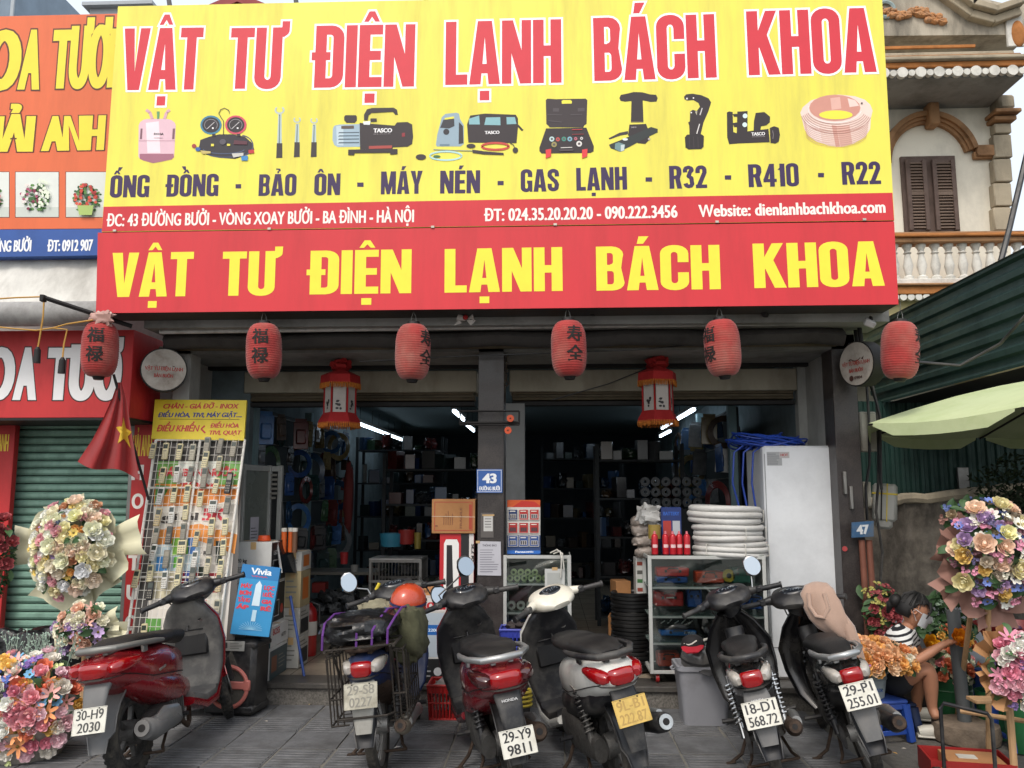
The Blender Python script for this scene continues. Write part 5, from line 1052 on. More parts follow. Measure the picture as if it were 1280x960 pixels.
helmet('orange_helmet','orange helmet with dark blue band resting on the loaded cargo motorbike',MW@Vector((.22,.22,.965)),(R(8),R(10),R(-20)),'#b8401f','#27365c')
m_=MB().m(mat('yellow_tape','#d9c23a',.5)); m_.T=MW@T2; m_.tube([(-.13,.87,1.03),(-.10,.86,1.07)],.012,8); o=m_.build('brake_hose_tag'); tag(o,'small yellow tag on the handlebar of the cargo motorbike','tag')
M6=Matrix.Translation((1.83,4.99,0))@Euler((0,R(-15),R(-7))).to_matrix().to_4x4()@Matrix.Scale(.95,4)@T6
jk=mat('beige_fleece','#a58a7a',.95,var=.1,scale=8,bump=.25,bscale=120,sheen=.4)
def drape(mt,path,n=30,amp=.02,sd=1):
 b=MB().m(mt); k=len(path); vs=[]
 for i,(x,y,z,w_,h_) in enumerate(path):
  for j in range(n):
   a=2*math.pi*j/n; f=1+amp*8*mnoise.noise(Vector((math.cos(a)*1.6+sd,math.sin(a)*1.6,i*.45)))
   fold=1+amp*3*math.sin(a*5+i*.5+sd)
   vs.append((x+w_*f*fold*math.cos(a),y+h_*f*fold*math.sin(a),z))
 b.add(vs,[(i*n+j,i*n+(j+1)%n,(i+1)*n+(j+1)%n,(i+1)*n+j) for i in range(k-1) for j in range(n)]+[tuple(range(n)),tuple(range((k-1)*n,k*n))]); return b
t=thing('beige_jacket','beige hooded jacket hanging over the right grip of the black motorbike','jacket',None,(0,0,0))
jb=drape(jk,[(.17,.84,1.09,.02,.02),(.17,.83,1.075,.075,.045),(.175,.82,1.03,.11,.07),(.19,.80,.95,.125,.085),(.215,.78,.86,.12,.09),(.25,.77,.79,.10,.08),(.285,.765,.73,.07,.06),(.30,.76,.70,.03,.03)],amp=.03); jb.T=None; jb.v=[tuple(M6@Vector(v)) for v in jb.v]; jb.build('jacket_body',t,ang=70)
jb=drape(jk,[(.30,.76,.86,.03,.03),(.325,.75,.78,.045,.04),(.34,.74,.68,.044,.04),(.35,.74,.58,.04,.036),(.355,.735,.54,.036,.032)],amp=.02,n=18,sd=4); jb.v=[tuple(M6@Vector(v)) for v in jb.v]; jb.build('sleeve',t,ang=70)
m_=MB().m(jk); m_.T=M6; m_.tube([(.12,.745,1.03),(.11,.72,.95),(.14,.70,.88),(.19,.69,.865),(.23,.705,.92),(.22,.735,1.02)],.014,8); m_.build('hood_edge',t)
m_=MB().m(mat('pink_strap','#b06aa0',.5)); m_.T=M6; m_.tube([(.30,.76,.53),(.36,.72,.50),(.42,.73,.52)],.007,6); o=m_.build('pink_ribbon'); tag(o,'pink ribbon end hanging below the beige jacket','ribbon')
# ================================================================ lanterns and lights
lred=mat('lantern_paper','#982a26',.8,var=.22,scale=9,dirt='#9a6a5e',damt=.75,dscale=2.2,sheen=.2)
def bend_text(T,ch,ang,z,size,R_,zfun,sq=1.0):
 vs,fs=glyphs(ch,sq,.03,1.0); W=max(p[0] for p in vs); o=[]
 for x,y,_ in vs:
  a=ang+(x-W/2)*size/R_; zz_=z+(y-.45)*size; r_=zfun(zz_)+.004; o.append((r_*math.sin(a),-r_*math.cos(a),zz_))
 return o,fs
def lantern(u,v,Y,chars,ang,label,first=[None]):
 c=at(u,v,Y); t=thing('paper_lantern',label,'lantern','red lanterns hung under the big sign',c,(0,R(random.uniform(-5,5)),R(random.uniform(-4,4)))); H,R0=.205,.128
 rf=lambda z:R0*(1-abs(min(1,abs(z)/H))**3.2)**.5*.62+R0*.38 if abs(z)<H else R0*.38
 if first[0]is None:
  prof=[]; n_=96
  for i in range(n_+1):z=-H+2*H*i/n_; prof.append((rf(z)+(.0028 if i%4==2 else 0),z))
  m_=MB().m(lred); m_.lathe(prof,28); o=m_.build('shade',t,ang=80); first[0]=o.data
 else:part('shade',first[0],t)
 m_=MB().m(dark); m_.lathe([(0,H+.02),(.045,H+.02),(.05,H-.008),(0,H-.01)],18); m_.build('top_cap',t); m_=MB().m(dark); m_.lathe([(0,-H-.022),(.034,-H-.022),(.048,-H+.008),(0,-H+.01)],18); m_.build('bottom_cap',t)
 m_=MB().m(steel); m_.tube([(-.02,0,H+.02),(-.015,0,H+.06),(0,0,H+.10),(.015,0,H+.06),(.02,0,H+.02)],.0025,5); m_.cyl((0,0,H+.1),(0,0,H+.15),.002,n=5); m_.build('hook',t)
 m_=MB().m(mat('ink','#17120f',.8,var=.1))
 for ch,z in zip(chars,(.085,-.06)):
  vs,fs=bend_text(None,ch,R(ang),z,.088,R0,rf); m_.add(vs,fs)
 m_.build('lettering',t,ang=0,recalc=False); return t
YLN=5.96
for u,v,ch,ang,lb in ((125,437,'福禄',12,'leftmost red paper lantern, hanging beside the steel arm above the flag'),(330,439,'福禄',8,'red paper lantern with both characters facing front, right of the round light box'),(516,440,'寿全',62,'red paper lantern with characters turned to its right edge, right of the first tasselled lantern'),(711,436,'寿全',18,'red paper lantern right of the central pillar with characters right of its middle'),(903,435,'福禄',-58,'red paper lantern with characters on its left edge, above the white pipe coils'),(1125,438,'寿全',55,'rightmost red paper lantern, in front of the dark green shed')):
 lantern(u,v,YLN,ch,ang,lb)
gfr=mat('orange_fringe','#b56a24',.9,var=.3,scale=60); rcl=mat('red_cloth','#a31a1c',.8,var=.12,dirt='#5e1414',damt=.4,bump=.2,bscale=80); pnl=mat('lantern_panel','#b5aea8',.8,var=.06,dirt='#857a70',damt=.4)
def palace(u,v,Y,lb):
 c=at(u,v,Y); t=thing('palace_lantern',lb,'lantern','six sided tasselled lanterns inside the bays',c,(0,0,R(12)))
 def hexl(prof,mt,nm):m_=MB().m(mt); m_.lathe(prof,6); return m_.build(nm,t,ang=20)
 hexl([(0,.235),(.09,.235),(.165,.20),(.17,.13),(.165,.125),(0,.125)],rcl,'top_skirt'); hexl([(0,-.12),(.135,-.12),(.175,-.19),(.178,-.215),(0,-.215)],rcl,'bottom_skirt')
 fr=MB().m(gfr); rg=random.Random(2)
 for z,rr in ((.125,.167),(-.212,.174)):
  for k in range(72):
   a=2*math.pi*k/72; s6=math.cos(math.pi/6)/math.cos((a%(math.pi/3))-math.pi/6); r_=rr*s6; l_=rg.uniform(.03,.042); fr.cyl((r_*math.cos(a),r_*math.sin(a),z+.008),(r_*1.02*math.cos(a),r_*1.02*math.sin(a),z-l_),.006,.004,n=4,caps=False)
 fr.build('fringe',t)['kind']='stuff'
 for k in range(6):
  a0,a1=R(60*k),R(60*k+60); r_=.130; p0,p1=Vector((r_*math.cos(a0),r_*math.sin(a0),0)),Vector((r_*math.cos(a1),r_*math.sin(a1),0)); mid=(p0+p1)/2; ex=(p1-p0).normalized()
  m_=MB().m(pnl); q0,q1=p0+ex*.012,p1-ex*.012; up=Vector((0,0,1)); m_.add([q0-up*.12,q1-up*.12,q1+up*.125,q0+up*.125],[(0,1,2,3)]); pn=m_.build('panel',t,ang=0)
  n_=Vector((mid.x,mid.y,0)).normalized(); pl=Pl(mid,ex,(0,0,1)); pl.n=n_; p=PR(pl,.002); rg=random.Random(k%3)
  for _ in range(9):p.disc(rg.uniform(-.022,.022),rg.uniform(-.09,-.02),rg.uniform(.006,.016),rg.uniform(.006,.014),'#2a2526',False,7)
  p.done('picture',pn)
  m_=MB().m(rcl); m_.cyl(p0-up*.125,p0+up*.13,.008,n=6); m_.build('post',t)
 m_=lump('x',rcl,(0,0,.29),(.085,.085,.055),3,None,.5,20,10,9); m_.build('top_rosette',t); m_=MB().m(dark); m_.cyl((0,0,.3),(0,0,.42),.003,n=5); m_.build('cord',t)
palace(425,499,6.95,'tasselled red palace lantern in the left bay'); palace(822,496,6.95,'tasselled red palace lantern in the right bay')
def lightbox(u,v,Y,nrm,lb,side):
 c=at(u,v,Y); n_=Vector(nrm).normalized(); t=thing('round_light_box',lb,'sign','round light boxes on the posts',c); up=Vector((0,0,1)); ex=up.cross(n_); pl=Pl((0,0,0),ex,up)
 m_=MB().m(dark); m_.cyl(-n_*.06,n_*.06,.175,n=36); m_.build('rim',t)
 m_=MB().m(mat('dirty_acrylic','#b7b0a6',.4,var=.06,dirt='#6d5f52',damt=.7,dscale=4)); m_.cyl(n_*.055,n_*.066,.165,n=36); m_.cyl(-n_*.066,-n_*.055,.165,n=36); m_.build('face',t)
 p=PR(pl,.067);
 p.poly([(-.03,.09),(-.015,.125),(0,.06),(.02,.13),(.03,.08),(.05,.10),(.04,.035),(-.04,.035)],'#4b2f28',False); p.arc(0,.07,.06,.05,190,350,.008,'#4b2f28',False); p.poly([(-.075,.03),(-.05,.045),(-.05,.02)],'#4b2f28',False); p.poly([(.055,.03),(.085,.05),(.075,.02)],'#4b2f28',False)
 p.text('VẬT TƯ ĐIỆN LẠNH',-.14,-.01,.14,-.01,.028,'#a23a30',off=.03,sq=.6,px=False); p.text('BÁN BUÔN',-.07,-.065,.07,-.065,.028,'#a23a30',off=.03,sq=.6,px=False)
 if side:p.disc(-.05,-.11,.022,.022,'#4b2f28',False); p.text('0904',-.02,-.12,.06,-.12,.022,'#4b2f28',off=.02,sq=.6,px=False)
 p.done('lettering',t); m_=MB().m(dark); m_.cyl((0,.0,.175),(0,.02,.30),.018,n=8); m_.cyl((0,.08,.175),(0,.1,.30),.018,n=8); m_.build('bracket',t)
lightbox(205,463,6.45,(.42,-.9,-.05),'round grimy light box at the left end, under the leftmost lanterns',False); lightbox(1078,455,6.4,(-.93,-.42,-.03),'round light box seen edge on at the right granite pillar',True)
t=thing('red_flag','limp red flag with a yellow star hanging left of the remote rack','flag',loc=at(150,480,6.05)); o0=at(150,480,6.05)
fl=mat('flag_cloth','#8e1616',.7,var=.1,dirt='#5e1212',damt=.3,sheen=.2)
L_=[(147,478),(140,498),(128,525),(115,550),(97,577)]; Rr=[(152,478),(158,500),(163,530),(168,560),(174,598)]
m_=MB().m(fl); vs=[]; nr,nc=16,26
def lerp(P_,f):k=f*(len(P_)-1); i=min(int(k),len(P_)-2); g=k-i; return (P_[i][0]*(1-g)+P_[i+1][0]*g,P_[i][1]*(1-g)+P_[i+1][1]*g)
def fp(f,g,off=0.0):
 a,b=lerp(L_,f),lerp(Rr,f); u=a[0]*(1-g)+b[0]*g; v=a[1]*(1-g)+b[1]*g+4*math.sin(g*7)*f
 return at(u,v,6.05+.05*(f*.9+.1)*math.sin(g*15+f*1.5)-off)-o0
for i in range(nr+1):
 for j in range(nc+1):vs.append(fp(i/nr,j/nc))
m_.add(vs,[(i*(nc+1)+j,i*(nc+1)+j+1,(i+1)*(nc+1)+j+1,(i+1)*(nc+1)+j) for i in range(nr) for j in range(nc)]); m_.build('cloth',t,ang=80)
st=[];
for k in range(10):r_=1.0 if k%2==0 else .42; a=R(90+36*k); st.append((.62-.17*r_*math.sin(a),.76+.26*r_*math.cos(a)))
cen_=(.62,.76); vs=[fp(cen_[0],cen_[1],.008)]; ring=[]
for k in range(10):
 for q_ in (.5,1.0):pass
N_=3; rows=[]
for k in range(10):
 a,b=st[k],st[(k+1)%10]
 for j in range(4):f=j/4; ring.append((a[0]*(1-f)+b[0]*f,a[1]*(1-f)+b[1]*f))
m_=MB().m(mat('flag_star','#c9a52c',.7,var=.08)); vs=[]; K_=len(ring)
for l_ in range(N_+1):
 for q_ in ring:f=l_/N_; vs.append(fp(cen_[0]*(1-f)+q_[0]*f,cen_[1]*(1-f)+q_[1]*f,.006))
m_.add(vs,[(l_*K_+j,l_*K_+(j+1)%K_,(l_+1)*K_+(j+1)%K_,(l_+1)*K_+j) for l_ in range(N_) for j in range(K_)]); m_.build('star',t,ang=80)
m_=MB().m(dark); m_.cyl(at(142,468,6.03)-o0,at(186,625,6.2)-o0,.01,n=8); m_.build('pole',t)
o=lump('p',mat('torn_film','#b08a80',.3,var=.2),at(128,398,5.9),(.08,.03,.05),8,None,.9,18,10,8).build('torn_plastic',ang=60); tag(o,'crumpled pinkish plastic film tied above the leftmost lantern','plastic film')
t=thing('ribbon_bow','faded white and red ribbon bow under the middle of the sign','ribbon',loc=at(582,399,6.1))
m_=MB().m(mat('bow_white','#b9b2ac',.7)); m_.loft([(-.06,0,.02,.03,.02),(0,0,0,.015,.015),(.06,0,.015,.03,.02)],10); m_.add([(-.05,0,0),(-.09,.0,-.05),(-.03,0,-.03),(.0,0,0),(.04,0,-.05),(.08,0,-.01)],[(0,1,2),(3,4,5)]); m_.build('loop',t); m_=MB().m(rcl); m_.ball((0,-.02,.01),(.02,.015,.02),8,6); m_.build('knot',t)
# ================================================================ rack of remote controls
Z0,Z1=(6.05,.12),(6.60,2.36)
pk=Pl((0,Z0[0],Z0[1]),(1,0,0),(0,Z1[0]-Z0[0],Z1[1]-Z0[1])); ori=Vector((-2.8,6.1,.0)); ri=Matrix.Translation(-ori)
t=thing('remote_rack','white wire rack leaning at the left wall, hung with remote controls under a yellow board','rack',loc=ori); wm=mat('white_wire','#dedbd3',.5,var=.08,dirt='#6f675c',damt=.5)
TL,TR,BR,BL=pk.px(195,550),pk.px(306,551),pk.px(272,800),pk.px(158,810)
BL=(BL[0],-.1+.1); BR=(BR[0],0.0)
def rk(f,g):
 a=(BL[0]*(1-f)+BR[0]*f,0.0); b=(TL[0]*(1-f)+TR[0]*f,TL[1]); return (a[0]*(1-g)+b[0]*g,a[1]*(1-g)+b[1]*g)
m_=MB().m(wm); m_.T=ri
for f in (0,.5,1):m_.cyl(pk.w(*rk(f,0),.0),pk.w(*rk(f,1.0),.0),.011,n=8)
for g in (0.02,.45,.8,1.0):m_.cyl(pk.w(*rk(0,g),.0),pk.w(*rk(1,g),.0),.009,n=8)
m_.build('frame',t)
m_=MB().m(wm); m_.T=ri
for i in range(1,16):m_.cyl(pk.w(*rk(i/16,.02),.012),pk.w(*rk(i/16,1),.012),.0022,n=4,caps=False)
for i in range(1,30):m_.cyl(pk.w(*rk(0,i/30),.015),pk.w(*rk(1,i/30),.015),.0022,n=4,caps=False)
m_.build('wire_mesh',t)['kind']='stuff'
Xp=lambda x:140+x/3.694; Yp=lambda y:540+y/3.694
p=PR(pk,-.03,step=.0003); p.T=ri
def pp(pts,col):p.poly([(Xp(a),Yp(b)) for a,b in pts],col)
pp([(178,40),(606,40),(598,100),(560,960),(90,960),(170,160)],'#4a4643')
pp([(205,130),(590,130),(575,300),(520,960),(150,960),(180,500)],'#d9d2c8')
pp([(205,130),(590,130),(584,240),(195,240)],'#6ba04a'); pp([(300,130),(480,130),(470,270),(290,260)],'#dfe3d8'); pp([(190,235),(584,240),(578,330),(185,340)],'#e08a3a'); pp([(195,240),(260,245),(215,330),(188,335)],'#4c8c3a')
pp([(185,340),(400,350),(578,300),(572,470),(400,440),(182,450)],'#ddd8cc'); pp([(182,450),(400,420),(572,470),(560,560),(400,500),(180,520)],'#e09040')
pp([(180,520),(400,500),(400,640),(170,640)],'#b9c9ce'); pp([(270,490),(345,480),(345,560),(270,570)],'#7cb342'); pp([(345,485),(385,480),(380,560),(345,560)],'#3d74b8'); pp([(200,575),(250,570),(245,640),(195,640)],'#3c86c4'); pp([(280,575),(330,570),(325,620),(275,625)],'#58a834')
pp([(285,640),(490,650),(480,740),(280,730)],'#a82434'); pp([(330,640),(365,640),(360,730),(325,730)],'#23449a'); pp([(395,620),(430,620),(425,735),(392,735)],'#1d2a1a'); pp([(474,500),(505,500),(500,610),(472,610)],'#1d2a20'); pp([(172,640),(280,640),(270,760),(165,770)],'#cfc6a8')
pp([(280,740),(520,740),(505,960),(260,960)],'#d8d4c4'); pp([(150,860),(220,860),(215,960),(140,960)],'#5c9a44'); pp([(440,840),(500,840),(490,960),(430,960)],'#e0c860')
for s_,x0,x1,yb,c_,col in (('MÁY BÁN NƯỚC',208,568,200,34,'#c52a35'),('TỰ ĐỘNG',305,478,262,30,'#c52a35'),('giá chỉ',220,390,408,34,'#3a3634'),('5K',408,520,408,58,'#c8303f'),('RẺ',415,445,565,18,'#3a3634'),('hệt',380,430,795,32,'#c8303f'),('NƯỚC',320,500,880,44,'#c8303f')):
 p.text(s_,Xp(x0),Yp(yb),Xp(x1),Yp(yb),c_/3.694,col,off=.045,sq=.7)
p.done('poster',t)
m_=MB().m(mat('poster_back','#9a958c',.8)); m_.T=ri; m_.prism([rk(.02,.01),rk(.98,.01),rk(.98,.99),rk(.02,.99)],pk.mat4(),-.045,-.034); m_.build('backing_board',t)
ti_=pk; m_=MB().m(mat('yellow_board','#d9c22a',.5,var=.04,dirt='#8f8338',damt=.4)); m_.T=ri; T=pk.mat4(); cs=[pk.px(*q_) for q_ in ((190,549),(305.5,551),(309,501),(194.5,500))]; m_.prism(cs,T,-.01,.012); yb_=m_.build('yellow_board',t)
p=PR(pk,.013); p.T=ri; X2=lambda x:150+x/4.267; Y2=lambda y:480+y/4.267
for s_,x0,x1,yb,c_,col in (('CHÂN - GIÁ ĐỠ - INOX',230,632,134,25,'#b8282c'),('ĐIỀU HÒA, TIVI, MÁY GIẶT....',203,652,180,24,'#26307a'),('ĐIỀU KHIỂN',195,420,256,33,'#b8282c'),('ĐIỀU HÒA',482,636,236,22,'#b8282c'),('TIVI, QUẠT',474,646,273,22,'#b8282c')):p.text(s_,X2(x0),Y2(yb),X2(x1),Y2(yb),c_/4.267,col,off=.035,sq=.72,shear=.12)
p.line([(X2(215),Y2(190)),(X2(640),Y2(192))],.6,'#5a4a22'); p.line([(X2(456),Y2(225)),(X2(436),Y2(243)),(X2(458),Y2(264))],2.0,'#b8282c'); p.done('lettering',yb_)
rmt=mat('remote_plastic',src='obj',rough=.5,var=.06); btn=mat('remote_buttons','#8a8578',.6,var=.1); scr=mat('remote_screen','#39423c',.25,var=.1)
def remote_mesh(kind):
 b=MB().m(rmt); W_,H_=(.046,.135) if kind!=2 else (.07,.11); b.box((0,0,0),(W_,.018,H_),.005)
 b.m(scr if kind!=1 else btn).box((0,-.0092,H_*.27),(W_*.74,.002,H_*.26),.0006)
 for j in range(4):
  for i in range(3):
   if kind==0 and j==0:
    if i==1:b.m(btn).box((0,-.0095,.0),(W_*.6,.003,.01),.001)
    continue
   b.m(btn).box(((i-1)*W_*.27,-.0095,-.002-j*.016),(W_*.17,.003,.008),.001)
 o_=b.build('remote_control'); me=o_.data; bpy.data.objects.remove(o_); return me
RM=[remote_mesh(k) for k in range(3)]
CR_,WH,GR,DK='#c9bf98','#c9c8c2','#77746c','#232325'
rl=[(195,92,CR_),(254,93,CR_),(318,96,CR_),(378,98,'#aaa594'),(444,66,'#8f8a7e'),(505,70,GR),(566,82,'#989284'),(437,132,CR_),(501,150,'#b5ad92'),(240,203,CR_),(306,198,WH),(368,198,GR),(432,213,'#807c72'),(486,252,CR_),(545,240,DK),(229,300,WH),(293,293,CR_),(354,288,CR_),(414,313,CR_),(472,347,WH),(538,342,GR),(219,397,'#c0ad84'),(282,385,WH),(346,373,CR_),(210,480,'#8f8a7e'),(270,480,'#4b4a48'),(336,463,'#7b786e'),(466,440,CR_),(528,440,CR_),(396,495,'#c0ad84'),(330,535,CR_),(198,560,WH),(258,590,GR),(388,590,WH),(457,530,'#7b786e'),(520,535,CR_),(320,620,CR_),(448,620,'#b5ad92'),(508,628,CR_),(118,680,CR_),(184,655,CR_),(250,685,WH),(308,695,CR_),(378,665,'#66635c'),(440,700,DK),(499,698,'#c0ad84'),(184,735,DK),(365,795,'#35373a'),(422,825,WH),(490,820,'#a9a48e'),(480,918,CR_),(155,930,CR_)]
nm_={CR_:'cream',WH:'white',GR:'grey',DK:'black'}; rows_=['top','second','third','fourth','fifth','sixth','seventh','eighth','ninth','lowest']; ordn=['first','second','third','fourth','fifth','sixth','seventh','eighth','ninth','tenth','eleventh','twelfth']
rows={}
for q_ in rl:rows.setdefault(min(9,int((q_[1]-40)/92)),[]).append(q_)
for ri_,qs in sorted(rows.items()):
 qs.sort()
 for k,(x,y,c_) in enumerate(qs):
  kind=2 if (x,y) in ((472,347),(330,535)) else (1 if c_ in (DK,GR,'#7b786e') and k%2 else 0); a,b=pk.px(Xp(x),Yp(y)); q_=pk.w(a,b,.028)
  o=bpy.data.objects.new('remote_control',RM[kind]); COL.objects.link(o); o.location=q_; o.color=(*S(c_),1); tl_=math.atan2(Z1[0]-Z0[0],Z1[1]-Z0[1]); o.rotation_euler=(-tl_,R(random.uniform(-4,4)),0)
  sc=random.uniform(.92,1.05); o.scale=(sc,sc,sc*(1.25 if (x,y) in ((432,213),(545,240)) else 1))
  tag(o,'%s remote control, %s from the left in the %s row of the wire rack'%(nm_.get(c_,'pale grey' if c_ in ('#aaa594','#989284','#a9a48e') else 'dull beige' if c_[1] in 'bc' else 'dark grey'),ordn[k],rows_[ri_]),'remote control','remote controls hung on the wire rack')
# ================================================================ goods at the front of the shop
card=mat('cardboard','#a9784c',.85,var=.08,scale=5,dirt='#7a5534',damt=.3); tapem=mat('carton_tape','#b8986a',.3); whc=mat('white_carton','#c4c3bf',.7,var=.05,dirt='#8b867e',damt=.35); bkc=mat('black_carton','#17171a',.6,var=.1,dirt='#44413c',damt=.3)
def carton(name,label,cat,x0,x1,y0,y1,z0,z1,mt,rotz=0.0,tilt=(0,0),front=None,side=None,top=None,group=None,tape=True,sm=None):
 """box thing: front(PR, w, h) draws on the face toward the street, side(PR, d, h) on its right face"""
 w_,d_,h_=abs(x1-x0),y1-y0,z1-z0; t=thing(name,label,cat,group,((x0+x1)/2,(y0+y1)/2,z0),(tilt[0],tilt[1],rotz))
 m_=MB().m(mt); m_.box((0,0,h_/2),(w_,d_,h_),.003); m_.build('carton',t)
 m_=MB().m(dark if mt is bkc else mt); m_.box((0,0,h_+.0008),(w_*.98,.0025,.0012));
 if tape:m_.m(tapem).box((0,0,h_+.0016),(w_*.96,.045,.001)); m_.box((0,-d_/2-.0006,h_-.03),(.045,.001,.058))
 m_.build('lid_seam',t)
 if front:p=PR(Pl((-w_/2,-d_/2,0)),.001); front(p,w_,h_); p.done('front_print',t)
 if side:p=PR(Pl((w_/2,-d_/2,0),(0,1,0),(0,0,1)),.001); side(p,d_,h_); p.done('side_print',t)
 if top:p=PR(Pl((-w_/2,-d_/2,h_),(1,0,0),(0,1,0)),.003); top(p,w_,d_); p.done('top_print',t)
 return t
def tx(p,s_,x0,z,x1,h,col,off=.03,sq=.75):p.text(s_,x0,z,x1,z,h,col,off=off,sq=sq,px=False)
def rc(p,x0,z0,x1,z1,col):p.rect(x0,z0,x1,z1,col,False)
def lines(p,x0,x1,z0,z1,n,col,sd=1,wd=.3):
 rg=random.Random(sd)
 for i in range(n):z=z1-(z1-z0)*(i+.5)/n; h=(z1-z0)/n*wd; rc(p,x0,z-h/2,x0+(x1-x0)*rg.uniform(.6,1),z+h/2,col)
xs,xe=xat(270,6.17),xat(329,6.17); wS=xe-xs; t=thing('loudspeaker','black trolley loudspeaker with a round pink grille handle on the pavement','loudspeaker',None,((xs+xe)/2,6.30,0),(R(-2),0,R(-4)))
m_=MB().m(blk); m_.box((0,0,.275),(wS,.29,.54),.035); m_.box((0,0,.05),(wS+.02,.3,.06),.015); m_.box((0,0,.5),(wS+.015,.295,.05),.015); m_.build('cabinet',t)
pk_=mat('salmon_plastic','#c8756a',.5,var=.06,dirt='#8b5850',damt=.35)
m_=MB().m(mat('speaker_grille','#57534c',.7,var=.15,scale=60,bump=.6,bscale=300)); m_.cyl((0,-.150,.21),(0,-.160,.21),.145,n=36); m_.add([(-.07,-.153,.33),(.07,-.153,.33),(0,-.153,.47)],[(0,1,2)]); m_.build('grille',t)
m_=MB().m(pk_); m_.ring((0,-.165,.21),.142,.015,'y',40,8); m_.box((0,-.172,.225),(.31,.02,.055),.008); m_.box((-.14,-.168,.225),(.05,.03,.075),.008); m_.box((.14,-.168,.225),(.05,.03,.075),.008); m_.build('handle_ring',t)
m_=MB().m(mat('control_plate','#9b9a94',.5,var=.1)); m_.box((0,-.152,.495),(.2,.008,.07),.002); cp_=m_.build('control_panel',t)
p=PR(Pl((-.1,-.156,.46)),.0005); rc(p,.01,.02,.07,.06,'#35373a'); lines(p,.09,.19,.015,.06,4,'#55534e'); p.done('print',cp_)
m_=MB().m(rub);
for sx in (-1,1):m_.cyl((sx*.13,.12,.03),(sx*.16,.12,.03),.03,n=14)
m_.build('caster',t)
m_=MB().m(blk); m_.tube([(-.06,-.02,.55),(-.05,-.02,.585),(.05,-.02,.585),(.06,-.02,.55)],.012,8); m_.build('top_handle',t)
def f_blue(p,w_,h_):
 rc(p,0,0,w_,h_,'#2f8fc4'); rc(p,0,h_*.80,w_,h_,'#2376b0'); tx(p,'Vivia',w_*.25,h_*.87,w_*.8,h_*.09,'#e9eef0'); tx(p,'VIVIA',w_*.28,h_*.83,w_*.72,h_*.02,'#c8303f')
 for k in range(4):
  z=h_*(.66-.10*k); tx(p,('MÁY','BƠM','TĂNG','ÁP')[k],w_*(.06-.01*k),z,w_*.36,h_*.06,'#d03a4a',off=.06); tx(p,('LỌC','NƯỚC','GIA','RẺ')[k],w_*.66,z,w_*.94,h_*.06,'#d03a4a',off=.06)
 p.poly([(w_*.42,h_*.42),(w_*.62,h_*.42),(w_*.60,h_*.72),(w_*.52,h_*.78),(w_*.44,h_*.72)],'#cfe3ec',False); p.poly([(w_*.47,h_*.2),(w_*.58,h_*.2),(w_*.58,h_*.36),(w_*.47,h_*.36)],'#b5d6e6',False)
 for k in range(14):a=R(180*k/13); p.line([(w_*.5,h_*.08),(w_*.5+w_*.3*math.cos(a),h_*.08+h_*.12*math.sin(a))],.003,'#8cc6e4',False)
carton('blue_box','bright blue appliance box leaning on top of the black loudspeaker','box',xat(296,6.2),xat(341,6.2),6.14,6.32,.568,.568+.50,mat('blue_carton','#2a80b4',.5,var=.05),R(14),(R(-8),R(7)),f_blue,lambda p,d_,h_:(tx(p,'MÁY BƠM',.02,h_*.6,d_*.9,.03,'#d03a4a'),lines(p,.02,d_*.8,h_*.2,h_*.5,6,'#1d4f7a')),tape=False)
def s_black(p,d_,h_):
 rc(p,.01,.01,d_-.01,h_-.01,'#16161a'); rc(p,d_*.12,h_*.15,d_*.62,h_*.55,'#c4c3bf'); rc(p,d_*.14,h_*.17,d_*.60,h_*.53,'#0e0e12'); tx(p,'LED',d_*.15,h_*.68,d_*.4,h_*.1,'#c4c3bf'); p.disc(d_*.8,h_*.3,d_*.1,d_*.1,'#a83228',False)
def f_teal(p,w_,h_):rc(p,0,0,w_,h_,'#1b4a50'); rc(p,w_*.2,h_*.2,w_*.55,h_*.5,'#c9c6be'); tx(p,'12V',w_*.6,h_*.6,w_*.9,h_*.2,'#c9c6be')
def f_cam(p,w_,h_):lines(p,w_*.1,w_*.7,h_*.65,h_*.85,3,'#77756e'); rc(p,w_*.1,h_*.12,w_*.55,h_*.42,'#17181b'); rc(p,w_*.6,h_*.15,w_*.9,h_*.5,'#26282c'); p.disc(w_*.75,h_*.3,.012,.012,'#b9b6ae',False)
sx=xat(347,6.6)
YC=6.56
carton('white_carton','lowest white carton with a printed camera picture, beside the loudspeaker on the step','box',xat(328,YC),sx,YC,YC+.42,.171,.171+.24,whc,front=f_cam,side=lambda p,d_,h_:(rc(p,.0,.0,d_,h_*.9,'#3a4a4e'),rc(p,d_*.1,h_*.2,d_*.4,h_*.7,'#7a4a34'),lines(p,d_*.5,d_*.9,h_*.2,h_*.7,4,'#77756e')),group='cartons stacked on the step')
carton('white_carton','white carton with a teal front, second in the stack on the step','box',xat(328,YC),sx,YC,YC+.44,.413,.413+.16,whc,front=f_teal,side=lambda p,d_,h_:(tx(p,'BOSS',.05,h_*.55,.22,.05,'#a8302c'),tx(p,'AUTO',.26,h_*.3,.38,.03,'#55534e')),group='cartons stacked on the step')
for k in range(2):
 carton('white_carton',['white carton with a black printed side, third in the stack behind the blue box','topmost white carton with a black printed side behind the blue box'][k],'box',xat(298,YC+.1),xat(343,YC+.1),YC+.08,YC+.46,.575+.325*k,.897+.325*k,whc,front=lambda p,w_,h_:(tx(p,'20 kg',.02,h_*.5,.1,.03,'#2a2a2a'),lines(p,.02,w_*.7,h_*.15,h_*.4,5,'#55534e')),side=s_black,group='cartons stacked on the step')
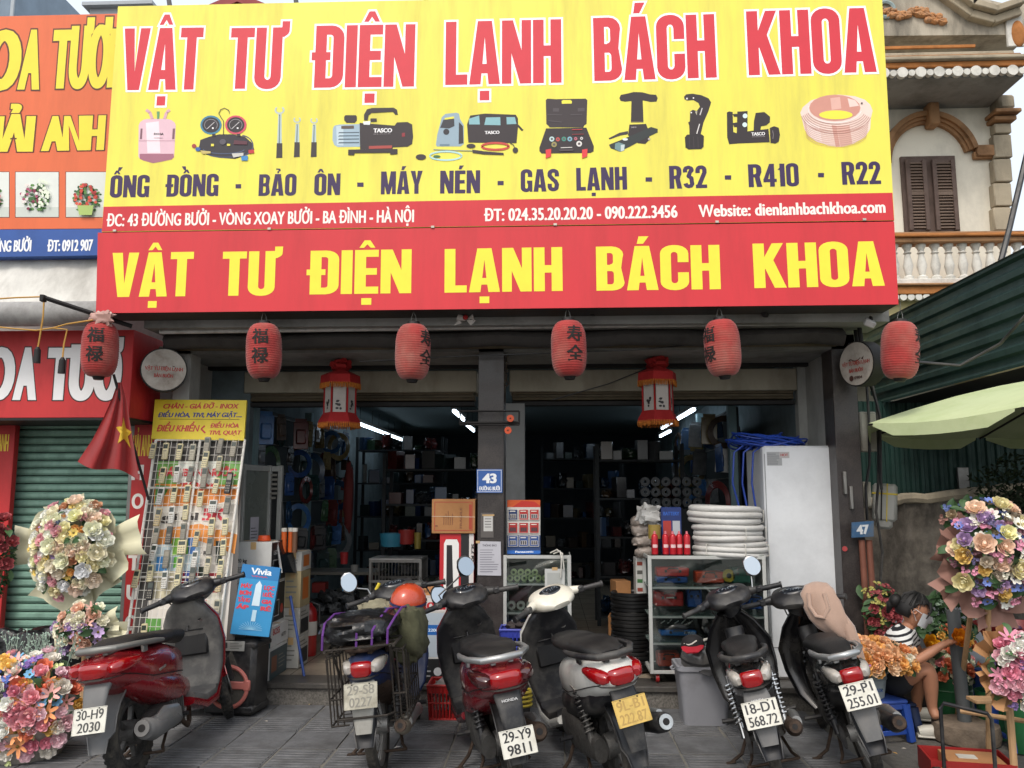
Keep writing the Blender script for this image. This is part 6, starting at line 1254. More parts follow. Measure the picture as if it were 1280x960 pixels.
for k,(z0,z1,c_) in enumerate(((.171,.42,'#b4b2ab'),(.42,.66,'#a9a7a0'),(.66,.96,'#9e8f6c'),(.96,1.12,'#b4b2ab'))):
 carton('grey_carton',['lowest small carton behind the front stack by the doorway','second small carton behind the front stack with a torn side','narrow carton with an orange and tan side behind the front stack','topmost narrow white carton with an orange label in the doorway'][k],'box',xat(361,7.05),xat(381,7.05)+.0,7.02,7.3,z0+.001,z1,mat('carton_%d'%k,c_,.7,var=.08,dirt='#6d675e',damt=.4),side=(lambda p,d_,h_:rc(p,d_*.2,h_*.2,d_*.8,h_*.8,'#c06a2a')) if k in (2,3) else (lambda p,d_,h_:(rc(p,d_*.1,h_*.1,d_*.9,h_*.6,'#22252a'),lines(p,d_*.1,d_*.9,h_*.65,h_*.9,2,'#55534e'))),front=lambda p,w_,h_:lines(p,w_*.1,w_*.8,h_*.2,h_*.8,4,'#77756e'),group='small cartons in the left doorway')
o=MB().m(mat('blue_pipe','#27488f',.4,var=.05)); o.cyl(at(363,745,6.95),at(381,850,6.75),.011,n=8); o=o.build('blue_pipe'); tag(o,'thin blue and white pipe leaning on the cartons in the doorway','pipe')
t=thing('leaning_screen','white framed dark glass panel leaning on the carton stack','screen',None,at(357,700,6.85)); a=at(357,700,6.85)
m_=MB().m(mat('gloss_black','#15171a',.12)); q_=[at(u,v,Y)-a for u,v,Y in ((346,676,6.8),(366,674,7.05),(370,716,7.0),(352,716,6.75))]; m_.add(q_+[k+Vector((0,.02,0)) for k in q_],[(0,1,2,3),(7,6,5,4)]); m_.build('pane',t); m_=MB().m(pipew); m_.tube([q_[0],q_[3]],.01,6); m_.build('frame_edge',t); m_=MB().m(blk); m_.tube([q_[0],q_[1],q_[2]],.006,6); m_.build('frame_rim',t)
sil=mat('sealant_tube','#c55a20',.4,var=.05); capw=mat('white_cap','#c9c6bd',.4)
for k,(u,dy) in enumerate(((357,0),(364,.03),(370.5,.0))):
 zt_=zat(697,6.9); x=xat(u,6.9); t=thing('sealant_tube',['orange and white sealant tube, left one of three on the carton','orange and white sealant tube, middle one of three on the carton','dark striped sealant tube, right one of three on the carton'][k],'tube','sealant tubes on the carton stack',(x,6.9+dy,1.124))
 m_=MB().m(sil if k<2 else mat('brown_tube','#6a4a36',.5)); m_.cyl((0,0,0),(0,0,.17),.022,n=14); m_.build('cartridge',t); m_=MB().m(capw); m_.cyl((0,0,.17),(0,0,.20),.0235,n=14); m_.build('cap',t)
t=thing('orange_tub','small orange round tub lying on the topmost white carton','tub',None,(xat(335,6.8),6.75,1.225)); m_=MB().m(mat('orange_plastic','#c84a1c',.4)); m_.lathe([(0,.045),(.045,.045),(.052,0),(0,0)],18); m_.build('cap_body',t); m_=MB().m(mat('orange_plastic','#c84a1c',.4)); m_.lathe([(.054,.004),(.056,.012),(.05,.014)],18); m_.build('rim',t)
redg=mat('red_enamel','#a01a1c',.3,var=.06,dirt='#5a1614',damt=.3,coat=.4)
t=thing('fire_extinguisher','red fire extinguisher standing in the left doorway','fire extinguisher',None,(xat(391,7.6),7.6,.17)); m_=MB().m(redg); m_.lathe([(0,0),(.07,0),(.075,.02),(.075,.36),(.06,.41),(.03,.44),(.03,.46),(0,.46)],20); m_.build('cylinder',t); m_=MB().m(blk); m_.box((0,-.02,.49),(.03,.12,.02),.004); m_.tube([(0,0,.47),(.09,0,.44),(.1,0,.25)],.01,6); m_.build('handle',t); m_=MB().m(capw); m_.cyl((0,0,.18),(0,0,.3),.0758,n=20,caps=False); m_.build('label_band',t)
alum=mat('aluminium_frame','#a5a6a2',.4,.4,var=.05,dirt='#6c6a64',damt=.4); gls=glassmat('cabinet_glass');
t=thing('aluminium_cabinet','white aluminium and glass cabinet standing beside the remote rack','cabinet',None,(xat(322,7.0),7.0,.17)); a=Vector((xat(322,7.0),7.0,.17)); m_=MB().m(alum); P0,P1,P2=Vector((xat(303,6.85),6.85,0)),Vector((xat(336,7.25),7.25,0)),Vector((xat(350,7.28),7.28,0)); zt_=zat(580,7.0)
for q_,w_ in ((P0,.02),(P1,.022),(P2,.02)):m_.bb(q_.x-w_-a.x,q_.x+w_-a.x,q_.y-.02-a.y,q_.y+.02-a.y,0,zt_-.17,.003)
for z in (zt_-.03,.45,.03):
 z-=0; d=P1-P0; m_.box(((P0+P1)/2-Vector((a.x,a.y,-z+(.17 if z>1 else 0)))),(d.length,.03,.05),.003,rot=(0,0,math.atan2(d.y,d.x))); m_.box(((P1+P2)/2-Vector((a.x,a.y,-z+(.17 if z>1 else 0)))),((P2-P1).length,.028,.048),.003)
m_.build('frame',t)
m_=MB().m(mat('frosted_panel','#60655f',.25,var=.1,dirt='#3f4440',damt=.4)); d=P1-P0; m_.box(((P0+P1)/2-Vector((a.x,a.y,-zt_/2+.05))),(d.length-.03,.006,zt_-.3),.001,rot=(0,0,math.atan2(d.y,d.x))); m_.build('panel',t); m_=MB().m(mat('dark_panel','#1a1c1e',.3)); m_.box(((P1+P2)/2-Vector((a.x,a.y,-zt_/2+.05))),((P2-P1).length-.02,.006,zt_-.3),.001); m_.build('side_panel',t)
pq=Pl((P0+Vector((0,0,.17)))-a+Vector((.0,-.006,0))+a-Vector((0,0,0)),d,(0,0,1)); p=PR(pq,.006); p.T=Matrix.Translation(-a)
a0,b0=pq.px(311,682); a1,b1_=pq.px(323,646); p.rect(a0,b0,a1,b1_,'#a9a6ae',False); lines(p,a0+.01,a1-.01,b0+.05,b1_-.08,4,'#55535a'); p.done('notice',t)
p=PR(Pl((P1.x-a.x,P1.y-a.y-.02,0),(1,0,0),(0,0,1)),.004); lines(p,.02,.1,1.38,1.62,6,'#77746c',3,.5); p.done('sticker',t)
YA=6.66
xa0,xa1=xat(551,YA),xat(593,YA)
def f_ac(p,w_,h_):
 rc(p,0,0,w_,h_,'#b81c26'); rc(p,w_*.62,0,w_*.86,h_,'#1c1a1c'); rc(p,w_*.86,0,w_*.995,h_,'#cfcac6')
 p.poly([(w_*.12,h_*.50),(w_*.2,h_*.48),(w_*.5,h_*.48),(w_*.56,h_*.52),(w_*.56,h_*.93),(w_*.5,h_*.96),(w_*.18,h_*.96),(w_*.12,h_*.93)],'#e2e0dc',False); p.poly([(w_*.2,h_*.53),(w_*.42,h_*.53),(w_*.36,h_*.92),(w_*.2,h_*.92)],'#1d1b1e',False)
 for i in range(3):
  for j in range(2):p.disc(w_*(.16+.16*i),h_*(.33-.1*j),w_*.045,w_*.045,'#e2a8a8',False,10); p.disc(w_*(.16+.16*i),h_*(.33-.1*j),w_*.03,w_*.03,'#b81c26',False,10)
 for k in range(9):rc(p,w_*.68,h_*(.5-k*.045),w_*(.76+.03*(k%3)),h_*(.515-k*.045),'#c9c5c0')
 p.text('SL2 RS',w_*.93,h_*.93,w_*.93,h_*.80,w_*.09,'#35302f',off=.03,sq=.7,px=False); lines(p,w_*.05,w_*.5,h_*.04,h_*.12,3,'#e2a8a8')
za=zat(667,YA); t=carton('air_conditioner_box','tall red air conditioner box standing against the central pillar','box',xa0,xa1,YA-.02,YA+.2,.171,za,mat('red_carton','#a81c24',.5,var=.05),front=f_ac,tape=False)
def f_card(p,w_,h_):
 for q_ in ((.02,.02,w_-.02,.026),(.02,h_-.026,w_-.02,h_-.02),(.02,.02,.026,h_-.02),(w_-.026,.02,w_-.02,h_-.02)):rc(p,*q_,'#a3402c')
 rc(p,w_*.86,h_*.12,w_*.92,h_*.85,'#a3402c'); p.text('FRAGILE',w_*.70,h_*.15,w_*.70,h_*.75,.018,'#7a4a34',off=.01,sq=.7,px=False); rc(p,w_*.08,h_*.2,w_*.14,h_*.24,'#7a4a34')
 for k in range(5):p.line([(w_*(.28+.05*k),h_*.25),(w_*(.28+.05*k),h_*(.5+.08*(k%3)))],.004,'#7a4a34',False)
 p.line([(0,h_*.5),(w_,h_*.48)],.003,'#d9cdb8',False)
carton('cardboard_box','brown cardboard box with a red border on top of the red box','box',xat(541,YA),xat(594.5,YA),YA-.04,YA+.24,za+.002,zat(624,YA),card,front=f_card,tape=False)
carton('cardboard_box','small upright cardboard box with a white label left of the red box','box',xat(518,6.75),xat(545,6.75),6.72,6.95,.66,zat(734,6.72),card,front=lambda p,w_,h_:(rc(p,w_*.25,.02,w_*.72,h_*.55,'#cfcbc2'),lines(p,w_*.3,w_*.68,.04,h_*.5,6,'#77736a'),tx(p,'RUHLE',w_*.3,h_*.8,w_*.7,.02,'#6a4630')),tape=False)
def f_boss(p,w_,h_):
 rc(p,0,h_*.84,w_,h_,'#cfcbc6'); tx(p,'ROSSI',w_*.02,h_*.86,w_*.98,h_*.09,'#b8202c',off=.06); rc(p,0,h_*.3,w_,h_*.82,'#a9b4bd'); p.poly([(w_*.1,h_*.56),(w_*.9,h_*.56),(w_*.95,h_*.68),(w_*.05,h_*.68)],'#1f5fa8',False); tx(p,'2200',w_*.3,h_*.60,w_*.7,h_*.035,'#cfe0ee'); rc(p,0,0,w_,h_*.28,'#17181b'); p.disc(w_*.7,h_*.13,w_*.16,w_*.16,'#b5b8bb',False); lines(p,w_*.05,w_*.45,h_*.05,h_*.22,3,'#8d8f92')
carton('white_carton','white carton with red capitals and a blue picture above the red basket','box',xat(528,6.55),xat(559,6.55),6.55,6.72,.172,zat(748,6.55),whc,front=f_boss,tape=False)
carton('grey_carton','plain carton under the small cardboard box behind the cargo motorbike','box',xat(512,6.75),xat(545,6.75),6.76,7.0,.171,.658,whc,tape=False)
def basket(name,label,x,y,z,w_,d_,h_,colr,n1=9,rotz=0):
 mt=mat('plastic_'+colr[1:],colr,.4,var=.05,dirt='#4a3c38',damt=.3); t=thing(name,label,'basket',None,(x,y,z),(0,0,rotz))
 m_=MB().m(mt); s_=.86
 def c(k,f):cx,cy=((-1,-1),(1,-1),(1,1),(-1,1))[k%4]; g=s_+(1-s_)*f; return Vector((cx*w_/2*g,cy*d_/2*g,h_*f))
 for f in (0.03,.5,1.0):m_.tube([c(k,f) for k in range(4)],.007 if f<1 else .011,6,True)
 m_.build('hoops',t); m_=MB().m(mt)
 for k in range(4):
  for i in range(n1+1):
   g=i/n1; a,b=c(k,.03)*(1-g)+c(k+1,.03)*g,c(k,1)*(1-g)+c(k+1,1)*g; m_.box((a+b)/2,(.012,.012,h_*.97)) if False else m_.cyl(a,b,.006,n=4,caps=False)
 m_.build('slats',t)['kind']='stuff'; m_=MB().m(mt); m_.box((0,0,.01),(w_*s_,d_*s_,.01),.002); m_.build('base',t)
 m_=MB().m(mt);
 for k in range(4):m_.add([c(k,.78),c(k+1,.78),c(k+1,1),c(k,1)],[(0,1,2,3)])
 m_.build('rim_band',t); return t
basket('red_basket','red plastic basket on the pavement left of the maroon scooter',xat(560,6.2),6.25,.004,.25,.26,.24,'#b0201f')
o=lump('p',mat('grey_bag','#8a8682',.4,var=.2),(xat(560,6.2),6.25,.2),(.10,.10,.06),11,None,.5,20,10,8).build('plastic_bag',ang=60); tag(o,'crumpled greyish plastic bag lying in the red basket','bag')
basket('blue_basket','violet blue plastic basket beside the central glass cabinet',xat(644,6.35),6.38,.36,.22,.22,.25,'#3a46a8',7)
carton('grey_carton','low dark crate under the violet blue basket','crate',xat(632,6.38),xat(662,6.38),6.29,6.49,.004,.355,bkc,tape=False)
o=MB().m(mat('yellow_cable','#b5a23a',.5));
for k in range(4):o.ring((xat(648,6.2),6.24,.10+.03*k),.09,.012,'z',24,6)
o=o.build('cable_coil'); tag(o,'yellow cable coil at the foot of the dark crate','coil')
o=lump('p',mat('dark_gloves','#3a3231',.8,var=.4,scale=12),(xat(644,6.35),6.38,.60),(.08,.08,.05),14,None,.7,20,10,8).build('work_gloves',ang=60); tag(o,'tangle of dark gloves and cloth in the violet blue basket','gloves')
YQ=YF-.004; pq=Pl((0,YQ,0))
t=thing('number_plaque','blue enamel house number plaque 43 on the central pillar','sign',None,(xat(612,YQ),YQ,zat(601,YQ))); iq=Matrix.Translation(-Vector((xat(612,YQ),YQ,zat(601,YQ))))
cs=[pq.px(*k) for k in ((596,616),(628,616),(628,586.5),(596,586.5))]; m_=MB().m(mat('blue_enamel','#2356a0',.3,var=.04,coat=.4)); m_.T=iq; m_.prism(cs,pq.mat4(),0,.012); m_.build('plate',t)
p=PR(pq,.013); p.T=iq
for q_ in ((597,615,627,614.4),(597,588,627,587.4),(597,615,597.6,587.4),(626.4,615,627,587.4)):p.rect(*q_,'#d9dde2')
p.text('43',603,604,621,604,12,'#e8ebee',off=.05,sq=.8); p.text('ĐƯỜNG BƯỞI',599,613,625,613,4.6,'#e8ebee',off=.03,sq=.6); p.done('lettering',t)
t=thing('paper_notice','small white notice under clear tape on the central pillar','notice',None,(0,YQ,0)); iq=Matrix.Translation((0,-YQ,0)); p=PR(pq,.004); p.T=iq; p.rect(601,672,617,641,'#5a5552'); p.rect(604.5,664,616,645,'#bdbcb8')
for k in range(4):p.rect(606,648+3.4*k,614,649+3.4*k,'#6d6a68')
p.done('paper',t); m_=MB().m(tapem); m_.T=iq; m_.prism([pq.px(*k) for k in ((603,645),(618,645),(618,643),(603,643))],pq.mat4(),.006,.0066); m_.build('tape',t)
t=thing('paper_notice','large white typed sheet pasted low on the central pillar','notice',None,(0,YQ,0)); p=PR(pq,.004); p.T=iq; p.poly([(597,719),(626.5,719.5),(626,677),(597.5,676.5)],'#b7b6bd'); p.text('THÔNG BÁO',603,683,621,683,2.6,'#4b4a52',off=.02,sq=.6)
rg=random.Random(4)
for k in range(10):p.rect(600,687+3*k,600+rg.uniform(14,24),687.9+3*k,'#7d7c84')
p.done('paper',t); m_=MB().m(tapem); m_.T=iq; m_.prism([pq.px(*k) for k in ((595,679),(600,679),(600,676),(595,676))],pq.mat4(),.0055,.0062); m_.build('tape',t)
t=thing('wall_bracket','dark steel bracket frame across the top of the central pillar','bracket',None,(0,YQ,0)); m_=MB().m(dark); m_.T=iq; a,b,c,d=(at(575,514,6.5),at(649,514,6.5),at(649,531,6.5),at(575,531,6.5))
for q0,q1 in ((a,b),(d,c),(a,d),(b,c)):m_.cyl(q0,q1,.008,n=6)
m_.cyl(at(575,529,6.5),at(649,528,6.5),.012,n=6); m_.cyl(at(600,514,6.5),at(600,514,6.62),.006,n=6); m_.cyl(at(625,514,6.5),at(625,514,6.62),.006,n=6); m_.build('frame',t)
for k,(u,v) in enumerate(((638,523),(635,538))):
 t=thing('orange_reel',['upper orange plastic reel on the bracket by the pillar','lower orange plastic reel under the bracket by the pillar'][k],'reel','orange reels on the bracket',at(u,v,6.46)); m_=MB().m(mat('orange_plastic','#c84a1c',.4)); m_.lathe([(0,-.012),(.028,-.012),(.028,-.006),(.016,-.004),(.016,.004),(.028,.006),(.028,.012),(0,.012)],16,ax='y'); m_.build('spool',t); m_=MB().m(dark); m_.cyl((0,-.016,0),(0,.016,0),.006,n=8); m_.build('axle',t)
t=thing('pulley_hook','iron hook on a chain hanging right of the central pillar','hook',None,at(633,445,6.7)); m_=MB().m(rust)
for k in range(5):m_.ring((0,0,-.03*k),.014,.004,'x' if k%2 else 'y',10,5)
m_.build('chain',t); m_=MB().m(rust); m_.tube([(0,0,-.15),(.0,0,-.2),(.02,0,-.23),(.0,0,-.25),(-.02,0,-.235)],.006,6); m_.build('hook',t)
def glass_cabinet(name,label,x0,x1,y0,y1,z0,z1,shelves,fm,castors=False):
 t=thing(name,label,'cabinet',None,((x0+x1)/2,(y0+y1)/2,z0)); w_,d_,h_=x1-x0,y1-y0,z1-z0; hx,hy=w_/2,d_/2; m_=MB().m(fm); r_=.014; zb_=.07 if castors else 0
 for sx in (-1,1):
  for sy in (-1,1):m_.bb(sx*hx-sx*2*r_,sx*hx,sy*hy-sy*2*r_,sy*hy,zb_,h_,.002)
 for z in (zb_+r_,h_-r_):
  for sy in (-1,1):m_.box((0,sy*(hy-r_),z),(w_-4*r_,2*r_-.002,2*r_-.002),.002)
  for sx in (-1,1):m_.box((sx*(hx-r_),0,z),(2*r_-.002,d_-4*r_,2*r_-.002),.002)
 m_.build('frame',t)
 for z in shelves:s_=MB().m(mat('shelf_glass','#6f7c78',.15,var=.02)); s_.box((0,0,z),(w_-.01,d_-.02,.008),.001); s_.build('shelf',t); s_=MB().m(fm); s_.box((0,-hy+.01,z-.008),(w_-.06,.012,.014)); s_.build('shelf_rail',t)
 s_=MB().m(mat('cabinet_back','#4b5250',.6,var=.1)); s_.box((0,hy-.02,h_/2),(w_-.06,.006,h_-.1)); s_.box((0,0,zb_+.016),(w_-.06,d_-.06,.006)); s_.build('back_panel',t)
 s_=MB().m(gls); s_.box((0,-hy+.004,(h_+zb_)/2),(w_-.058,.003,h_-zb_-.06)); s_.build('front_glass',t,ang=0); s_=MB().m(gls); s_.box((0,0,h_+.003),(w_-.02,d_-.02,.005)); s_.build('top_glass',t,ang=0)
 if castors:
  for sx in (-1,1):
   for sy in (-1,1):
    s_=MB().m(redg); s_.cyl((sx*(hx-.06)-.012,sy*(hy-.05),.032),(sx*(hx-.06)+.012,sy*(hy-.05),.032),.032,n=18); c_=s_.build('castor',t); s_=MB().m(steel); s_.box((sx*(hx-.06),sy*(hy-.05),.055),(.036,.03,.03),.003); s_.cyl((sx*(hx-.06)-.014,sy*(hy-.05),.032),(sx*(hx-.06)+.014,sy*(hy-.05),.032),.012,n=10); s_.build('fork',c_)
 return t
wfr=mat('white_frame','#bcbdb9',.4,.2,var=.04,dirt='#6c6a64',damt=.4)
x0,x1=xat(629,6.62),xat(713,6.62); zc0=.17; zc1=zat(694,6.62)
glass_cabinet('glass_cabinet','white framed glass cabinet with tape rolls at the central pillar',x0,x1,6.62,7.0,zc0,zc1,(.28,.52,.74),wfr)
def roll(name,label,x,y,z,r_,l_,mt,mi,group):
 t=thing(name,label,'roll',group,(x,y,z)); m_=MB().m(mt); m_.lathe([(r_*.45,-l_/2),(r_,-l_/2),(r_,l_/2),(r_*.45,l_/2),(r_*.45,-l_/2)],18,ax='y'); m_.build('tape',t); m_=MB().m(mi); m_.lathe([(r_*.44,-l_/2-.001),(r_*.44,l_/2+.001),(r_*.36,l_/2+.001),(r_*.36,-l_/2-.001),(r_*.44,-l_/2-.001)],14,ax='y'); m_.build('core',t); return t
gt=mat('green_white_tape','#b9c493',.6,var=.06); wt=mat('white_tape','#c6c5be',.6); gc=mat('green_core','#6f8a3a',.6); rgk=random.Random(9)
zsh=zat(736,6.7); rr=.026
nm1=['leftmost','second','third','fourth','fifth','sixth','seventh','eighth']
for k in range(7):roll('tape_roll','%s green and white tape roll of the lower row on the cabinet shelf'%nm1[k],x0+.05+k*.056,6.75,zc0+.744+rr,rr,.04,gt,gc,'tape rolls in the central cabinet')
for k in range(4):roll('tape_roll','%s green and white tape roll of the upper row in the cabinet'%nm1[k],x0+.078+k*.056,6.75,zc0+.744+rr*2.75,rr,.04,gt,gc,'tape rolls in the central cabinet')
for k in range(5):roll('tape_roll','%s white tape roll on the middle shelf of the central cabinet'%nm1[k],x0+.06+k*.075,6.75,zc0+.524+.035,.034,.05,wt,mat('grey_core','#77756f',.6),'white tape rolls in the central cabinet')
t=thing('paper_notice','white printed sheet taped to the glass of the central cabinet','notice',None,(0,6.6,0)); pc=Pl((0,6.612,0)); iq=Matrix.Translation((0,-6.6,0)); p=PR(pc,.001); p.T=iq; p.rect(681,757,706,711,'#b9bab6'); p.rect(684,731,702,716,'#a3a5a1');
for k in range(5):p.rect(684,739+3.2*k,698+(k%3),740+3.2*k,'#77787a')
p.done('paper',t); m_=MB().m(tapem); m_.T=iq; m_.prism([pc.px(*k) for k in ((690,713),(697,713),(697,709),(690,709))],pc.mat4(),.0016,.002); m_.build('tape',t)
YB_=6.72; pb_=Pl((0,YB_,0)); t=thing('battery_stand','red and blue cardboard battery stand hung with battery packs on the cabinet','display stand',None,(0,YB_,0)); iq=Matrix.Translation((0,-YB_,0)); cs=[pb_.px(*k) for k in ((634,692),(675.5,691),(675,625),(634,625.5))]; m_=MB().m(mat('display_card','#b5b3ae',.5)); m_.T=iq; m_.prism(cs,pb_.mat4(),-.06,0); m_.build('stand',t)
p=PR(pb_,.001); p.T=iq; p.rect(634,634,675.3,625,'#c8541e'); p.poly([(640,634),(652,626),(668,627),(675,632),(675,634)],'#b82a1c'); p.rect(634,692,675.4,688,'#1f5fb0'); p.text('Panasonic',644,691,667,690.7,2.4,'#e6eaee',off=.03,sq=.8); p.rect(634,688,675.4,634,'#c6c3bd'); p.rect(634,688,675.4,669,'#27406e'); p.done('print',t)
for j in range(3):
 for i in range(3):
  u0=635.3+13.3*i; v0=636.5+16.5*j; colr=('#23355e' if (i==0 and j==0) else '#a82a26') if j<2 else '#2b4a86'
  p=PR(pb_,.012,step=.0004); p.T=iq; p.rect(u0,v0+13.5,u0+12,v0,'#d9d4cc'); p.rect(u0+.5,v0+13,u0+11.5,v0+.5,colr); p.rect(u0+2,v0+11.5,u0+10,v0+6,'#b9b4b0' if j!=1 else '#7a1c1a')
  for q_ in range(3):p.rect(u0+2.6+2.5*q_,v0+11,u0+4.2+2.5*q_,v0+6.6,'#3c3c44')
  p.rect(u0+2,v0+3,u0+9,v0+2,'#e4dfd6'); p.done('battery_pack',t)
o=MB().m(capw); o.tube([at(688,691,6.7),at(696,687,6.66),at(703,692,6.6),at(705,712,6.6)],.006,5); o.tube([at(692,692,6.68),at(700,689,6.62),at(702,697,6.58),at(701,722,6.6)],.006,5); o=o.build('white_strap'); tag(o,'white plastic strap hanging over the edge of the central cabinet','strap')
x0,x1=xat(808,6.6),xat(954,6.6); z1=zat(694,6.6); y0=6.6
glass_cabinet('glass_trolley','white framed glass trolley on red castors full of tool boxes',x0,x1,y0,7.0,.171,z1,(.30,.50,.72),wfr,True)
def tool(label,u0,u1,v0,v1,mt_,deco=None):
 zb__,zt__=zat(v1,6.72),zat(v0,6.72); xa,xb=xat(u0,6.72),xat(u1,6.72); t=thing('tool_box',label,'tool box','tool boxes in the right glass trolley',((xa+xb)/2,6.80,zb__)); w_,h_=xb-xa,zt__-zb__
 m_=MB().m(mt_); m_.box((0,0,h_/2),(w_,.14,h_),.008); m_.build('case',t); m_=MB().m(blk); m_.box((-w_*.22,-.073,h_*.6),(.02,.008,.02),.002); m_.box((w_*.22,-.073,h_*.6),(.02,.008,.02),.002); m_.tube([(-.04,-.075,h_*.8),(-.035,-.09,h_*.95),(.035,-.09,h_*.95),(.04,-.075,h_*.8)],.005,5); m_.build('latch',t)
 p=PR(Pl((-w_/2,-.0702,0)),.0006); rc(p,0,h_*.48,w_,h_*.5,'#2a1a1a');
 if deco:deco(p,w_,h_)
 p.done('print',t); return t
rb,bb__,ob,kb,yb__,grb=(mat(n_,c_,.4,var=.06,coat=.3) for n_,c_ in (('red_case','#b8231e'),('blue_case','#234f96'),('orange_case','#c2401c'),('black_case','#141518'),('yellow_case','#b89a1e'),('green_case','#1f5a4a')))
tool('red flat case, upper left inside the trolley',819,859,709,720,rb); tool('blue flat case under the red one, upper left in the trolley',819,857,720.5,728,bb__)
tool('orange red case in the middle of the top shelf',867,902,714,728,ob); tool('green case at the right end of the top shelf',912,938,708,728,grb)
t=thing('yellow_tape_gun','yellow reel standing between the orange and green cases','reel',None,(xat(907,6.75),6.75,zat(719,6.7))); m_=MB().m(yb__); m_.cyl((0,-.02,0),(0,.02,0),.05,n=20); m_.build('drum',t); m_=MB().m(blk); m_.cyl((0,-.025,0),(0,.025,0),.02,n=14); m_.build('hub',t)
tool('big red case with a small label on the second shelf',816,851,739,757,rb,lambda p,w_,h_:(rc(p,w_*.4,h_*.55,w_*.75,h_*.65,'#d9d4cc'),)); tool('blue case in the middle of the second shelf',856,874,735,758,bb__); tool('small yellow topped case on the second shelf',905,928,739,757,bb__,lambda p,w_,h_:rc(p,0,h_*.6,w_*.5,h_,'#b89a1e')); tool('blue low case at the right of the second shelf',930,948,744,760,bb__)
tool('black flat case printed with white spanners on the third shelf',817,870,768,785,kb,lambda p,w_,h_:[p.line([(w_*(.1+.16*k),h_*.4),(w_*(.2+.16*k),h_*(.6+.1*(k%2)))],.008,'#c9c9c4',False) for k in range(5)])
tool('long blue strip box with white letters under the black case',822,866,786.5,793.5,mat('bright_blue_case','#1f6fc0',.4),lambda p,w_,h_:tx(p,'AMAXX',w_*.65,h_*.3,w_*.97,h_*.45,'#d9dde0')); tool('orange red long case on the bottom shelf',818,845,815,832,ob)
tool('dark case at the right of the third shelf',875,905,768,792,kb)
for k,u in enumerate((817,831,839.5,848,857)):
 t=thing('gas_can','%s red and white spray can standing on the glass trolley'%['leftmost','second','third','fourth','rightmost'][k],'spray can','red spray cans on the trolley',(xat(u,6.68),6.68+.02*(k%2),z1+.007)); m_=MB().m(mat('red_can','#b51e2a',.3,.2,var=.04)); m_.lathe([(0,0),(.025,0),(.026,.005),(.026,.135),(.02,.15),(.012,.155),(0,.155)],18); c_=m_.build('can',t)
 m_=MB().m(mat('pink_cap','#c96a74',.4)); m_.cyl((0,0,.155),(0,0,.178),.011,.007,n=12); m_.build('nozzle',t); pc_=MB().m(mat('can_label','#d9b8b8',.4)); pc_.lathe([(.0265,.05),(.0265,.075)],8,a0=R(225),a1=R(315)); pc_.build('label_patch',c_)
ins=mat('white_foam_pipe','#cdccc8',.6,var=.04,dirt='#98948c',damt=.4,bump=.25,bscale=40)
for k,(vb_,vt_,du) in enumerate(((695,676,2),(675,655,0),(654,632,-4))):
 zb_,zt_=zat(vb_,6.8),zat(vt_,6.8); cx=xat(909+du,6.8); t=thing('pipe_coil',['bottom white foam covered pipe coil on the trolley','middle white foam covered pipe coil of the three','top white foam covered pipe coil of the three'][k],'pipe coil','white pipe coils on the trolley',(cx,6.83,zb_),(R(1.5*(k-1)),R(1-k),k*1.1)); nr_=3; dr=(zt_-zb_)/nr_
 for j in range(nr_):
  R_=.272+.008*math.sin(k*3+j*2); pts=[(R_*(1+.012*math.sin(3*a+j))*math.cos(a),R_*.95*math.sin(a),dr*(j+.5)+.004*math.sin(2*a+j)) for a in [2*math.pi*i/48 for i in range(48)]]; m_=MB().m(ins); m_.tube(pts,dr*.52,12,True); m_.build('turn',t)
 m_=MB().m(capw);
 for a in (3.9,4.9,5.8):m_.tube([(.235*math.cos(a),.225*math.sin(a),-.001),(.31*math.cos(a),.295*math.sin(a),dr*.5),(.31*math.cos(a),.295*math.sin(a),dr*2.4),(.24*math.cos(a),.23*math.sin(a),dr*3.0)],.004,5)
 m_.build('binding',t)
 m_=MB().m(mat('copper','#a8643c',.35,.9)); m_.cyl((.27,.02,dr*2.5),(.275,-.06,dr*2.9),.006,n=8); m_.build('pipe_end',t)
carton('battery_box','dark blue battery box standing behind the red spray cans','box',xat(826,6.86),xat(851,6.86),6.86,6.94,z1+.007,zat(634,6.86),mat('navy_carton','#1a2f6a',.4),front=lambda p,w_,h_:(rc(p,w_*.08,h_*.15,w_*.48,h_*.7,'#a8342c'),rc(p,w_*.55,h_*.15,w_*.92,h_*.7,'#b0b4ba'),tx(p,'BATTERY',w_*.1,h_*.82,w_*.9,h_*.08,'#2f5fb8')),tape=False)
plb=mat('clear_film','#aaa9a6',.25,var=.2,scale=12,bump=.8,bscale=30)
for k,(u,v,r_) in enumerate(((806,690,.055),(803,676,.055),(801,663,.055),(800,652,.05))):o=lump('p',mat('film_roll','#9a8f86',.3,var=.3,scale=20,bump=.6),at(u,v,6.98),(r_*1.5,.06,r_*.85),20+k,None,.35,20,10,8).build('film_roll',ang=60); tag(o,['bottom plastic wrapped roll left of the red cans','third plastic wrapped roll from the top left of the cans','second plastic wrapped roll from the top left of the cans','top plastic wrapped roll left of the battery box'][k],'roll','plastic wrapped rolls stacked by the trolley')
o=lump('p',plb,at(812,645,6.95),(.10,.07,.08),30,None,.6,24,12,7).build('plastic_bag',ang=60); tag(o,'puffed clear plastic bag on top of the wrapped rolls','bag')
o=MB().m(mat('brown_tape','#8f7a3a',.35)); o.cyl((xat(817,6.8),6.8,z1+.12),(xat(817,6.8),6.8,z1+.23),.05,n=20); o=o.build('tape_roll'); tag(o,'brown yellow packing tape roll behind the leftmost red can','tape')
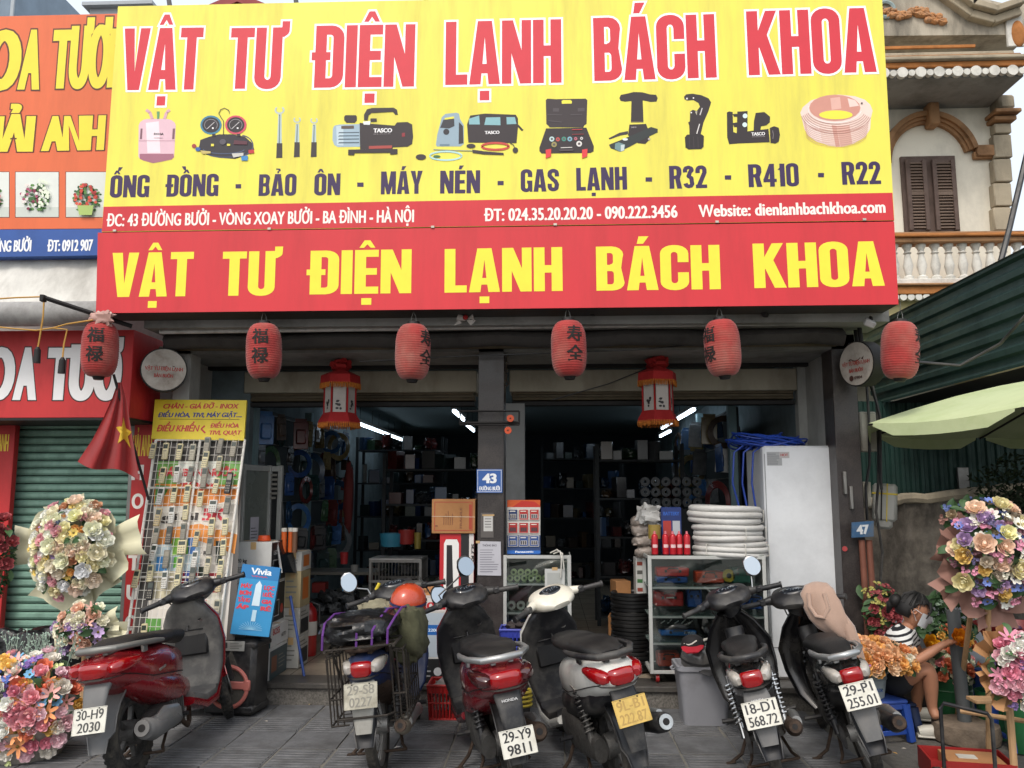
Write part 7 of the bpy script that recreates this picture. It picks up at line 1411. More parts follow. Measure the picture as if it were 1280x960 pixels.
carton('carton_stack','pale printed cartons piled at the left side of the glass trolley','box',xat(793,7.0),xat(806,7.0),7.0,7.2,.66,zat(697,7.0),whc,front=lambda p,w_,h_:[rc(p,.01,h_*k/6+.01,w_*.7,h_*k/6+.04,('#3a6a3a','#55534e','#8a3a2a')[k%3]) for k in range(6)],tape=False)
for k in range(4):o=MB().m(mat('black_hose','#131314',.35,var=.2,dirt='#3a3835',damt=.3)); [o.ring((xat(788,7.05),7.1,.2+k*.155+j*.03),.16+.004*(j%2),.017,'z',28,7) for j in range(5)]; o=o.build('hose_coil'); tag(o,'%s black hose coil of the stack left of the glass trolley'%['lowest','second','third','topmost'][k],'hose coil','black hose coils stacked by the trolley')
carton('cardboard_box','crumpled cardboard box on the black hose coils','box',xat(766,7.15),xat(785,7.15),7.2,7.4,.7,zat(726,7.2),card,R(10),tape=False)
carton('cardboard_box','tan cardboard box on the floor left of the black hose coils','box',xat(760,7.4),xat(775,7.4),7.4,7.6,.168,.56,card,R(-8),tape=False)
t=thing('grey_tub','grey plastic tub on the pavement before the glass trolley','tub',None,(xat(874,6.1),6.2,.004)); m_=MB().m(mat('grey_tub_plastic','#8f9096',.45,var=.05,dirt='#5d5b58',damt=.45)); hw,hd,hh_=.185,.15,.40
def rrect(w_,d_,z,n=6,r_=.04):return [(sx*(w_-r_)+r_*math.cos(R(a0+90*i/n)),sy*(d_-r_)+r_*math.sin(R(a0+90*i/n)),z) for sx,sy,a0 in ((1,1,0),(-1,1,90),(-1,-1,180),(1,-1,270)) for i in range(n+1)]
lv=[rrect(hw*.82,hd*.82,0),rrect(hw*.9,hd*.9,hh_*.5),rrect(hw,hd,hh_-.03),rrect(hw+.012,hd+.012,hh_-.03),rrect(hw+.012,hd+.012,hh_),rrect(hw-.008,hd-.008,hh_),rrect(hw*.8,hd*.8,.02)]; n_=len(lv[0]); vs=sum(lv,[]); m_.add(vs,[(i*n_+j,i*n_+(j+1)%n_,(i+1)*n_+(j+1)%n_,(i+1)*n_+j) for i in range(len(lv)-1) for j in range(n_)]+[tuple(range(n_)),tuple(range(6*n_,7*n_))]); m_.build('tub_body',t,ang=50)
m_=MB().m(mat('grey_tub_plastic','#8f9096')); m_.tube([(-hw-.012,-.05,hh_-.03),(-hw-.03,-.04,hh_-.04),(-hw-.03,.04,hh_-.04),(-hw-.012,.05,hh_-.03)],.008,6); m_.build('grip',t)
helmet('grey_helmet','worn grey helmet lying in the grey tub under the shoe',(xat(866,6.15),6.16,.43),(R(12),R(-10),R(30)),'#6b6a68','#3b3a3a')
t=thing('sports_cap','black and red sports cap with a white swoosh perched on the grey tub','cap',None,at(866,806,6.1),(0,R(-6),R(-12))); m_=MB().m(mat('black_cloth','#161416',.8,var=.1)); m_.lathe([(0,.07),(.04,.066),(.07,.045),(.085,.0),(.083,-.01),(0,-.012)],20); m_.build('crown',t); m_=MB().m(mat('red_cloth_bright','#a8182a',.7)); m_.loft([(0,-.06,.0,.08,.008),(0,-.11,-.012,.07,.006),(0,-.15,-.028,.04,.005)],12); m_.build('peak',t)
m_=MB().m(capw); m_.tube([(-.055,-.05,.02),(-.02,-.078,.014),(.0,-.08,.02),(.035,-.068,.038)],.005,5); m_.build('swoosh',t)
o=MB().m(capw); o.tube([at(880,800,6.05),at(890,797,6.1),at(893,806,6.1),at(885,812,6.08)],.009,7); o=o.build('white_strap'); tag(o,'white looped strap beside the sports cap on the tub','strap')
YP_=6.78; xf0,xf1=xat(956,YP_),xat(1044,YP_); zf=zat(558,YP_)
t=thing('white_fridge','tall plain white fridge back standing against the right granite pillar','fridge',None,((xf0+xf1)/2,YP_+.3,.171)); m_=MB().m(mat('fridge_white','#dcdfe2',.45,var=.03,scale=2,dirt='#a5a8ab',damt=.4,dscale=1.5)); m_.box((0,0,(zf-.17)/2),(xf1-xf0,.58,zf-.17),.02); m_.build('cabinet',t)
m_=MB().m(mat('fridge_seam','#77797c',.5)); m_.box((0,-.291,.24),(xf1-xf0-.03,.003,.006)); m_.box((-(xf1-xf0)/2+.012,-.291,(zf-.17)/2+.1),(.004,.003,zf-.5)); m_.build('seam',t)
p=PR(Pl((-(xf1-xf0)/2,-.29,0)),.001); rc(p,.03,zf-.17-.16,.15,zf-.17-.05,'#a2a4a6'); lines(p,.035,.14,zf-.17-.155,zf-.17-.06,6,'#6a6c6e'); rc(p,.13,zf-.17-.10,.21,zf-.17-.05,'#b4b0b0'); tx(p,'HOT',.14,zf-.17-.085,.2,.02,'#a82a26'); p.done('sticker',t)
bc=mat('blue_cable','#1c3f9a',.45,var=.1); rg=random.Random(6)
for k in range(2):
 o=MB().m(bc)
 for j in range(7):
  cx,cy=xat(950+22*k,7.0),7.02; R_=.22+rg.uniform(-.05,.04); pts=[(cx+R_*math.cos(a)*(1+.1*math.sin(2*a+j)),cy+R_*.8*math.sin(a),zf+.02+.012*j*(1-.4*k)+.03*math.sin(a*2+j*1.3)) for a in [2*math.pi*i/30 for i in range(30)]]; o.tube(pts,.008,6,True)
 o=o.build('cable_coil'); tag(o,['loose blue cable coil overhanging the left edge of the fridge top','loose blue cable coil in the middle of the fridge top'][k],'cable','blue cable coils on the fridge')
for k in range(3):
 o=MB().m(bc); x=xat(918+12*k,6.9); o.tube([(x+.1,6.9,zf+.02),(x,6.86,zf-.05),(x-.02,6.86,zf-.3),(x+.03,6.87,zf-.5-.1*k)],.008,6); o=o.build('cable'); tag(o,['outermost blue cable drooping beside the fridge','middle blue cable drooping beside the fridge','blue cable drooping closest to the fridge side'][k],'cable','blue cables drooping from the coil')
YM=6.56; pm=Pl((0,YM,0)); c47=Vector((xat(1077,YM),YM,zat(661,YM))); iq=Matrix.Translation(-c47)
t=thing('number_plaque','worn blue house number plaque 47 beside the right pillar','sign',None,c47); m_=MB().m(mat('worn_blue_enamel','#34587c',.45,var=.15,scale=12,dirt='#6c6a60',damt=.5,dscale=9)); m_.T=iq; m_.prism([pm.px(*k) for k in ((1064,672),(1091,670.5),(1091,651),(1064,653))],pm.mat4(),0,.02); m_.build('plate',t); p=PR(pm,.021); p.T=iq; p.text('47',1070,668,1086,667,11.5,'#c9cdd0',off=.05,sq=.85); p.done('lettering',t)
mb=mat('meter_box','#a9a69a',.55,var=.06,dirt='#66625a',damt=.5);
t=thing('meter_box','beige electric meter box high on the side of the right pillar','meter box',None,at(1083,540,6.8)); m_=MB().m(mb); m_.box((0,0,0),(.13,.1,.32),.008); m_.build('box',t); m_=MB().m(mb); m_.box((0,-.052,.0),(.11,.006,.28),.004); m_.build('lid',t)
t=thing('meter_box','white meter box wrapped in yellow tape beside plaque 47','meter box',None,at(1106,628,6.85),(0,R(4),R(-25))); m_=MB().m(mat('white_meter','#b4b4ae',.5,var=.06,dirt='#77746c',damt=.5)); m_.box((0,0,.0),(.18,.14,.3),.02); m_.box((-.0,-.01,-.17),(.12,.1,.08),.02); m_.build('box',t); m_=MB().m(mat('yellow_tape','#a89a3a',.5)); m_.box((0,0,.07),(.184,.144,.014)); m_.box((.02,-.0,.0),(.008,.146,.3)); m_.build('tape',t); m_=MB().m(dark); m_.box((-.02,-.075,0),(.01,.01,.28)); m_.build('strap',t)
t=thing('junction_box','pale narrow junction box behind the cables on the right pillar','junction box',None,at(1083,618,6.8)); m_=MB().m(mb); m_.box((0,0,0),(.06,.06,.2),.006); m_.build('box',t); m_=MB().m(mb); m_.box((0,-.032,0),(.05,.006,.18),.003); m_.build('lid',t)
cond=mat('brown_conduit','#7a4a3a',.6,var=.12,dirt='#4a3028',damt=.5)
for k,u in enumerate((1075,1084)):o=MB().m(cond); o.tube([(xat(u,6.59),6.59,0),(xat(u,6.59),6.59,.7),(xat(u-1,6.59),6.59,zat(674,6.59))],.024,12); o=o.build('conduit'); tag(o,['left brown plastic conduit under plaque 47','right brown plastic conduit under plaque 47'][k],'pipe','brown conduits by the right pillar')
for k,pts in enumerate(([(1083,478),(1086,520),(1087,580),(1082,610),(1084,650)],[(1087,478),(1096,505),(1098,560),(1098,600),(1095,640),(1103,690),(1100,730)],[(1090,480),(1100,520),(1101,600),(1102,612)])):o=MB().m(blk); o.tube([at(u,v,6.72-.02*k) for u,v in pts],.011,7); o=o.build('power_cable'); tag(o,['black power cable running straight down the right pillar','black power cable curving past the taped meter box','black power cable ending at the taped meter box'][k],'cable','power cables on the right pillar')
o=MB().m(blk); o.tube([at(1060,430,6.6),at(1140,452,6.6),at(1200,457,6.5),at(1250,430,6.3),at(1290,385,6.0)],.012,7); o=o.build('power_cable'); tag(o,'long black cable sagging across the front of the green shed','cable')
o=MB().m(blk); o.tube([at(1245,350,8.5),at(1262,285,8.6),at(1290,165,8.7)],.03,7); o=o.build('power_cable'); tag(o,'thick black cable rising past the corner of the villa','cable')
o=MB().m(blk); o.tube([at(450,452,6.6),at(560,446,6.55),at(800,437,6.5),at(1040,414,6.45)],.006,5); o.tube([at(690,500,7.3),at(760,480,7.3),at(830,452,7.3)],.006,5); o=o.build('thin_wire'); tag(o,'thin wires strung across the right bay under the canopy','wire')
o=MB().m(redg); o.cyl(at(1056,686,YF-.003),at(1056,686,YF-.006),.02,n=14); o=o.build('red_sticker'); tag(o,'small red round sticker low on the right granite pillar','sticker')
t=thing('wall_light','small white floodlight under the right end of the sign','lamp',None,at(1087,404,6.1),(R(30),R(25),0)); m_=MB().m(pipew); m_.box((0,0,0),(.08,.06,.05),.008); m_.build('housing',t); m_=MB().m(dark); m_.box((0,.04,.03),(.02,.06,.02),.003); m_.build('mount',t)
for k,(u0,v0,v1) in enumerate(((1056,590,618),(1063,608,636))):o=MB().m(steel); o.bb(xat(u0,YF)-.012,xat(u0,YF)+.012,YF-.03,YF-.002,zat(v1,YF),zat(v0,YF),.004); o=o.build('door_latch'); tag(o,['upper pale latch plate on the right pillar','lower steel latch on the right pillar'][k],'latch')
# ================================================================ flowers
pet=mat('petal',src='obj',rough=.9,var=.16,scale=40,spec=.12); lfm=mat('leaf_green','#3c5a34',.6,var=.35,scale=12); stm=mat('stem_green','#4c6a3a',.6)
def petal_grid(b,M_,w_,l_,cup,curl,nu=3,nv=3):
 vs=[]
 for j in range(nv+1):
  f=j/nv; ww=w_*math.sin(math.pi*(.16+.66*f));
  for i in range(nu+1):
   g=(i/nu-.5)*2; vs.append(M_@Vector((ww*g,-l_*math.sin(f*cup)/max(cup,.01)+.25*w_*(g*g-.4),l_*(1-math.cos(f*cup))/max(cup,.01)*1.2+l_*f*.3-curl*l_*max(0,f-.7))))
 b.add(vs,[(j*(nu+1)+i,j*(nu+1)+i+1,(j+1)*(nu+1)+i+1,(j+1)*(nu+1)+i) for j in range(nv) for i in range(nu)])
def mk(b):o=b.build('x',None,ang=60); me=o.data; bpy.data.objects.remove(o); return me
def rose_mesh(sd):
 rg=random.Random(sd); b=MB().m(pet); b.lathe([(0,.034),(.007,.036),(.013,.026),(.010,.008),(0,0)],7)
 for n_,w_,l_,cup,r0,z0,curl in ((3,.013,.03,2.0,.003,.010,0),(4,.018,.036,1.65,.006,.006,.1),(5,.023,.043,1.3,.009,.002,.3),(7,.026,.050,.95,.010,-.003,.5)):
  a0=rg.uniform(0,6)
  for k in range(n_):petal_grid(b,Matrix.Rotation(a0+2*math.pi*k/n_+rg.uniform(-.15,.15),4,'Z')@Matrix.Translation((0,-r0,z0)),w_*rg.uniform(.9,1.1),l_*rg.uniform(.9,1.1),cup,curl)
 return mk(b)
def open_mesh(n_,w_,l_):
 b=MB().m(pet)
 for k in range(n_):petal_grid(b,Matrix.Rotation(2*math.pi*k/n_+.1*(k%2),4,'Z')@Matrix.Translation((0,-.004,.004*(k%2))),w_,l_,.5,.2)
 b.m(mat('flower_heart','#6a5a24',.8,var=.3,scale=90)).ball((0,0,.012),(.011,.011,.007),9,5); return mk(b)
def cluster_mesh():
 b=MB().m(pet); rg=random.Random(4)
 for k in range(9):
  x,y=rg.uniform(-.03,.03),rg.uniform(-.03,.03); T_=Matrix.Translation((x,y,.02-(x*x+y*y)*8))@Euler((rg.uniform(-.5,.5),rg.uniform(-.5,.5),0)).to_matrix().to_4x4()
  for j in range(5):petal_grid(b,T_@Matrix.Rotation(2*math.pi*j/5,4,'Z'),.008,.015,.6,0,2,2)
 return mk(b)
def leaf_mesh():
 b=MB().m(lfm); vs=[]
 for j in range(5):
  f=j/4; w_=.022*math.sin(math.pi*(.06+.9*f)); z=.03*math.sin(f*2.2)
  vs+=[(-w_,-.09*f,z+.006),(0,-.09*f,z),(w_,-.09*f,z+.006)]
 b.add(vs,[(3*j+i,3*j+i+1,3*j+i+4,3*j+i+3) for j in range(4) for i in range(2)]); return mk(b)
ROSE=[rose_mesh(k) for k in range(3)]; OPEN=open_mesh(7,.018,.045); LILY=open_mesh(6,.013,.065); CLUS=cluster_mesh(); LEAF=leaf_mesh()
def soft(c_,rg):
 q=S(c_); l_=sum(q)/3; k=rg.uniform(1.0,1.28); return tuple(min(.86,(x*.80+l_*.10+.06)*k) for x in q)
def orient(n_,spin):return (n_.to_track_quat('Z','Y')@Euler((0,0,spin)).to_quaternion()).to_euler()
def bouquet(t,c,rad,flowers,sd,nleaf=30,front=(0,-1,.25),spread=1.0,smin=.9,smax=1.35):
 """flowers: list of (mesh kind, colour, count, size); heads sit on a dome of radii rad round c, facing outward"""
 rg=random.Random(sd); F_=Vector(front).normalized(); seeds=[]
 for mk_,c_,n_,s_ in flowers:seeds+=[(mk_,c_,s_*.64)]*int(n_*1.9+.5)
 rg.shuffle(seeds); N=len(seeds); up=Vector((0,0,1)); ex=F_.cross(up).normalized(); ez=ex.cross(F_).normalized()
 for i,(kd,c_,s_) in enumerate(seeds):
  r_=math.sqrt((i+.5)/N)*spread; a=i*2.39996+rg.uniform(-.15,.15); d=F_*math.sqrt(max(0.02,1-r_*r_*.92))+ex*r_*math.cos(a)+ez*r_*math.sin(a)
  pos=Vector(c)+Vector((d.x*rad[0],d.y*rad[1],d.z*rad[2]))*rg.uniform(.9,1.04); me={'r':ROSE[i%3],'o':OPEN,'l':LILY,'c':CLUS}[kd]
  part({'r':'rose','o':'blossom','l':'lily','c':'blossom_cluster'}[kd],me,t,pos,orient((d+F_*.5).normalized(),rg.uniform(0,6)),s_*rg.uniform(smin,smax),soft(c_,rg))
 for k in range(nleaf):
  a=rg.uniform(0,6.28); r_=math.sqrt(rg.random())*1.05; d=F_*math.sqrt(max(0,1-min(1,r_*r_)))+ex*r_*math.cos(a)+ez*r_*math.sin(a); part('leaf',LEAF,t,Vector(c)+Vector((d.x*rad[0],d.y*rad[1],d.z*rad[2]))*rg.uniform(.82,.97),orient((ex*math.cos(a)+ez*math.sin(a)+F_*.9).normalized(),rg.uniform(0,6)),rg.uniform(.7,1.3))
 b=MB().m(lfm)
 for k in range(260):
  d=Vector((rg.gauss(0,1),rg.gauss(0,1),rg.gauss(0,1))).normalized(); q_=Vector(c)+Vector((d.x*rad[0],d.y*rad[1],d.z*rad[2]))*rg.uniform(.6,.9); e1=Vector((rg.uniform(-1,1),rg.uniform(-1,1),rg.uniform(-1,1))).normalized()*.035; e2=e1.cross(d).normalized()*.014; b.add([q_-e1,q_+e2,q_+e1,q_-e2],[(0,1,2,3)])
 b.build('foliage',t,ang=0,recalc=False)['kind']='stuff'
def paper_fan(t,c,mt,sheets,back=.0):
 for k,(a,l_,w_) in enumerate(sheets):
  m_=MB().m(mt); d=Vector((math.cos(R(a)),0,math.sin(R(a)))); e=Vector((-d.z,0,d.x)); vs=[]; nu,nv=6,5
  for j in range(nv+1):
   f=j/nv
   for i in range(nu+1):g=(i/nu-.5)*2; tip=1-.22*abs(g)**1.5*(1 if k%2 else -.3) if j==nv else 1; vs.append(Vector(c)+d*(l_*f*tip)+e*(w_*.5*g*(.25+.75*f))+Vector((0,back-.07*f+.022*math.sin(g*5+k)*f-.03*(k%2),0)))
  m_.add(vs,[(j*(nu+1)+i,j*(nu+1)+i+1,(j+1)*(nu+1)+i+1,(j+1)*(nu+1)+i) for j in range(nv) for i in range(nu)]); m_.build('paper_sheet',t,ang=60)
def easel(t,pts,mt):
 for a,b_ in pts:m_=MB().m(mt); m_.cyl(a,b_,.017,n=8); m_.build('leg',t)
woodl=mat('pale_wood','#b08d66',.7,var=.15,scale=8,stretch=(8,8,1),dirt='#7a5f42',damt=.3)
c=at(98,688,6.1); t=thing('flower_stand','tall stand of cream, white and peach roses in pale yellow paper before the green shutter','flower stand','flower stands outside the flower shop',(c.x,c.y,0)); cc=Vector((0,0,c.z))
cpap=mat('cream_paper','#d6d2b4',.8,var=.05,dirt='#b5b182',damt=.2); paper_fan(t,cc+Vector((0,.06,0)),cpap,[(a,.42+.05*((k*7)%3-1),.30) for k,a in enumerate(range(110,440,33))])
bouquet(t,cc,(.30,.24,.35),[('r','#efe7c6',13,1.45),('r','#e8dca8',8,1.35),('r','#ecd0b8',6,1.35),('r','#c98a5a',3,1.2),('r','#d898a0',5,1.1),('r','#f0ece0',7,1.35),('o','#d9b83c',3,.9),('o','#9a7ab0',2,.8),('c','#2c3f66',2,1.0),('r','#e0a030',2,.8)],1,34)
easel(t,[((-.18,-.1,0),(-.02,.1,c.z-.1)),((.16,-.1,0),(.03,.1,c.z-.1)),((0,.35,0),(0,.12,c.z-.1))],woodl)
c=at(106,787,5.9); t=thing('flower_stand','small bouquet of white roses and lilac lilies below the tall cream stand','bouquet','flower stands outside the flower shop',(c.x,c.y,0)); cc=Vector((0,0,c.z)); paper_fan(t,cc+Vector((0,.05,0)),cpap,[(-8,.30,.22),(-40,.28,.2),(15,.25,.2),(200,.2,.2)])
bouquet(t,cc,(.18,.15,.17),[('r','#e2dcc4',6,1.2),('r','#dcae90',3,1.2),('o','#b394c4',4,1.0),('l','#d8a08c',3,1.0),('r','#a987ba',3,1.0)],2,16); m_=MB().m(woodl); m_.cyl((0,.05,0),(0,.05,c.z-.05),.02,n=8); m_.build('post',t)
c=at(36,890,5.25); t=thing('flower_basket','huge mixed flower basket at the lower left corner in pink, orange, blue and white','flower basket','flower stands outside the flower shop',(c.x,c.y,0)); cc=Vector((0,0,c.z))
bouquet(t,cc,(.34,.28,.34),[('r','#e4ddd0',12,1.2),('r','#d98a94',8,1.2),('r','#d9622a',7,1.2),('r','#e0b030',6,1.2),('o','#5fa8d0',6,1.1),('c','#8a62b4',5,1.1),('l','#e08a3c',4,1.2),('c','#d0d890',4,1.0),('l','#e09a90',4,1.2),('r','#e8b8c0',8,1.1),('c','#4a6ab8',3,1.0),('r','#c86a80',4,1.0)],3,40,(0.1,-1,.5))
m_=MB().m(mat('white_wicker','#a09a90',.8,var=.2,scale=40)); m_.lathe([(.2,0),(.26,.12),(.3,.2),(.28,.2),(.2,.02)],24); m_.build('basket_bowl',t)
b=MB().m(mat('pale_spray','#9fb4a4',.8)); rg=random.Random(8)
for k in range(16):
 a=Vector((rg.uniform(-.2,.2),.05,c.z+.25)); d=Vector((rg.uniform(-.4,.4),-.1,1)).normalized(); b.cyl(a,a+d*.22,.002,n=4)
 for j in range(9):q_=a+d*rg.uniform(.03,.24)+Vector((rg.uniform(-.035,.035),rg.uniform(-.03,.03),rg.uniform(-.02,.02))); b.ball(q_,(rg.uniform(.003,.012),.004,rg.uniform(.003,.007)),5,3,rot=(0,rg.uniform(-1,1),0)); b.cyl(q_,a+d*rg.uniform(.03,.2),.0012,n=3,caps=False)
b.build('pale_spray',t)['kind']='stuff'
c=at(-4,700,6.0); t=thing('flower_stand','dark red roses showing at the left edge by the green shutter','bouquet','flower stands outside the flower shop',(c.x,c.y,0)); bouquet(t,Vector((0,0,c.z)),(.13,.12,.32),[('r','#98101c',17,1.1)],4,12); m_=MB().m(woodl); m_.cyl((-.05,.05,0),(0,.05,c.z),.02,n=8); m_.build('post',t)
o=lump('p',pb,at(45,815,6.3),(.36,.12,.16),41,None,.4,30,14,6).build('black_sheet',ang=60); tag(o,'black plastic sheet heaped at the foot of the green shutter','plastic sheet')
c=at(1232,703,5.35); t=thing('flower_stand','large wedding bouquet in dusky pink paper on a wooden easel at the right','flower stand','flower stands beside the seated woman',(c.x,c.y,0)); cc=Vector((0,0,c.z)); dpk=mat('dusky_paper','#8f6a5e',.75,var=.06); paper_fan(t,cc+Vector((0,.05,0)),dpk,[(215,.35,.2),(190,.32,.2),(160,.31,.2),(245,.36,.22),(275,.38,.26),(300,.34,.22),(130,.3,.2)])
bouquet(t,cc+Vector((.02,0,.02)),(.27,.22,.34),[('o','#5a74c0',8,.9),('r','#e2d69a',3,1.5),('r','#cfa838',3,1.2),('c','#d488a4',11,1.15),('r','#e6c2a4',3,1.4),('o','#dfdcd0',5,1.2),('r','#ad8ab8',5,1.2),('c','#4a3f6e',6,1.0),('c','#e0dcc8',4,.9),('r','#b8a890',4,1.1),('c','#6a3040',4,.9)],5,40)
easel(t,[(gr(1195,907)-Vector((c.x,c.y,0))+Vector((0,0,0)),Vector((-.08,.02,c.z-.2))),(gr(1236,940)-Vector((c.x,c.y,0)),Vector((-.02,-.04,c.z-.2))),(gr(1280,925)-Vector((c.x,c.y,0)),Vector((.12,.1,c.z-.35)))],woodl)
m_=MB().m(woodl); z_=at(1222,880,5.1).z; m_.box((-.02,-.15,z_),(.40,.12,.02),.003); m_.cyl((-.12,.2,.25),(.25,-.1,.25),.015,n=8); m_.build('shelf',t)
c=at(1268,838,4.85); t=thing('flower_stand','pink and white bouquet in brown kraft paper at the right edge','bouquet','flower stands beside the seated woman',(c.x,c.y,0)); cc=Vector((0,0,c.z)); kp=mat('kraft_paper','#a87c52',.8,var=.08); paper_fan(t,cc+Vector((0,.05,0)),kp,[(140,.24,.13),(170,.2,.14),(200,.2,.14),(235,.24,.15),(115,.24,.1)])
bouquet(t,cc,(.15,.13,.19),[('r','#d8a0ac',6,1.1),('l','#cf7a94',5,1.0),('r','#dedad0',5,1.0),('c','#8c6ab0',3,.9),('r','#c96a84',4,1.0)],6,12); m_=MB().m(woodl); m_.cyl((0,.08,0),(0,.08,c.z-.1),.02,n=8); m_.build('post',t)
def pail(name,lb,x,y,z,r0,r1,h_,mt,cat='bucket'):
 t=thing(name,lb,cat,None,(x,y,z)); m_=MB().m(mt); m_.lathe([(0,0),(r0,0),(r1,h_-.01),(r1+.012,h_-.01),(r1+.012,h_),(r1-.008,h_),(r0-.01,.02),(0,.02)],28); m_.build('body',t); m_=MB().m(mt); m_.ring((0,0,h_*.72),r0+(r1-r0)*.74,.006,'z',28,6); m_.build('rim_ring',t); return t
def stool(name,lb,x,y,w_,h_,mt,rz=0):
 t=thing(name,lb,'stool','plastic stools in the flower corner',(x,y,0),(0,0,rz)); m_=MB().m(mt); m_.box((0,0,h_-.012),(w_,w_,.024),.008); m_.box((0,0,h_-.04),(w_*.96,w_*.96,.05),.01); m_.build('seat',t)
 for sx in (-1,1):
  for sy in (-1,1):m_=MB().m(mt); m_.loft([(sx*w_*.42,sy*w_*.42,h_-.03,.03,.03,4),(sx*w_*.52,sy*w_*.5,0,.024,.024,4)],10); m_.build('leg',t)
 m_=MB().m(mt)
 for s_ in (-1,1):m_.box((0,s_*w_*.47,.06),(w_*.9,.014,.03),.003); m_.box((s_*w_*.47,0,.06),(.014,w_*.9,.03),.003)
 m_.build('stretcher',t); return t
bst=mat('blue_stool_plastic','#1d4292',.45,var=.06,dirt='#4a4a52',damt=.3)
g=gr(1102,922); stool('blue_stool','blue plastic stool carrying the bucket of orange roses',g.x,g.y,.25,.26,bst,.3); pl_=pail('flower_bucket','grey white pail on the blue stool',g.x-.06,g.y+.02,.262,.095,.12,.17,mat('pail_plastic','#8f9a9c',.5,var=.1,dirt='#4f5a64',damt=.5))
p=PR(Pl((g.x-.06-g.x+.06,-.1125,.0)),.004); p.text('TOPCOLOR',-.05,.05,.05,.05,.022,'#2f4f8a',off=.03,sq=.7,px=False); p.done('lettering',pl_)
t=thing('rose_bunch','bunch of orange, yellow and peach roses standing in the pail on the blue stool','bouquet','flower stands beside the seated woman',(g.x-.06,g.y,0)); bouquet(t,Vector((0,0,.50)),(.30,.2,.12),[('r','#e0a030',15,1.15),('r','#e0a468',11,1.2),('r','#e2bc90',7,1.1),('r','#d87c1c',5,1.0),('r','#e6d6c0',3,1.0)],7,14,(0,-.8,.7))
m_=MB().m(stm); rg=random.Random(3)
for k in range(26):m_.cyl((rg.uniform(-.08,.08),rg.uniform(-.08,.06),.32),(rg.uniform(-.2,.2),rg.uniform(-.12,.08),.55),.004,n=5)
m_.build('stems',t)['kind']='stuff'
g2=gr(1196,907); gp=mat('green_plastic','#1f5a34',.45,var=.06,dirt='#173a24',damt=.4); pail('green_bucket','dark green plastic tub of roses beside the seated woman',g2.x,g2.y+.1,.005,.13,.17,.32,gp)
t=thing('rose_bunch','orange and cream rosebuds standing in the dark green tub','bouquet','flower stands beside the seated woman',(g2.x,g2.y+.1,0)); bouquet(t,Vector((0,0,.36)),(.19,.17,.13),[('r','#d96a24',8,1.05),('r','#dfdcc0',12,.7),('r','#d98a8a',3,.8)],8,26,(0,-.8,.7))
m_=MB().m(stm); m_.cyl((0,0,.1),(0,0,.35),.05,n=8); m_.build('stems',t)
for lb,u,v,Y,rad,fl_,sd,nl in (('red and yellow gladioli behind the woman against the wall',1100,768,6.5,(.13,.12,.22),[('c','#8e1620',9,1.1),('c','#a8a03c',6,1.0),('r','#a82430',6,1.0)],9,20),('low bunch of pale buds and orange roses at the woman\'s hands',1190,800,6.35,(.15,.1,.08),[('r','#d8641c',5,1.0),('r','#e0b030',3,.9)],10,30),('leafy green bunch in front of the white plastic sheet',1185,775,6.6,(.26,.14,.2),[('c','#8fa88c',8,1.1)],11,110),('dark red and violet flowers behind the pink bouquet',1272,820,5.6,(.16,.1,.16),[('c','#6a3a6a',8,1.0),('r','#7a2438',5,1.0)],12,10),('dim peach and blue blossoms high behind the large bouquet',1225,650,5.9,(.28,.12,.14),[('c','#4a5f9a',9,1.0),('c','#8c5a4a',6,1.0),('r','#a8906a',4,1.0)],13,30)):
 c=at(u,v,Y); t=thing('flower_bunch',lb,'bouquet','flower stands beside the seated woman',(c.x,c.y,0)); bouquet(t,Vector((0,0,c.z)),rad,fl_,sd,nl,(0,-1,.4)); m_=MB().m(gp); m_.lathe([(0,0),(.09,0),(.11,.3),(.1,.3),(0,.02)],16); m_.build('pot',t); m_=MB().m(stm); m_.cyl((0,0,.1),(0,0,c.z),.02,n=6); m_.build('stems',t)
c=at(1285,640,6.9); t=thing('shrub','dark leafy shrub at the right edge above the stone wall','shrub',None,(c.x,c.y,0)); b=MB().m(mat('dark_leaf','#24331f',.6,var=.4,scale=10)); rg=random.Random(12)
for k in range(2600):
 d=Vector((rg.gauss(0,1),rg.gauss(0,1),rg.gauss(0,1))).normalized(); q_=Vector((d.x*.5,d.y*.35,c.z+d.z*.5))*1.0 if rg.random()<.0 else Vector((0,0,c.z))+Vector((d.x*.42,d.y*.32,d.z*.45))*(rg.random()**.4)*(1+.35*mnoise.noise(d*2.5)); e1=Vector((rg.uniform(-1,1),rg.uniform(-1,1),rg.uniform(-1,.6))).normalized()*.03; e2=e1.cross(Vector((rg.uniform(-1,1),rg.uniform(-1,1),1))).normalized()*.012; b.add([q_-e1,q_+e2,q_+e1,q_-e2],[(0,1,2,3)])
b.build('crown',t,ang=0,recalc=False); m_=MB().m(rust); m_.tube([(0,0,0),(.02,0,.7),(-.04,.02,1.2),(0,0,c.z)],[.035,.03,.024,.015],8); m_.tube([(0,0,1.0),(-.12,0,c.z-.1)],.012,6); m_.build('trunk',t)
g=gr(1208,925); t=thing('pipe_post','grey plastic pipe standing in a round concrete foot','post',None,(g.x,g.y,0)); m_=MB().m(mat('grey_pipe','#55595a',.5,var=.06,dirt='#3c3a38',damt=.3)); m_.cyl((0,0,.05),(-.03,0,.83),.042,n=20); m_.build('pipe',t); m_=MB().m(mat('foot_concrete','#77695a',.95,var=.25,scale=20,bump=.6)); m_.lathe([(0,0),(.2,0),(.21,.04),(.2,.11),(.17,.12),(0,.12)],26); m_.build('foot',t)
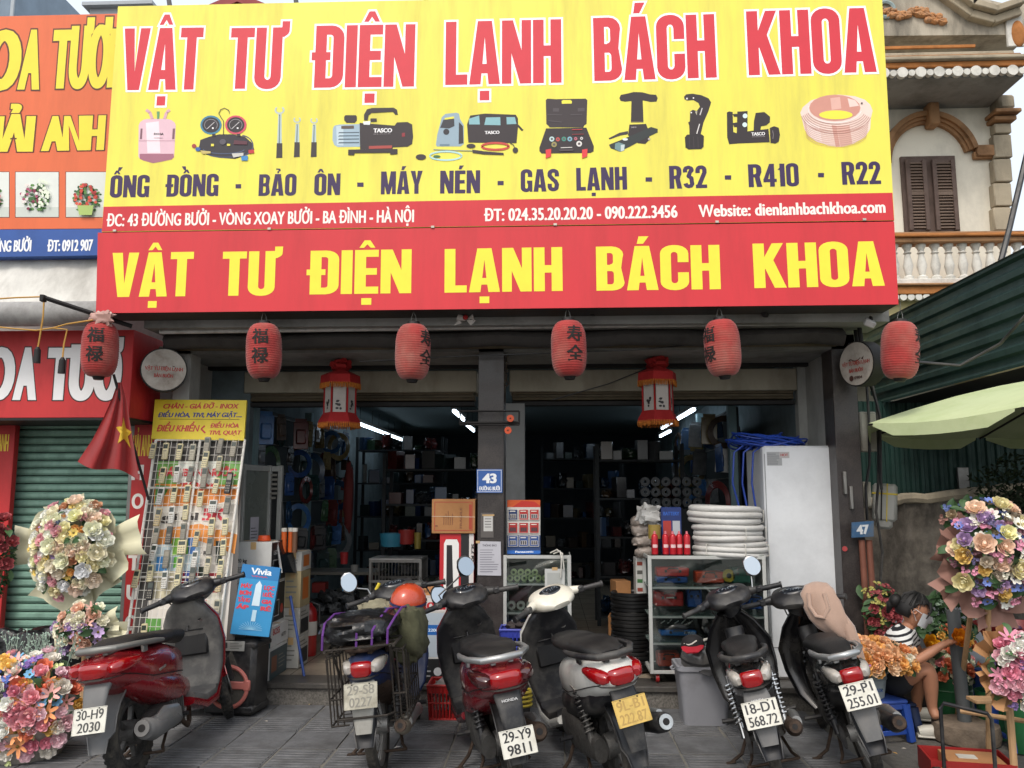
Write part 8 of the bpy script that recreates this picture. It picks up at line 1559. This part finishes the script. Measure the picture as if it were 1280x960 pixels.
g=gr(1222,985); t=thing('red_carton','red carton with yellow lettering on the ground at the lower right','box',None,(g.x+.03,g.y+.18,0),(0,0,R(-10))); m_=MB().m(mat('bright_red_carton','#8e1c1a',.5,var=.06)); m_.bb(-.22,.22,-.15,-.14,.004,.12); m_.bb(-.22,.22,.14,.15,.004,.12); m_.bb(-.22,-.21,-.14,.14,.004,.12); m_.bb(.21,.22,-.14,.14,.004,.12); m_.bb(-.21,.21,-.14,.14,.004,.05); m_.build('carton',t); m_=MB().m(card); m_.box((.03,0,.085),(.3,.22,.06),.003); m_.build('inner_box',t)
p=PR(Pl((-.22,-.15,0)),.001); p.text('8386',.03,.03,.22,.03,.055,'#d0a03c',off=.05,sq=.8,px=False); p.done('lettering',t); m_=MB().m(capw); m_.box((.0,-.02,.118),(.1,.07,.004)); m_.build('paper',t)
a,b_=gr(1182,985,.0),gr(1247,1000,0); t=thing('hand_trolley','black folding hand trolley frame behind the red carton','trolley',None,(a.x,a.y,0)); m_=MB().m(blk); h_=at(1182,879,a.y).z; d=b_-a; h2=at(1240,892,b_.y).z
m_.tube([(0,0,0),(0,0,h_-.03),(.02,0,h_),(d.x-.02,d.y,h2),(d.x,d.y,h2-.03),(d.x,d.y,0)],.011,8); m_.build('handle',t); m_=MB().m(blk); m_.box((d.x/2,d.y/2-.1,.03),(d.x,.3,.02),.004); m_.build('platform',t); m_=MB().m(rub); m_.cyl((-.04,.03,.05),(-.01,.03,.05),.05,n=16); m_.cyl((d.x+.01,d.y+.03,.05),(d.x+.04,d.y+.03,.05),.05,n=16); m_.build('wheel',t)
c=at(1272,792,5.7); pail('red_basin','dark red plastic basin at the right edge under the large bouquet',c.x,c.y,c.z-.1,.16,.24,.16,mat('basin_red','#7c1418',.4,var=.06),'basin'); stool('blue_stool','tall blue plastic stool at the right edge under the red basin',c.x,c.y,.26,c.z-.101,bst)
c=at(1165,775,6.9); o=lump('p',mat('white_sheet','#a9adb4',.4,var=.12,bump=.6,bscale=14),c+Vector((.1,.1,-.12)),(.42,.2,.26),51,None,.35,30,14,4).build('plastic_sheet',ang=70); tag(o,'white plastic sheeting humped up behind the woman','plastic sheet')
for k,(u,v,Y,w_,h_,c_,lb) in enumerate(((1125,760,7.4,.30,.26,'#6a4f34','cardboard box half hidden behind the woman\'s head'),(1262,860,5.9,.24,.4,'#1f3f7a','blue crate in the shade at the right edge'),(1140,870,6.6,.3,.25,'#2c2622','dark crate on the ground behind the woman'))):g=at(u,v,Y); carton('crate',lb,'crate',g.x-w_/2,g.x+w_/2,Y,Y+.25,0.005 if k else g.z-.2,(h_ if k else g.z+.06),mat('crate_%d'%k,c_,.7,var=.15),tape=False)
o=lump('p',khk,at(1060,792,6.9),(.1,.12,.2),53,None,.4,24,12,6).build('cloth_heap',ang=60); tag(o,'brown cloth heap behind the roses at the foot of the pillar','cloth')
UC=Vector((3.98,6.2,0)); t=thing('market_umbrella','pale green market umbrella reaching in at the right edge above the flowers','umbrella',None,UC); um=mat('pale_green_canvas','#b4bf93',.75,var=.05,scale=3,dirt='#8fa068',damt=.4,dscale=2,bump=.15,bscale=14); uu=mat('umbrella_black_hem','#2a3020',.8)
RU,zh,za=1.62,2.12,2.50; nn_=5
for k in range(8):
 a0,a1=R(22.5+45*k-.0+22.5),R(45*k+90); a0=R(45*k); a1=R(45*k+45); m_=MB().m(um); vs=[]
 for j in range(nn_+1):
  f=j/nn_
  for i in range(5):g=i/4; p_=Vector((math.cos(a0),math.sin(a0),0))*(1-g)+Vector((math.cos(a1),math.sin(a1),0))*g; vs.append((p_.x*RU*f,p_.y*RU*f,za+(zh-za)*f+.05*math.sin(math.pi*f)-.035*math.sin(math.pi*g)*f))
 m_.add(vs,[(j*5+i,j*5+i+1,(j+1)*5+i+1,(j+1)*5+i) for j in range(nn_) for i in range(4)]); m_.build('canopy_panel',t,ang=60)
 m_=MB().m(um); vs=[]
 for i in range(7):
  g=.04+.92*i/6; p_=Vector((math.cos(a0),math.sin(a0),0))*(1-g)+Vector((math.cos(a1),math.sin(a1),0))*g; z=zh-.035*math.sin(math.pi*g); l_=.085 if 0<i<6 else .02; vs+=[(p_.x*RU,p_.y*RU,z+.002),(p_.x*RU*1.006,p_.y*RU*1.006,z-l_)]
 m_.add(vs,[(2*i,2*i+2,2*i+3,2*i+1) for i in range(6)]); m_.build('valance',t,ang=60)
 m_=MB().m(dark); m_.cyl((0,0,za-.03),(RU*math.cos(a0),RU*math.sin(a0),zh-.01),.009,n=6); m_.build('rib',t)
m_=MB().m(steel); m_.cyl((0,0,0),(0,0,za+.06),.024,n=14); m_.build('pole',t); m_=MB().m(dark); m_.cyl((0,0,0),(0,0,.08),.28,n=24); m_.build('base',t)
# ================================================================ the seated woman
skm=mat('skin','#b07c60',.55,var=.05,scale=9); hairm=mat('black_hair','#0c0a0a',.62,var=.25,scale=40,stretch=(1,1,.2)); shom=mat('dark_shorts','#1f2126',.8,var=.1)
W0=at(1112,845,6.05); wom=thing('person','woman in a striped T-shirt and white face mask seated low among the flowers, wiring roses','person',None,(W0.x,W0.y,0)); off_=Vector((W0.x,W0.y,0))
def Wp(u,v,Y):return at(u,v,Y)-off_
def skin(name,nodes,edges,mt,par,sub=2,root=0):
 me=bpy.data.meshes.new(name); me.from_pydata([n[0] for n in nodes],edges,[]); me.materials.append(mt); o=bpy.data.objects.new(name,me); COL.objects.link(o); o.parent=par
 md=o.modifiers.new('s','SKIN');
 if not me.skin_vertices:me.skin_vertices.new(name='')
 for i,n in enumerate(nodes):sv=me.skin_vertices[0].data[i]; sv.radius=(n[1],n[2] if len(n)>2 else n[1]); sv.use_root=(i==root)
 md.use_smooth_shade=True; s_=o.modifiers.new('d','SUBSURF'); s_.levels=sub; s_.render_levels=sub; return o
pel,wai,che,sho,nek,hd0=Wp(1113,846,6.05),Wp(1115,828,6.04),Wp(1124,808,6.02),Wp(1131,793,6.0),Wp(1136,782,5.99),Wp(1140,773,5.98)
N=[(pel,.115,.10),(wai,.10,.085),(che,.115,.09),(sho,.085,.07),(nek,.045),(hd0,.05),(Wp(1122,849,5.9),.085),(Wp(1161,834,5.82),.062),(Wp(1163,858,5.84),.052),(Wp(1165,886,5.86),.032),(Wp(1172,899,5.82),.034),(Wp(1118,850,6.2),.08),(Wp(1149,838,6.25),.06),(Wp(1147,862,6.28),.05),(Wp(1146,886,6.3),.032),(Wp(1155,897,6.28),.034),(Wp(1126,798,5.86),.05),(Wp(1131,812,5.80),.042),(Wp(1141,829,5.76),.034),(Wp(1160,818,5.73),.032),(Wp(1180,805,5.72),.022),(Wp(1136,797,6.16),.05),(Wp(1150,818,6.12),.036),(Wp(1168,812,6.0),.03),(Wp(1183,803,5.86),.022)]
E_=[(0,1),(1,2),(2,3),(3,4),(4,5),(0,6),(6,7),(7,8),(8,9),(9,10),(0,11),(11,12),(12,13),(13,14),(14,15),(3,16),(16,17),(17,18),(18,19),(19,20),(3,21),(21,22),(22,23),(23,24)]
def hand(w_,d,upv,side):
 d=d.normalized(); s_=d.cross(upv).normalized()*side; b0=len(N); N.append((w_+d*.05,.024,.014)); E_.append((20 if side>0 else 24,b0));
 for k in range(4):
  ln=(.055,.062,.058,.045)[k]; r0=w_+d*.07+s_*(.017*(k-1.5)); i=len(N); N.append((r0,.0095)); N.append((r0+d*ln*.5-upv*.008,.0085)); N.append((r0+d*ln*.8-upv*.03,.0075)); E_.extend([(b0,i),(i,i+1),(i+1,i+2)])
 i=len(N); N.append((w_+d*.03-s_*.025*1,.0105)); N.append((w_+d*.065-s_*.03-upv*.02,.0085)); E_.extend([(b0,i),(i,i+1)])
hand(N[20][0],Wp(1193,801,5.74)-Wp(1180,805,5.72),Vector((0,0,1)),1); hand(N[24][0],Wp(1193,802,5.80)-Wp(1183,803,5.86),Vector((0,0,1)),-1)
skin('body',N,E_,skm,wom)
HC=Wp(1142,763,5.97); HT=Matrix.Translation(HC)@Euler((R(-6),R(24),R(-18))).to_matrix().to_4x4()
b=MB().m(skm); vs=[]; n_,m2=26,18
for i in range(m2+1):
 p_=math.pi*i/m2
 for j in range(n_):
  a=2*math.pi*j/n_; x,y,z=math.sin(p_)*math.cos(a),math.sin(p_)*math.sin(a),math.cos(p_)
  X=x*(.098 if x>0 else .10); Yy=y*.075; Z=z*.115
  if z<-.1:X=X*(1+z*.25)+(.012*-z if x>0 else .03*-z); Yy*=1+z*.38
  if x>.75 and -.25<z<.3:X+=.018*math.exp(-((y/.16)**2))*math.exp(-(((z+.05)/.16)**2))
  if x>.5 and .1<z<.4 and .2<abs(y)<.55:X-=.006
  vs.append(HT@Vector((X,Yy,Z)))
b.add(vs,[(i*n_+j,i*n_+(j+1)%n_,(i+1)*n_+(j+1)%n_,(i+1)*n_+j) for i in range(m2) for j in range(n_)]); b.T=HT
for s_ in (-1,1):b.ring((-.005,s_*.076,-.005),.018,.006,'y',12,6); b.ball((-.005,s_*.074,-.005),(.014,.005,.018),8,5)
hd_=b.build('head',wom,ang=80)
m_=MB().m(mat('eye_dark','#17100e',.3)); m_.T=HT
for s_ in (-1,1):m_.ball((.084,s_*.031,.022),(.006,.013,.005),10,6); m_.box((.086,s_*.031,.042),(.006,.03,.004),.001)
m_.build('eyes',hd_)
m_=MB().m(hairm); m_.T=HT; vs=[]
for i in range(13):
 p_=math.pi*i/12*.98
 for j in range(26):
  a=2*math.pi*j/26; x,y,z=math.sin(p_)*math.cos(a),math.sin(p_)*math.sin(a),math.cos(p_); lim=-.55 if x<.05 else .35+.3*x; z2=max(z,lim); k=.97+.05*mnoise.noise(Vector((a*2.2,i*.5,1)))+.02*math.sin(a*13)
  vs.append(((x*.113*k-.008),y*.086*k,z2*.126*k+.004))
m_.add(vs,[(i*26+j,i*26+(j+1)%26,(i+1)*26+(j+1)%26,(i+1)*26+j) for i in range(12) for j in range(26)]); m_.ball((-.125,0,.01),(.045,.05,.05),14,10); m_.tube([(-.11,.0,.03),(-.15,0,-.03),(-.14,.01,-.09)],[.03,.028,.01],10)
rgh=random.Random(5)
for k in range(60):a=rgh.uniform(0,6.28); x,y=.105*math.cos(a),.082*math.sin(a); m_.tube([(x*.3-.01,y*.3,.128),(x*.85-.008,y*.9,.08+rgh.uniform(-.01,.01)),(x*(1.02 if x<.02 else .9)-.008,y*1.04,.02+(0.03 if x>.04 else 0))],.0022,4)
m_.tube([(.07,-.05,.09),(.092,-.062,.04),(.08,-.074,-.02)],[.012,.008,.004],7); m_.build('hair',hd_,ang=80)
m_=MB().m(mat('face_mask','#d0d4d8',.7,var=.04)); m_.T=HT; vs=[]
for i in range(6):
 for j in range(9):
  f,g=i/5,(j/8-.5)*2; a=g*1.15; r_=.104+.012*math.cos(a*1.2); vs.append((r_*math.cos(a)*(1-.12*f)+.006+(.012 if i in (1,2) and abs(g)<.4 else 0),.082*math.sin(a)*(1-.15*f),.008-.095*f+.004*math.sin(f*14)))
m_.add(vs,[(i*9+j,i*9+j+1,(i+1)*9+j+1,(i+1)*9+j) for i in range(5) for j in range(8)])
for s_ in (-1,1):m_.tube([(.045,s_*.076,0),(.0,s_*.085,.01),(-.012,s_*.084,-.01),(.03,s_*.07,-.06)],.002,5)
m_.build('face_mask',wom,ang=80)
sm_=mat('striped_jersey','#dcdddb',.85,var=.04); nt_=sm_.node_tree; tcn=nt_.nodes.new('ShaderNodeTexCoord'); wv=nt_.nodes.new('ShaderNodeTexWave'); wv.bands_direction='Z'; wv.inputs['Scale'].default_value=9.5; wv.inputs['Distortion'].default_value=.6; cr=nt_.nodes.new('ShaderNodeMapRange'); cr.inputs[1].default_value=.60; cr.inputs[2].default_value=.68
mp_=nt_.nodes.new('ShaderNodeMapping'); mp_.inputs['Rotation'].default_value=(0,R(14),0); nt_.links.new(tcn.outputs['Object'],mp_.inputs[0]); nt_.links.new(mp_.outputs[0],wv.inputs[0]); nt_.links.new(wv.outputs['Fac'],cr.inputs[0]); mx_=nt_.nodes.new('ShaderNodeMix'); mx_.data_type='RGBA'; bs=nt_.nodes['Principled BSDF']; lk=bs.inputs['Base Color'].links[0].from_socket; nt_.links.new(cr.outputs[0],mx_.inputs[0]); nt_.links.new(lk,mx_.inputs[6]); mx_.inputs[7].default_value=(*S('#1b1c22'),1); nt_.links.new(mx_.outputs[2],bs.inputs['Base Color'])
skin('shirt',[(pel+Vector((0,0,.015)),.135,.12),(wai,.125,.11),(che,.138,.115),(sho+Vector((-.01,0,-.005)),.10,.09),(nek-Vector((.005,0,.012)),.058),(N[16][0],.072),(N[17][0]*.6+N[18][0]*.4,.064),(N[21][0],.07),(N[22][0]*.7+N[21][0]*.3,.058)],[(0,1),(1,2),(2,3),(3,4),(3,5),(5,6),(3,7),(7,8)],sm_,wom)
skin('shorts',[(pel+Vector((0,0,-.01)),.135,.12),(N[6][0],.105),(N[6][0]*.55+N[7][0]*.45,.092),(N[11][0],.1),(N[11][0]*.55+N[12][0]*.45,.088)],[(0,1),(1,2),(0,3),(3,4)],shom,wom)
cl_=mat('white_clog','#c4c1b6',.5,var=.04,dirt='#8a857a',damt=.3)
for k,(a,s_) in enumerate(((N[9][0],1),(N[14][0],1))):
 m_=MB().m(cl_); m_.T=Matrix.Translation((a.x+.02,a.y,.0))@Matrix.Rotation(R(-90-12),4,'Z'); m_.loft([(0,-.11,.035,.035,.03),(0,-.07,.04,.042,.04),(0,0,.045,.042,.042),(0,.07,.05,.05,.045),(0,.13,.045,.045,.036),(0,.16,.035,.025,.02)],18); m_.loft([(0,-.12,.012,.038,.012),(0,0,.012,.043,.012),(0,.1,.012,.052,.012),(0,.165,.014,.03,.01)],14)
 o=m_.build('clog',wom,ang=60); m_=MB().m(dark); m_.T=Matrix.Translation((a.x+.02,a.y,.0))@Matrix.Rotation(R(-102),4,'Z')
 for i in range(8):m_.ball(((i%3-1)*.022,.07+.025*(i//3),.093-.008*(i//3)),(.005,.005,.003),6,4)
 m_.build('clog_hole',o)
stool('low_stool','low dark stool under the seated woman',W0.x-.0,W0.y+.02,.26,.20,mat('dark_stool','#1c2b4c',.5))
for k,(u,v,Y,c_) in enumerate(((1198,800,5.74,'#e08a1c'),(1162,806,6.15,'#e0a020'))):part_=bpy.data.objects.new('held_rose',ROSE[k]); COL.objects.link(part_); part_.location=at(u,v,Y); part_.rotation_euler=(R(60),R(20),0); part_.scale=(1.2,)*3; part_.color=(*S(c_),1); tag(part_,['orange rose held between the fingertips of the woman','yellow rose just behind the woman\'s forearms'][k],'rose')
# ================================================================ inside the shop
tubem=mat('fluorescent_tube','#ffffff',.3,var=0,emis='#dcefff',estr=6.5)
for k,(u0,v0,Y0,Y1,n_,lb) in enumerate(((446,529,11.6,15.6,3,'left bay'),(567,514,9.9,11.1,1,'left bay nearest the central pillar'),(583,531,12.0,13.2,1,'left bay behind the pillar lamp'),(868,512,9.8,12.6,2,'right bay'),(838,539,13.2,14.4,1,'far end of the right bay'))):
 a=at(u0,v0,Y0)
 for j in range(n_):
  L_=(Y1-Y0)/n_; c=Vector((a.x,Y0+L_*j,a.z)); t=thing('ceiling_lamp','%s fluorescent tube glowing in the %s'%(['nearest','middle','farthest'][j] if n_>1 else 'single',lb),'lamp','fluorescent tubes on the shop ceiling',c); m_=MB().m(tubem); m_.cyl((0,.005,0),(0,L_-.01,0),.018,n=10); m_.build('tube',t); m_=MB().m(pipew); m_.bb(-.03,.03,0,L_-.004,.024,.07,.004); m_.build('fitting',t); m_=MB().m(dark); m_.cyl((0,.2,.07),(0,.2,2.88-c.z),.004,n=4); m_.cyl((0,L_-.3,.07),(0,L_-.3,2.88-c.z),.004,n=4); m_.build('rod',t)
pkm=mat('hanging_pack',src='obj',rough=.25,var=.25,scale=18,spec=.8)
CN={'#2a4c84':'navy','#3f6ea8':'light blue','#2c2c30':'black','#55585c':'dark grey','#6a2c2c':'dark red','#7a6a44':'tan','#1f3a3a':'dark teal','#8a8d90':'silver','#24466a':'deep blue','#4a3a30':'brown','#3a5a3a':'green','#6a5238':'cardboard','#8a8a86':'pale grey','#7a2a26':'red'}
LC={}
def cname(o):return LC.get(o.name,'dark')
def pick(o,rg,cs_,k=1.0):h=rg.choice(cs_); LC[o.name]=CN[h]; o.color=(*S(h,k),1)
def pack_mesh(sd):
 b=MB().m(pkm); rg=random.Random(sd); b.box((0,0,-.12),(.012,.13,.2),.004); b.box((.012,0,-.13),(.03,.09,.11),.012); b.box((0,0,-.01),(.004,.1,.03)); o=b.build('x'); me=o.data; bpy.data.objects.remove(o); return me
PK=pack_mesh(1); cm=MB().m(pkm); [cm.ring((.0,0,-.16),.10+.012*j,.008,'x',18,5) for j in range(4)]; cmo=cm.build('x'); CL=cmo.data; bpy.data.objects.remove(cmo)
cols=['#2a4c84','#3f6ea8','#2c2c30','#55585c','#6a2c2c','#7a6a44','#1f3a3a','#8a8d90','#24466a','#4a3a30','#3a5a3a']
def pegwall(lb,x,y0,y1,z0,z1,sx,ny,nz,sd,grp):
 t=thing('goods_wall',lb,'shelf',None,(x,(y0+y1)/2,0)); m_=MB().m(mat('peg_board','#3a4246',.7,var=.1)); m_.bb(-.015,.015,-(y1-y0)/2,(y1-y0)/2,z0,z1,.003); m_.build('board',t); m_=MB().m(mat('pale_post','#7f9aa0',.6));
 for y in (-(y1-y0)/2,.1):m_.bb(sx*.02,sx*.10,y-.05,y+.05,.17,z1+.1,.004)
 m_.build('post',t); m_=MB().m(steel)
 for j in range(nz):m_.cyl((sx*.05,-(y1-y0)/2,z1-.05-(z1-z0)*j/nz),(sx*.05,(y1-y0)/2,z1-.05-(z1-z0)*j/nz),.006,n=5)
 m_.build('rail',t); rg=random.Random(sd)
 for j in range(nz):
  for i in range(ny):
   if rg.random()<.12:continue
   y=y0+(y1-y0)*(i+rg.uniform(.2,.8))/ny; z=z1-.05-(z1-z0)*j/nz; co=rg.random()<.25; o=bpy.data.objects.new('hose_loop' if co else 'blister_pack',CL if co else PK); COL.objects.link(o); o.location=(x+sx*rg.uniform(.07,.22),y,z); o.rotation_euler=(rg.uniform(-.1,.1),0,rg.uniform(-1.0,1.0)-sx*.9); s_=rg.uniform(.8,1.4); o.scale=(s_,s_,s_*rg.uniform(.9,1.3)); pick(o,rg,cols); tag(o,'%s %s, %s from the street in the %s row of the %s'%(cname(o),'coiled hose' if co else 'packet',ordn[i],rows_[j],grp),'hose' if co else 'package','goods hung in the '+grp)
pegwall('wall of hanging packets and hoses inside the left bay',-2.86,7.75,11.2,.7,2.45,1,12,6,1,'left bay')
pegwall('wall of hanging parts inside the right bay behind the fridge',1.95,8.6,12.0,.8,2.5,-1,12,5,2,'right bay')
dsh=mat('dark_shelf','#23272a',.6,.3,var=.15);
def rack(lb,x0,x1,y,z1,nsh,sd,n_):
 t=thing('storage_shelf',lb,'shelf',None,((x0+x1)/2,y,.168)); w_=x1-x0; m_=MB().m(dsh)
 for sx in (-1,1):
  for sy in (0,.45):m_=MB().m(dsh); m_.bb(sx*w_/2-.02,sx*w_/2+.02,sy-.02,sy+.02,0,z1); m_.build('upright',t)
 rg=random.Random(sd)
 for j in range(nsh):
  z=.1+(z1-.2)*j/max(1,nsh-1)*.95; m_=MB().m(dsh); m_.box((0,.22,z),(w_,.46,.02)); m_.build('shelf',t); xx=-w_/2+.05
  for i in range(n_):
   bw,bh=rg.uniform(.06,.17),rg.uniform(.08,(z1-.3)/nsh*.75)
   if xx+bw>w_/2-.03:break
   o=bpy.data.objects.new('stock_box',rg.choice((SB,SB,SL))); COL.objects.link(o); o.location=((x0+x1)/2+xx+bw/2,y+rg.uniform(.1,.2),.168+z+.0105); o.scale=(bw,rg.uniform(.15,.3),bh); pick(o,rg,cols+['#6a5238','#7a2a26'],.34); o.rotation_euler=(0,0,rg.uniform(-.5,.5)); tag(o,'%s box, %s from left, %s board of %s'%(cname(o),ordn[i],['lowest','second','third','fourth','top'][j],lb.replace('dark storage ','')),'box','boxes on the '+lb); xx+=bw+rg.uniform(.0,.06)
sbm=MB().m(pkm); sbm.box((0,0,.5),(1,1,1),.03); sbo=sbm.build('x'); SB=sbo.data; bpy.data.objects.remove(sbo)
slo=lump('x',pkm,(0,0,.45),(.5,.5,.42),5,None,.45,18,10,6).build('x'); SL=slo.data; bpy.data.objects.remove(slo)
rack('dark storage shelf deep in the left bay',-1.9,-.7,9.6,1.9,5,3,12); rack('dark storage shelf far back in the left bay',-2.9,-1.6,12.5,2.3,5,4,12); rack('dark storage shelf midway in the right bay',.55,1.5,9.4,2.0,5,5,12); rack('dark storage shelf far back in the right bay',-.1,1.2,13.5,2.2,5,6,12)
rgr=random.Random(7)
for j in range(3):
 for i in range(6):roll('tape_roll','dark tape roll, %s from the left in the %s row in the right bay'%(ordn[i],['lower','middle','upper'][j]),xat(806,8.6)+i*.105,8.6,zat(628,8.6)+j*.105,.047,.1,mat('dark_tape','#262a2e',.4,var=.2),mat('pale_core','#6c7478',.6),'dark tape rolls in the right bay')
o=MB().m(dsh); o.bb(xat(800,8.7)-.0,xat(868,8.7),8.5,8.9,.17,zat(636,8.6)); o=o.build('dark_cabinet'); tag(o,'dark cabinet under the rows of tape rolls in the right bay','cabinet')
t=thing('wire_cage','white metal bar cage standing inside the left bay','cage',None,(xat(496,8.2),8.3,.17)); m_=MB().m(steel); x0,x1,z0,z1=xat(461,8.2)-xat(496,8.2),xat(526,8.2)-xat(496,8.2),.35,zat(702,8.2)-.17
for z in (z0,(z0+z1)/2,z1-.02):m_.bb(x0,x1,-.012,.012,z,z+.025); m_.bb(x0,x1,.40,.42,z,z+.025); m_.bb(x1-.02,x1,0,.42,z,z+.025)
for x in (x0,x1-.02):m_.bb(x,x+.025,-.014,.014,0,z1); m_.bb(x,x+.025,.40,.424,0,z1)
m_.build('frame',t); m_=MB().m(steel)
for k in range(1,16):m_.cyl((x0+(x1-x0)*k/16,0,z0),(x0+(x1-x0)*k/16,0,z1),.005,n=4)
for k in range(1,10):m_.cyl((x1-.01,.42*k/10,z0),(x1-.01,.42*k/10,z1),.005,n=4)
m_.build('bars',t)['kind']='stuff'; m_=MB().m(pipew); m_.box(((x0+x1)/2,.2,z1+.012),(x1-x0,.44,.014)); m_.build('top',t)
for k,(u,v,w_,h_,c_,lb) in enumerate(((489,683,.2,.13,'#2f7a94','turquoise basket of parts on the cage in the left bay'),(508,680,.14,.14,'#8c2420','red bag on the cage in the left bay'),(522,686,.06,.16,'#8a7a34','yellow tin at the right end of the cage'),(400,740,.14,.1,'#8c2a24','small red box on the bench in the left bay'),(443,716,.07,.08,'#8c8c88','white mug on the bench in the left bay'),(430,705,.07,.12,'#a8282a','red pot on the bench in the left bay'))):g=at(u,v,8.4 if k<3 else 8.7); o=MB().m(mat('clutter_%d'%k,c_,.5,var=.15)); (o.lathe([(0,0),(w_*.5,0),(w_*.6,h_),(w_*.52,h_),(w_*.4,.01),(0,.01)],16) if k!=3 else o.box((0,0,h_/2),(w_,w_,h_),.006)); o=o.build('clutter_item' if k<3 else ('box' if k==3 else 'mug'),loc=g); o.name=['parts_basket','red_bag','yellow_tin','red_box','mug','pot'][k]; tag(o,lb,['basket','bag','tin','box','mug','pot'][k])
t=thing('work_bench','dark work bench with a white edge inside the left bay','bench',None,(xat(420,8.8),8.9,.17)); m_=MB().m(mat('bench_top','#6a665e',.5)); m_.box((0,0,.62),(1.0,.5,.03),.004); m_.build('top',t); m_=MB().m(dsh)
for sx in (-.47,.47):
 for sy in (-.2,.2):m_.box((sx,sy,.30),(.04,.04,.6))
m_.box((0,0,.2),(.94,.4,.02)); m_.build('legs',t)
for k in range(5):o=lump('p',mat('film_dark','#35383a',.25,var=.4,scale=20,bump=.8),(xat(400+12*k,8.6),8.7,.45+.1*(k%2)),(.1,.1,.07),60+k,None,.6,16,8,8).build('wrapped_part',ang=50); tag(o,'%s plastic wrapped part from the left under the bench'%ordn[k],'package','wrapped parts under the bench')
o=lump('p',mat('dark_red_cloth','#5a1816',.8),at(436,620,8.9),(.05,.05,.35),71,None,.3,16,12,5).build('hanging_cloth',ang=60); tag(o,'dark red cloth hanging deep in the left bay','cloth')
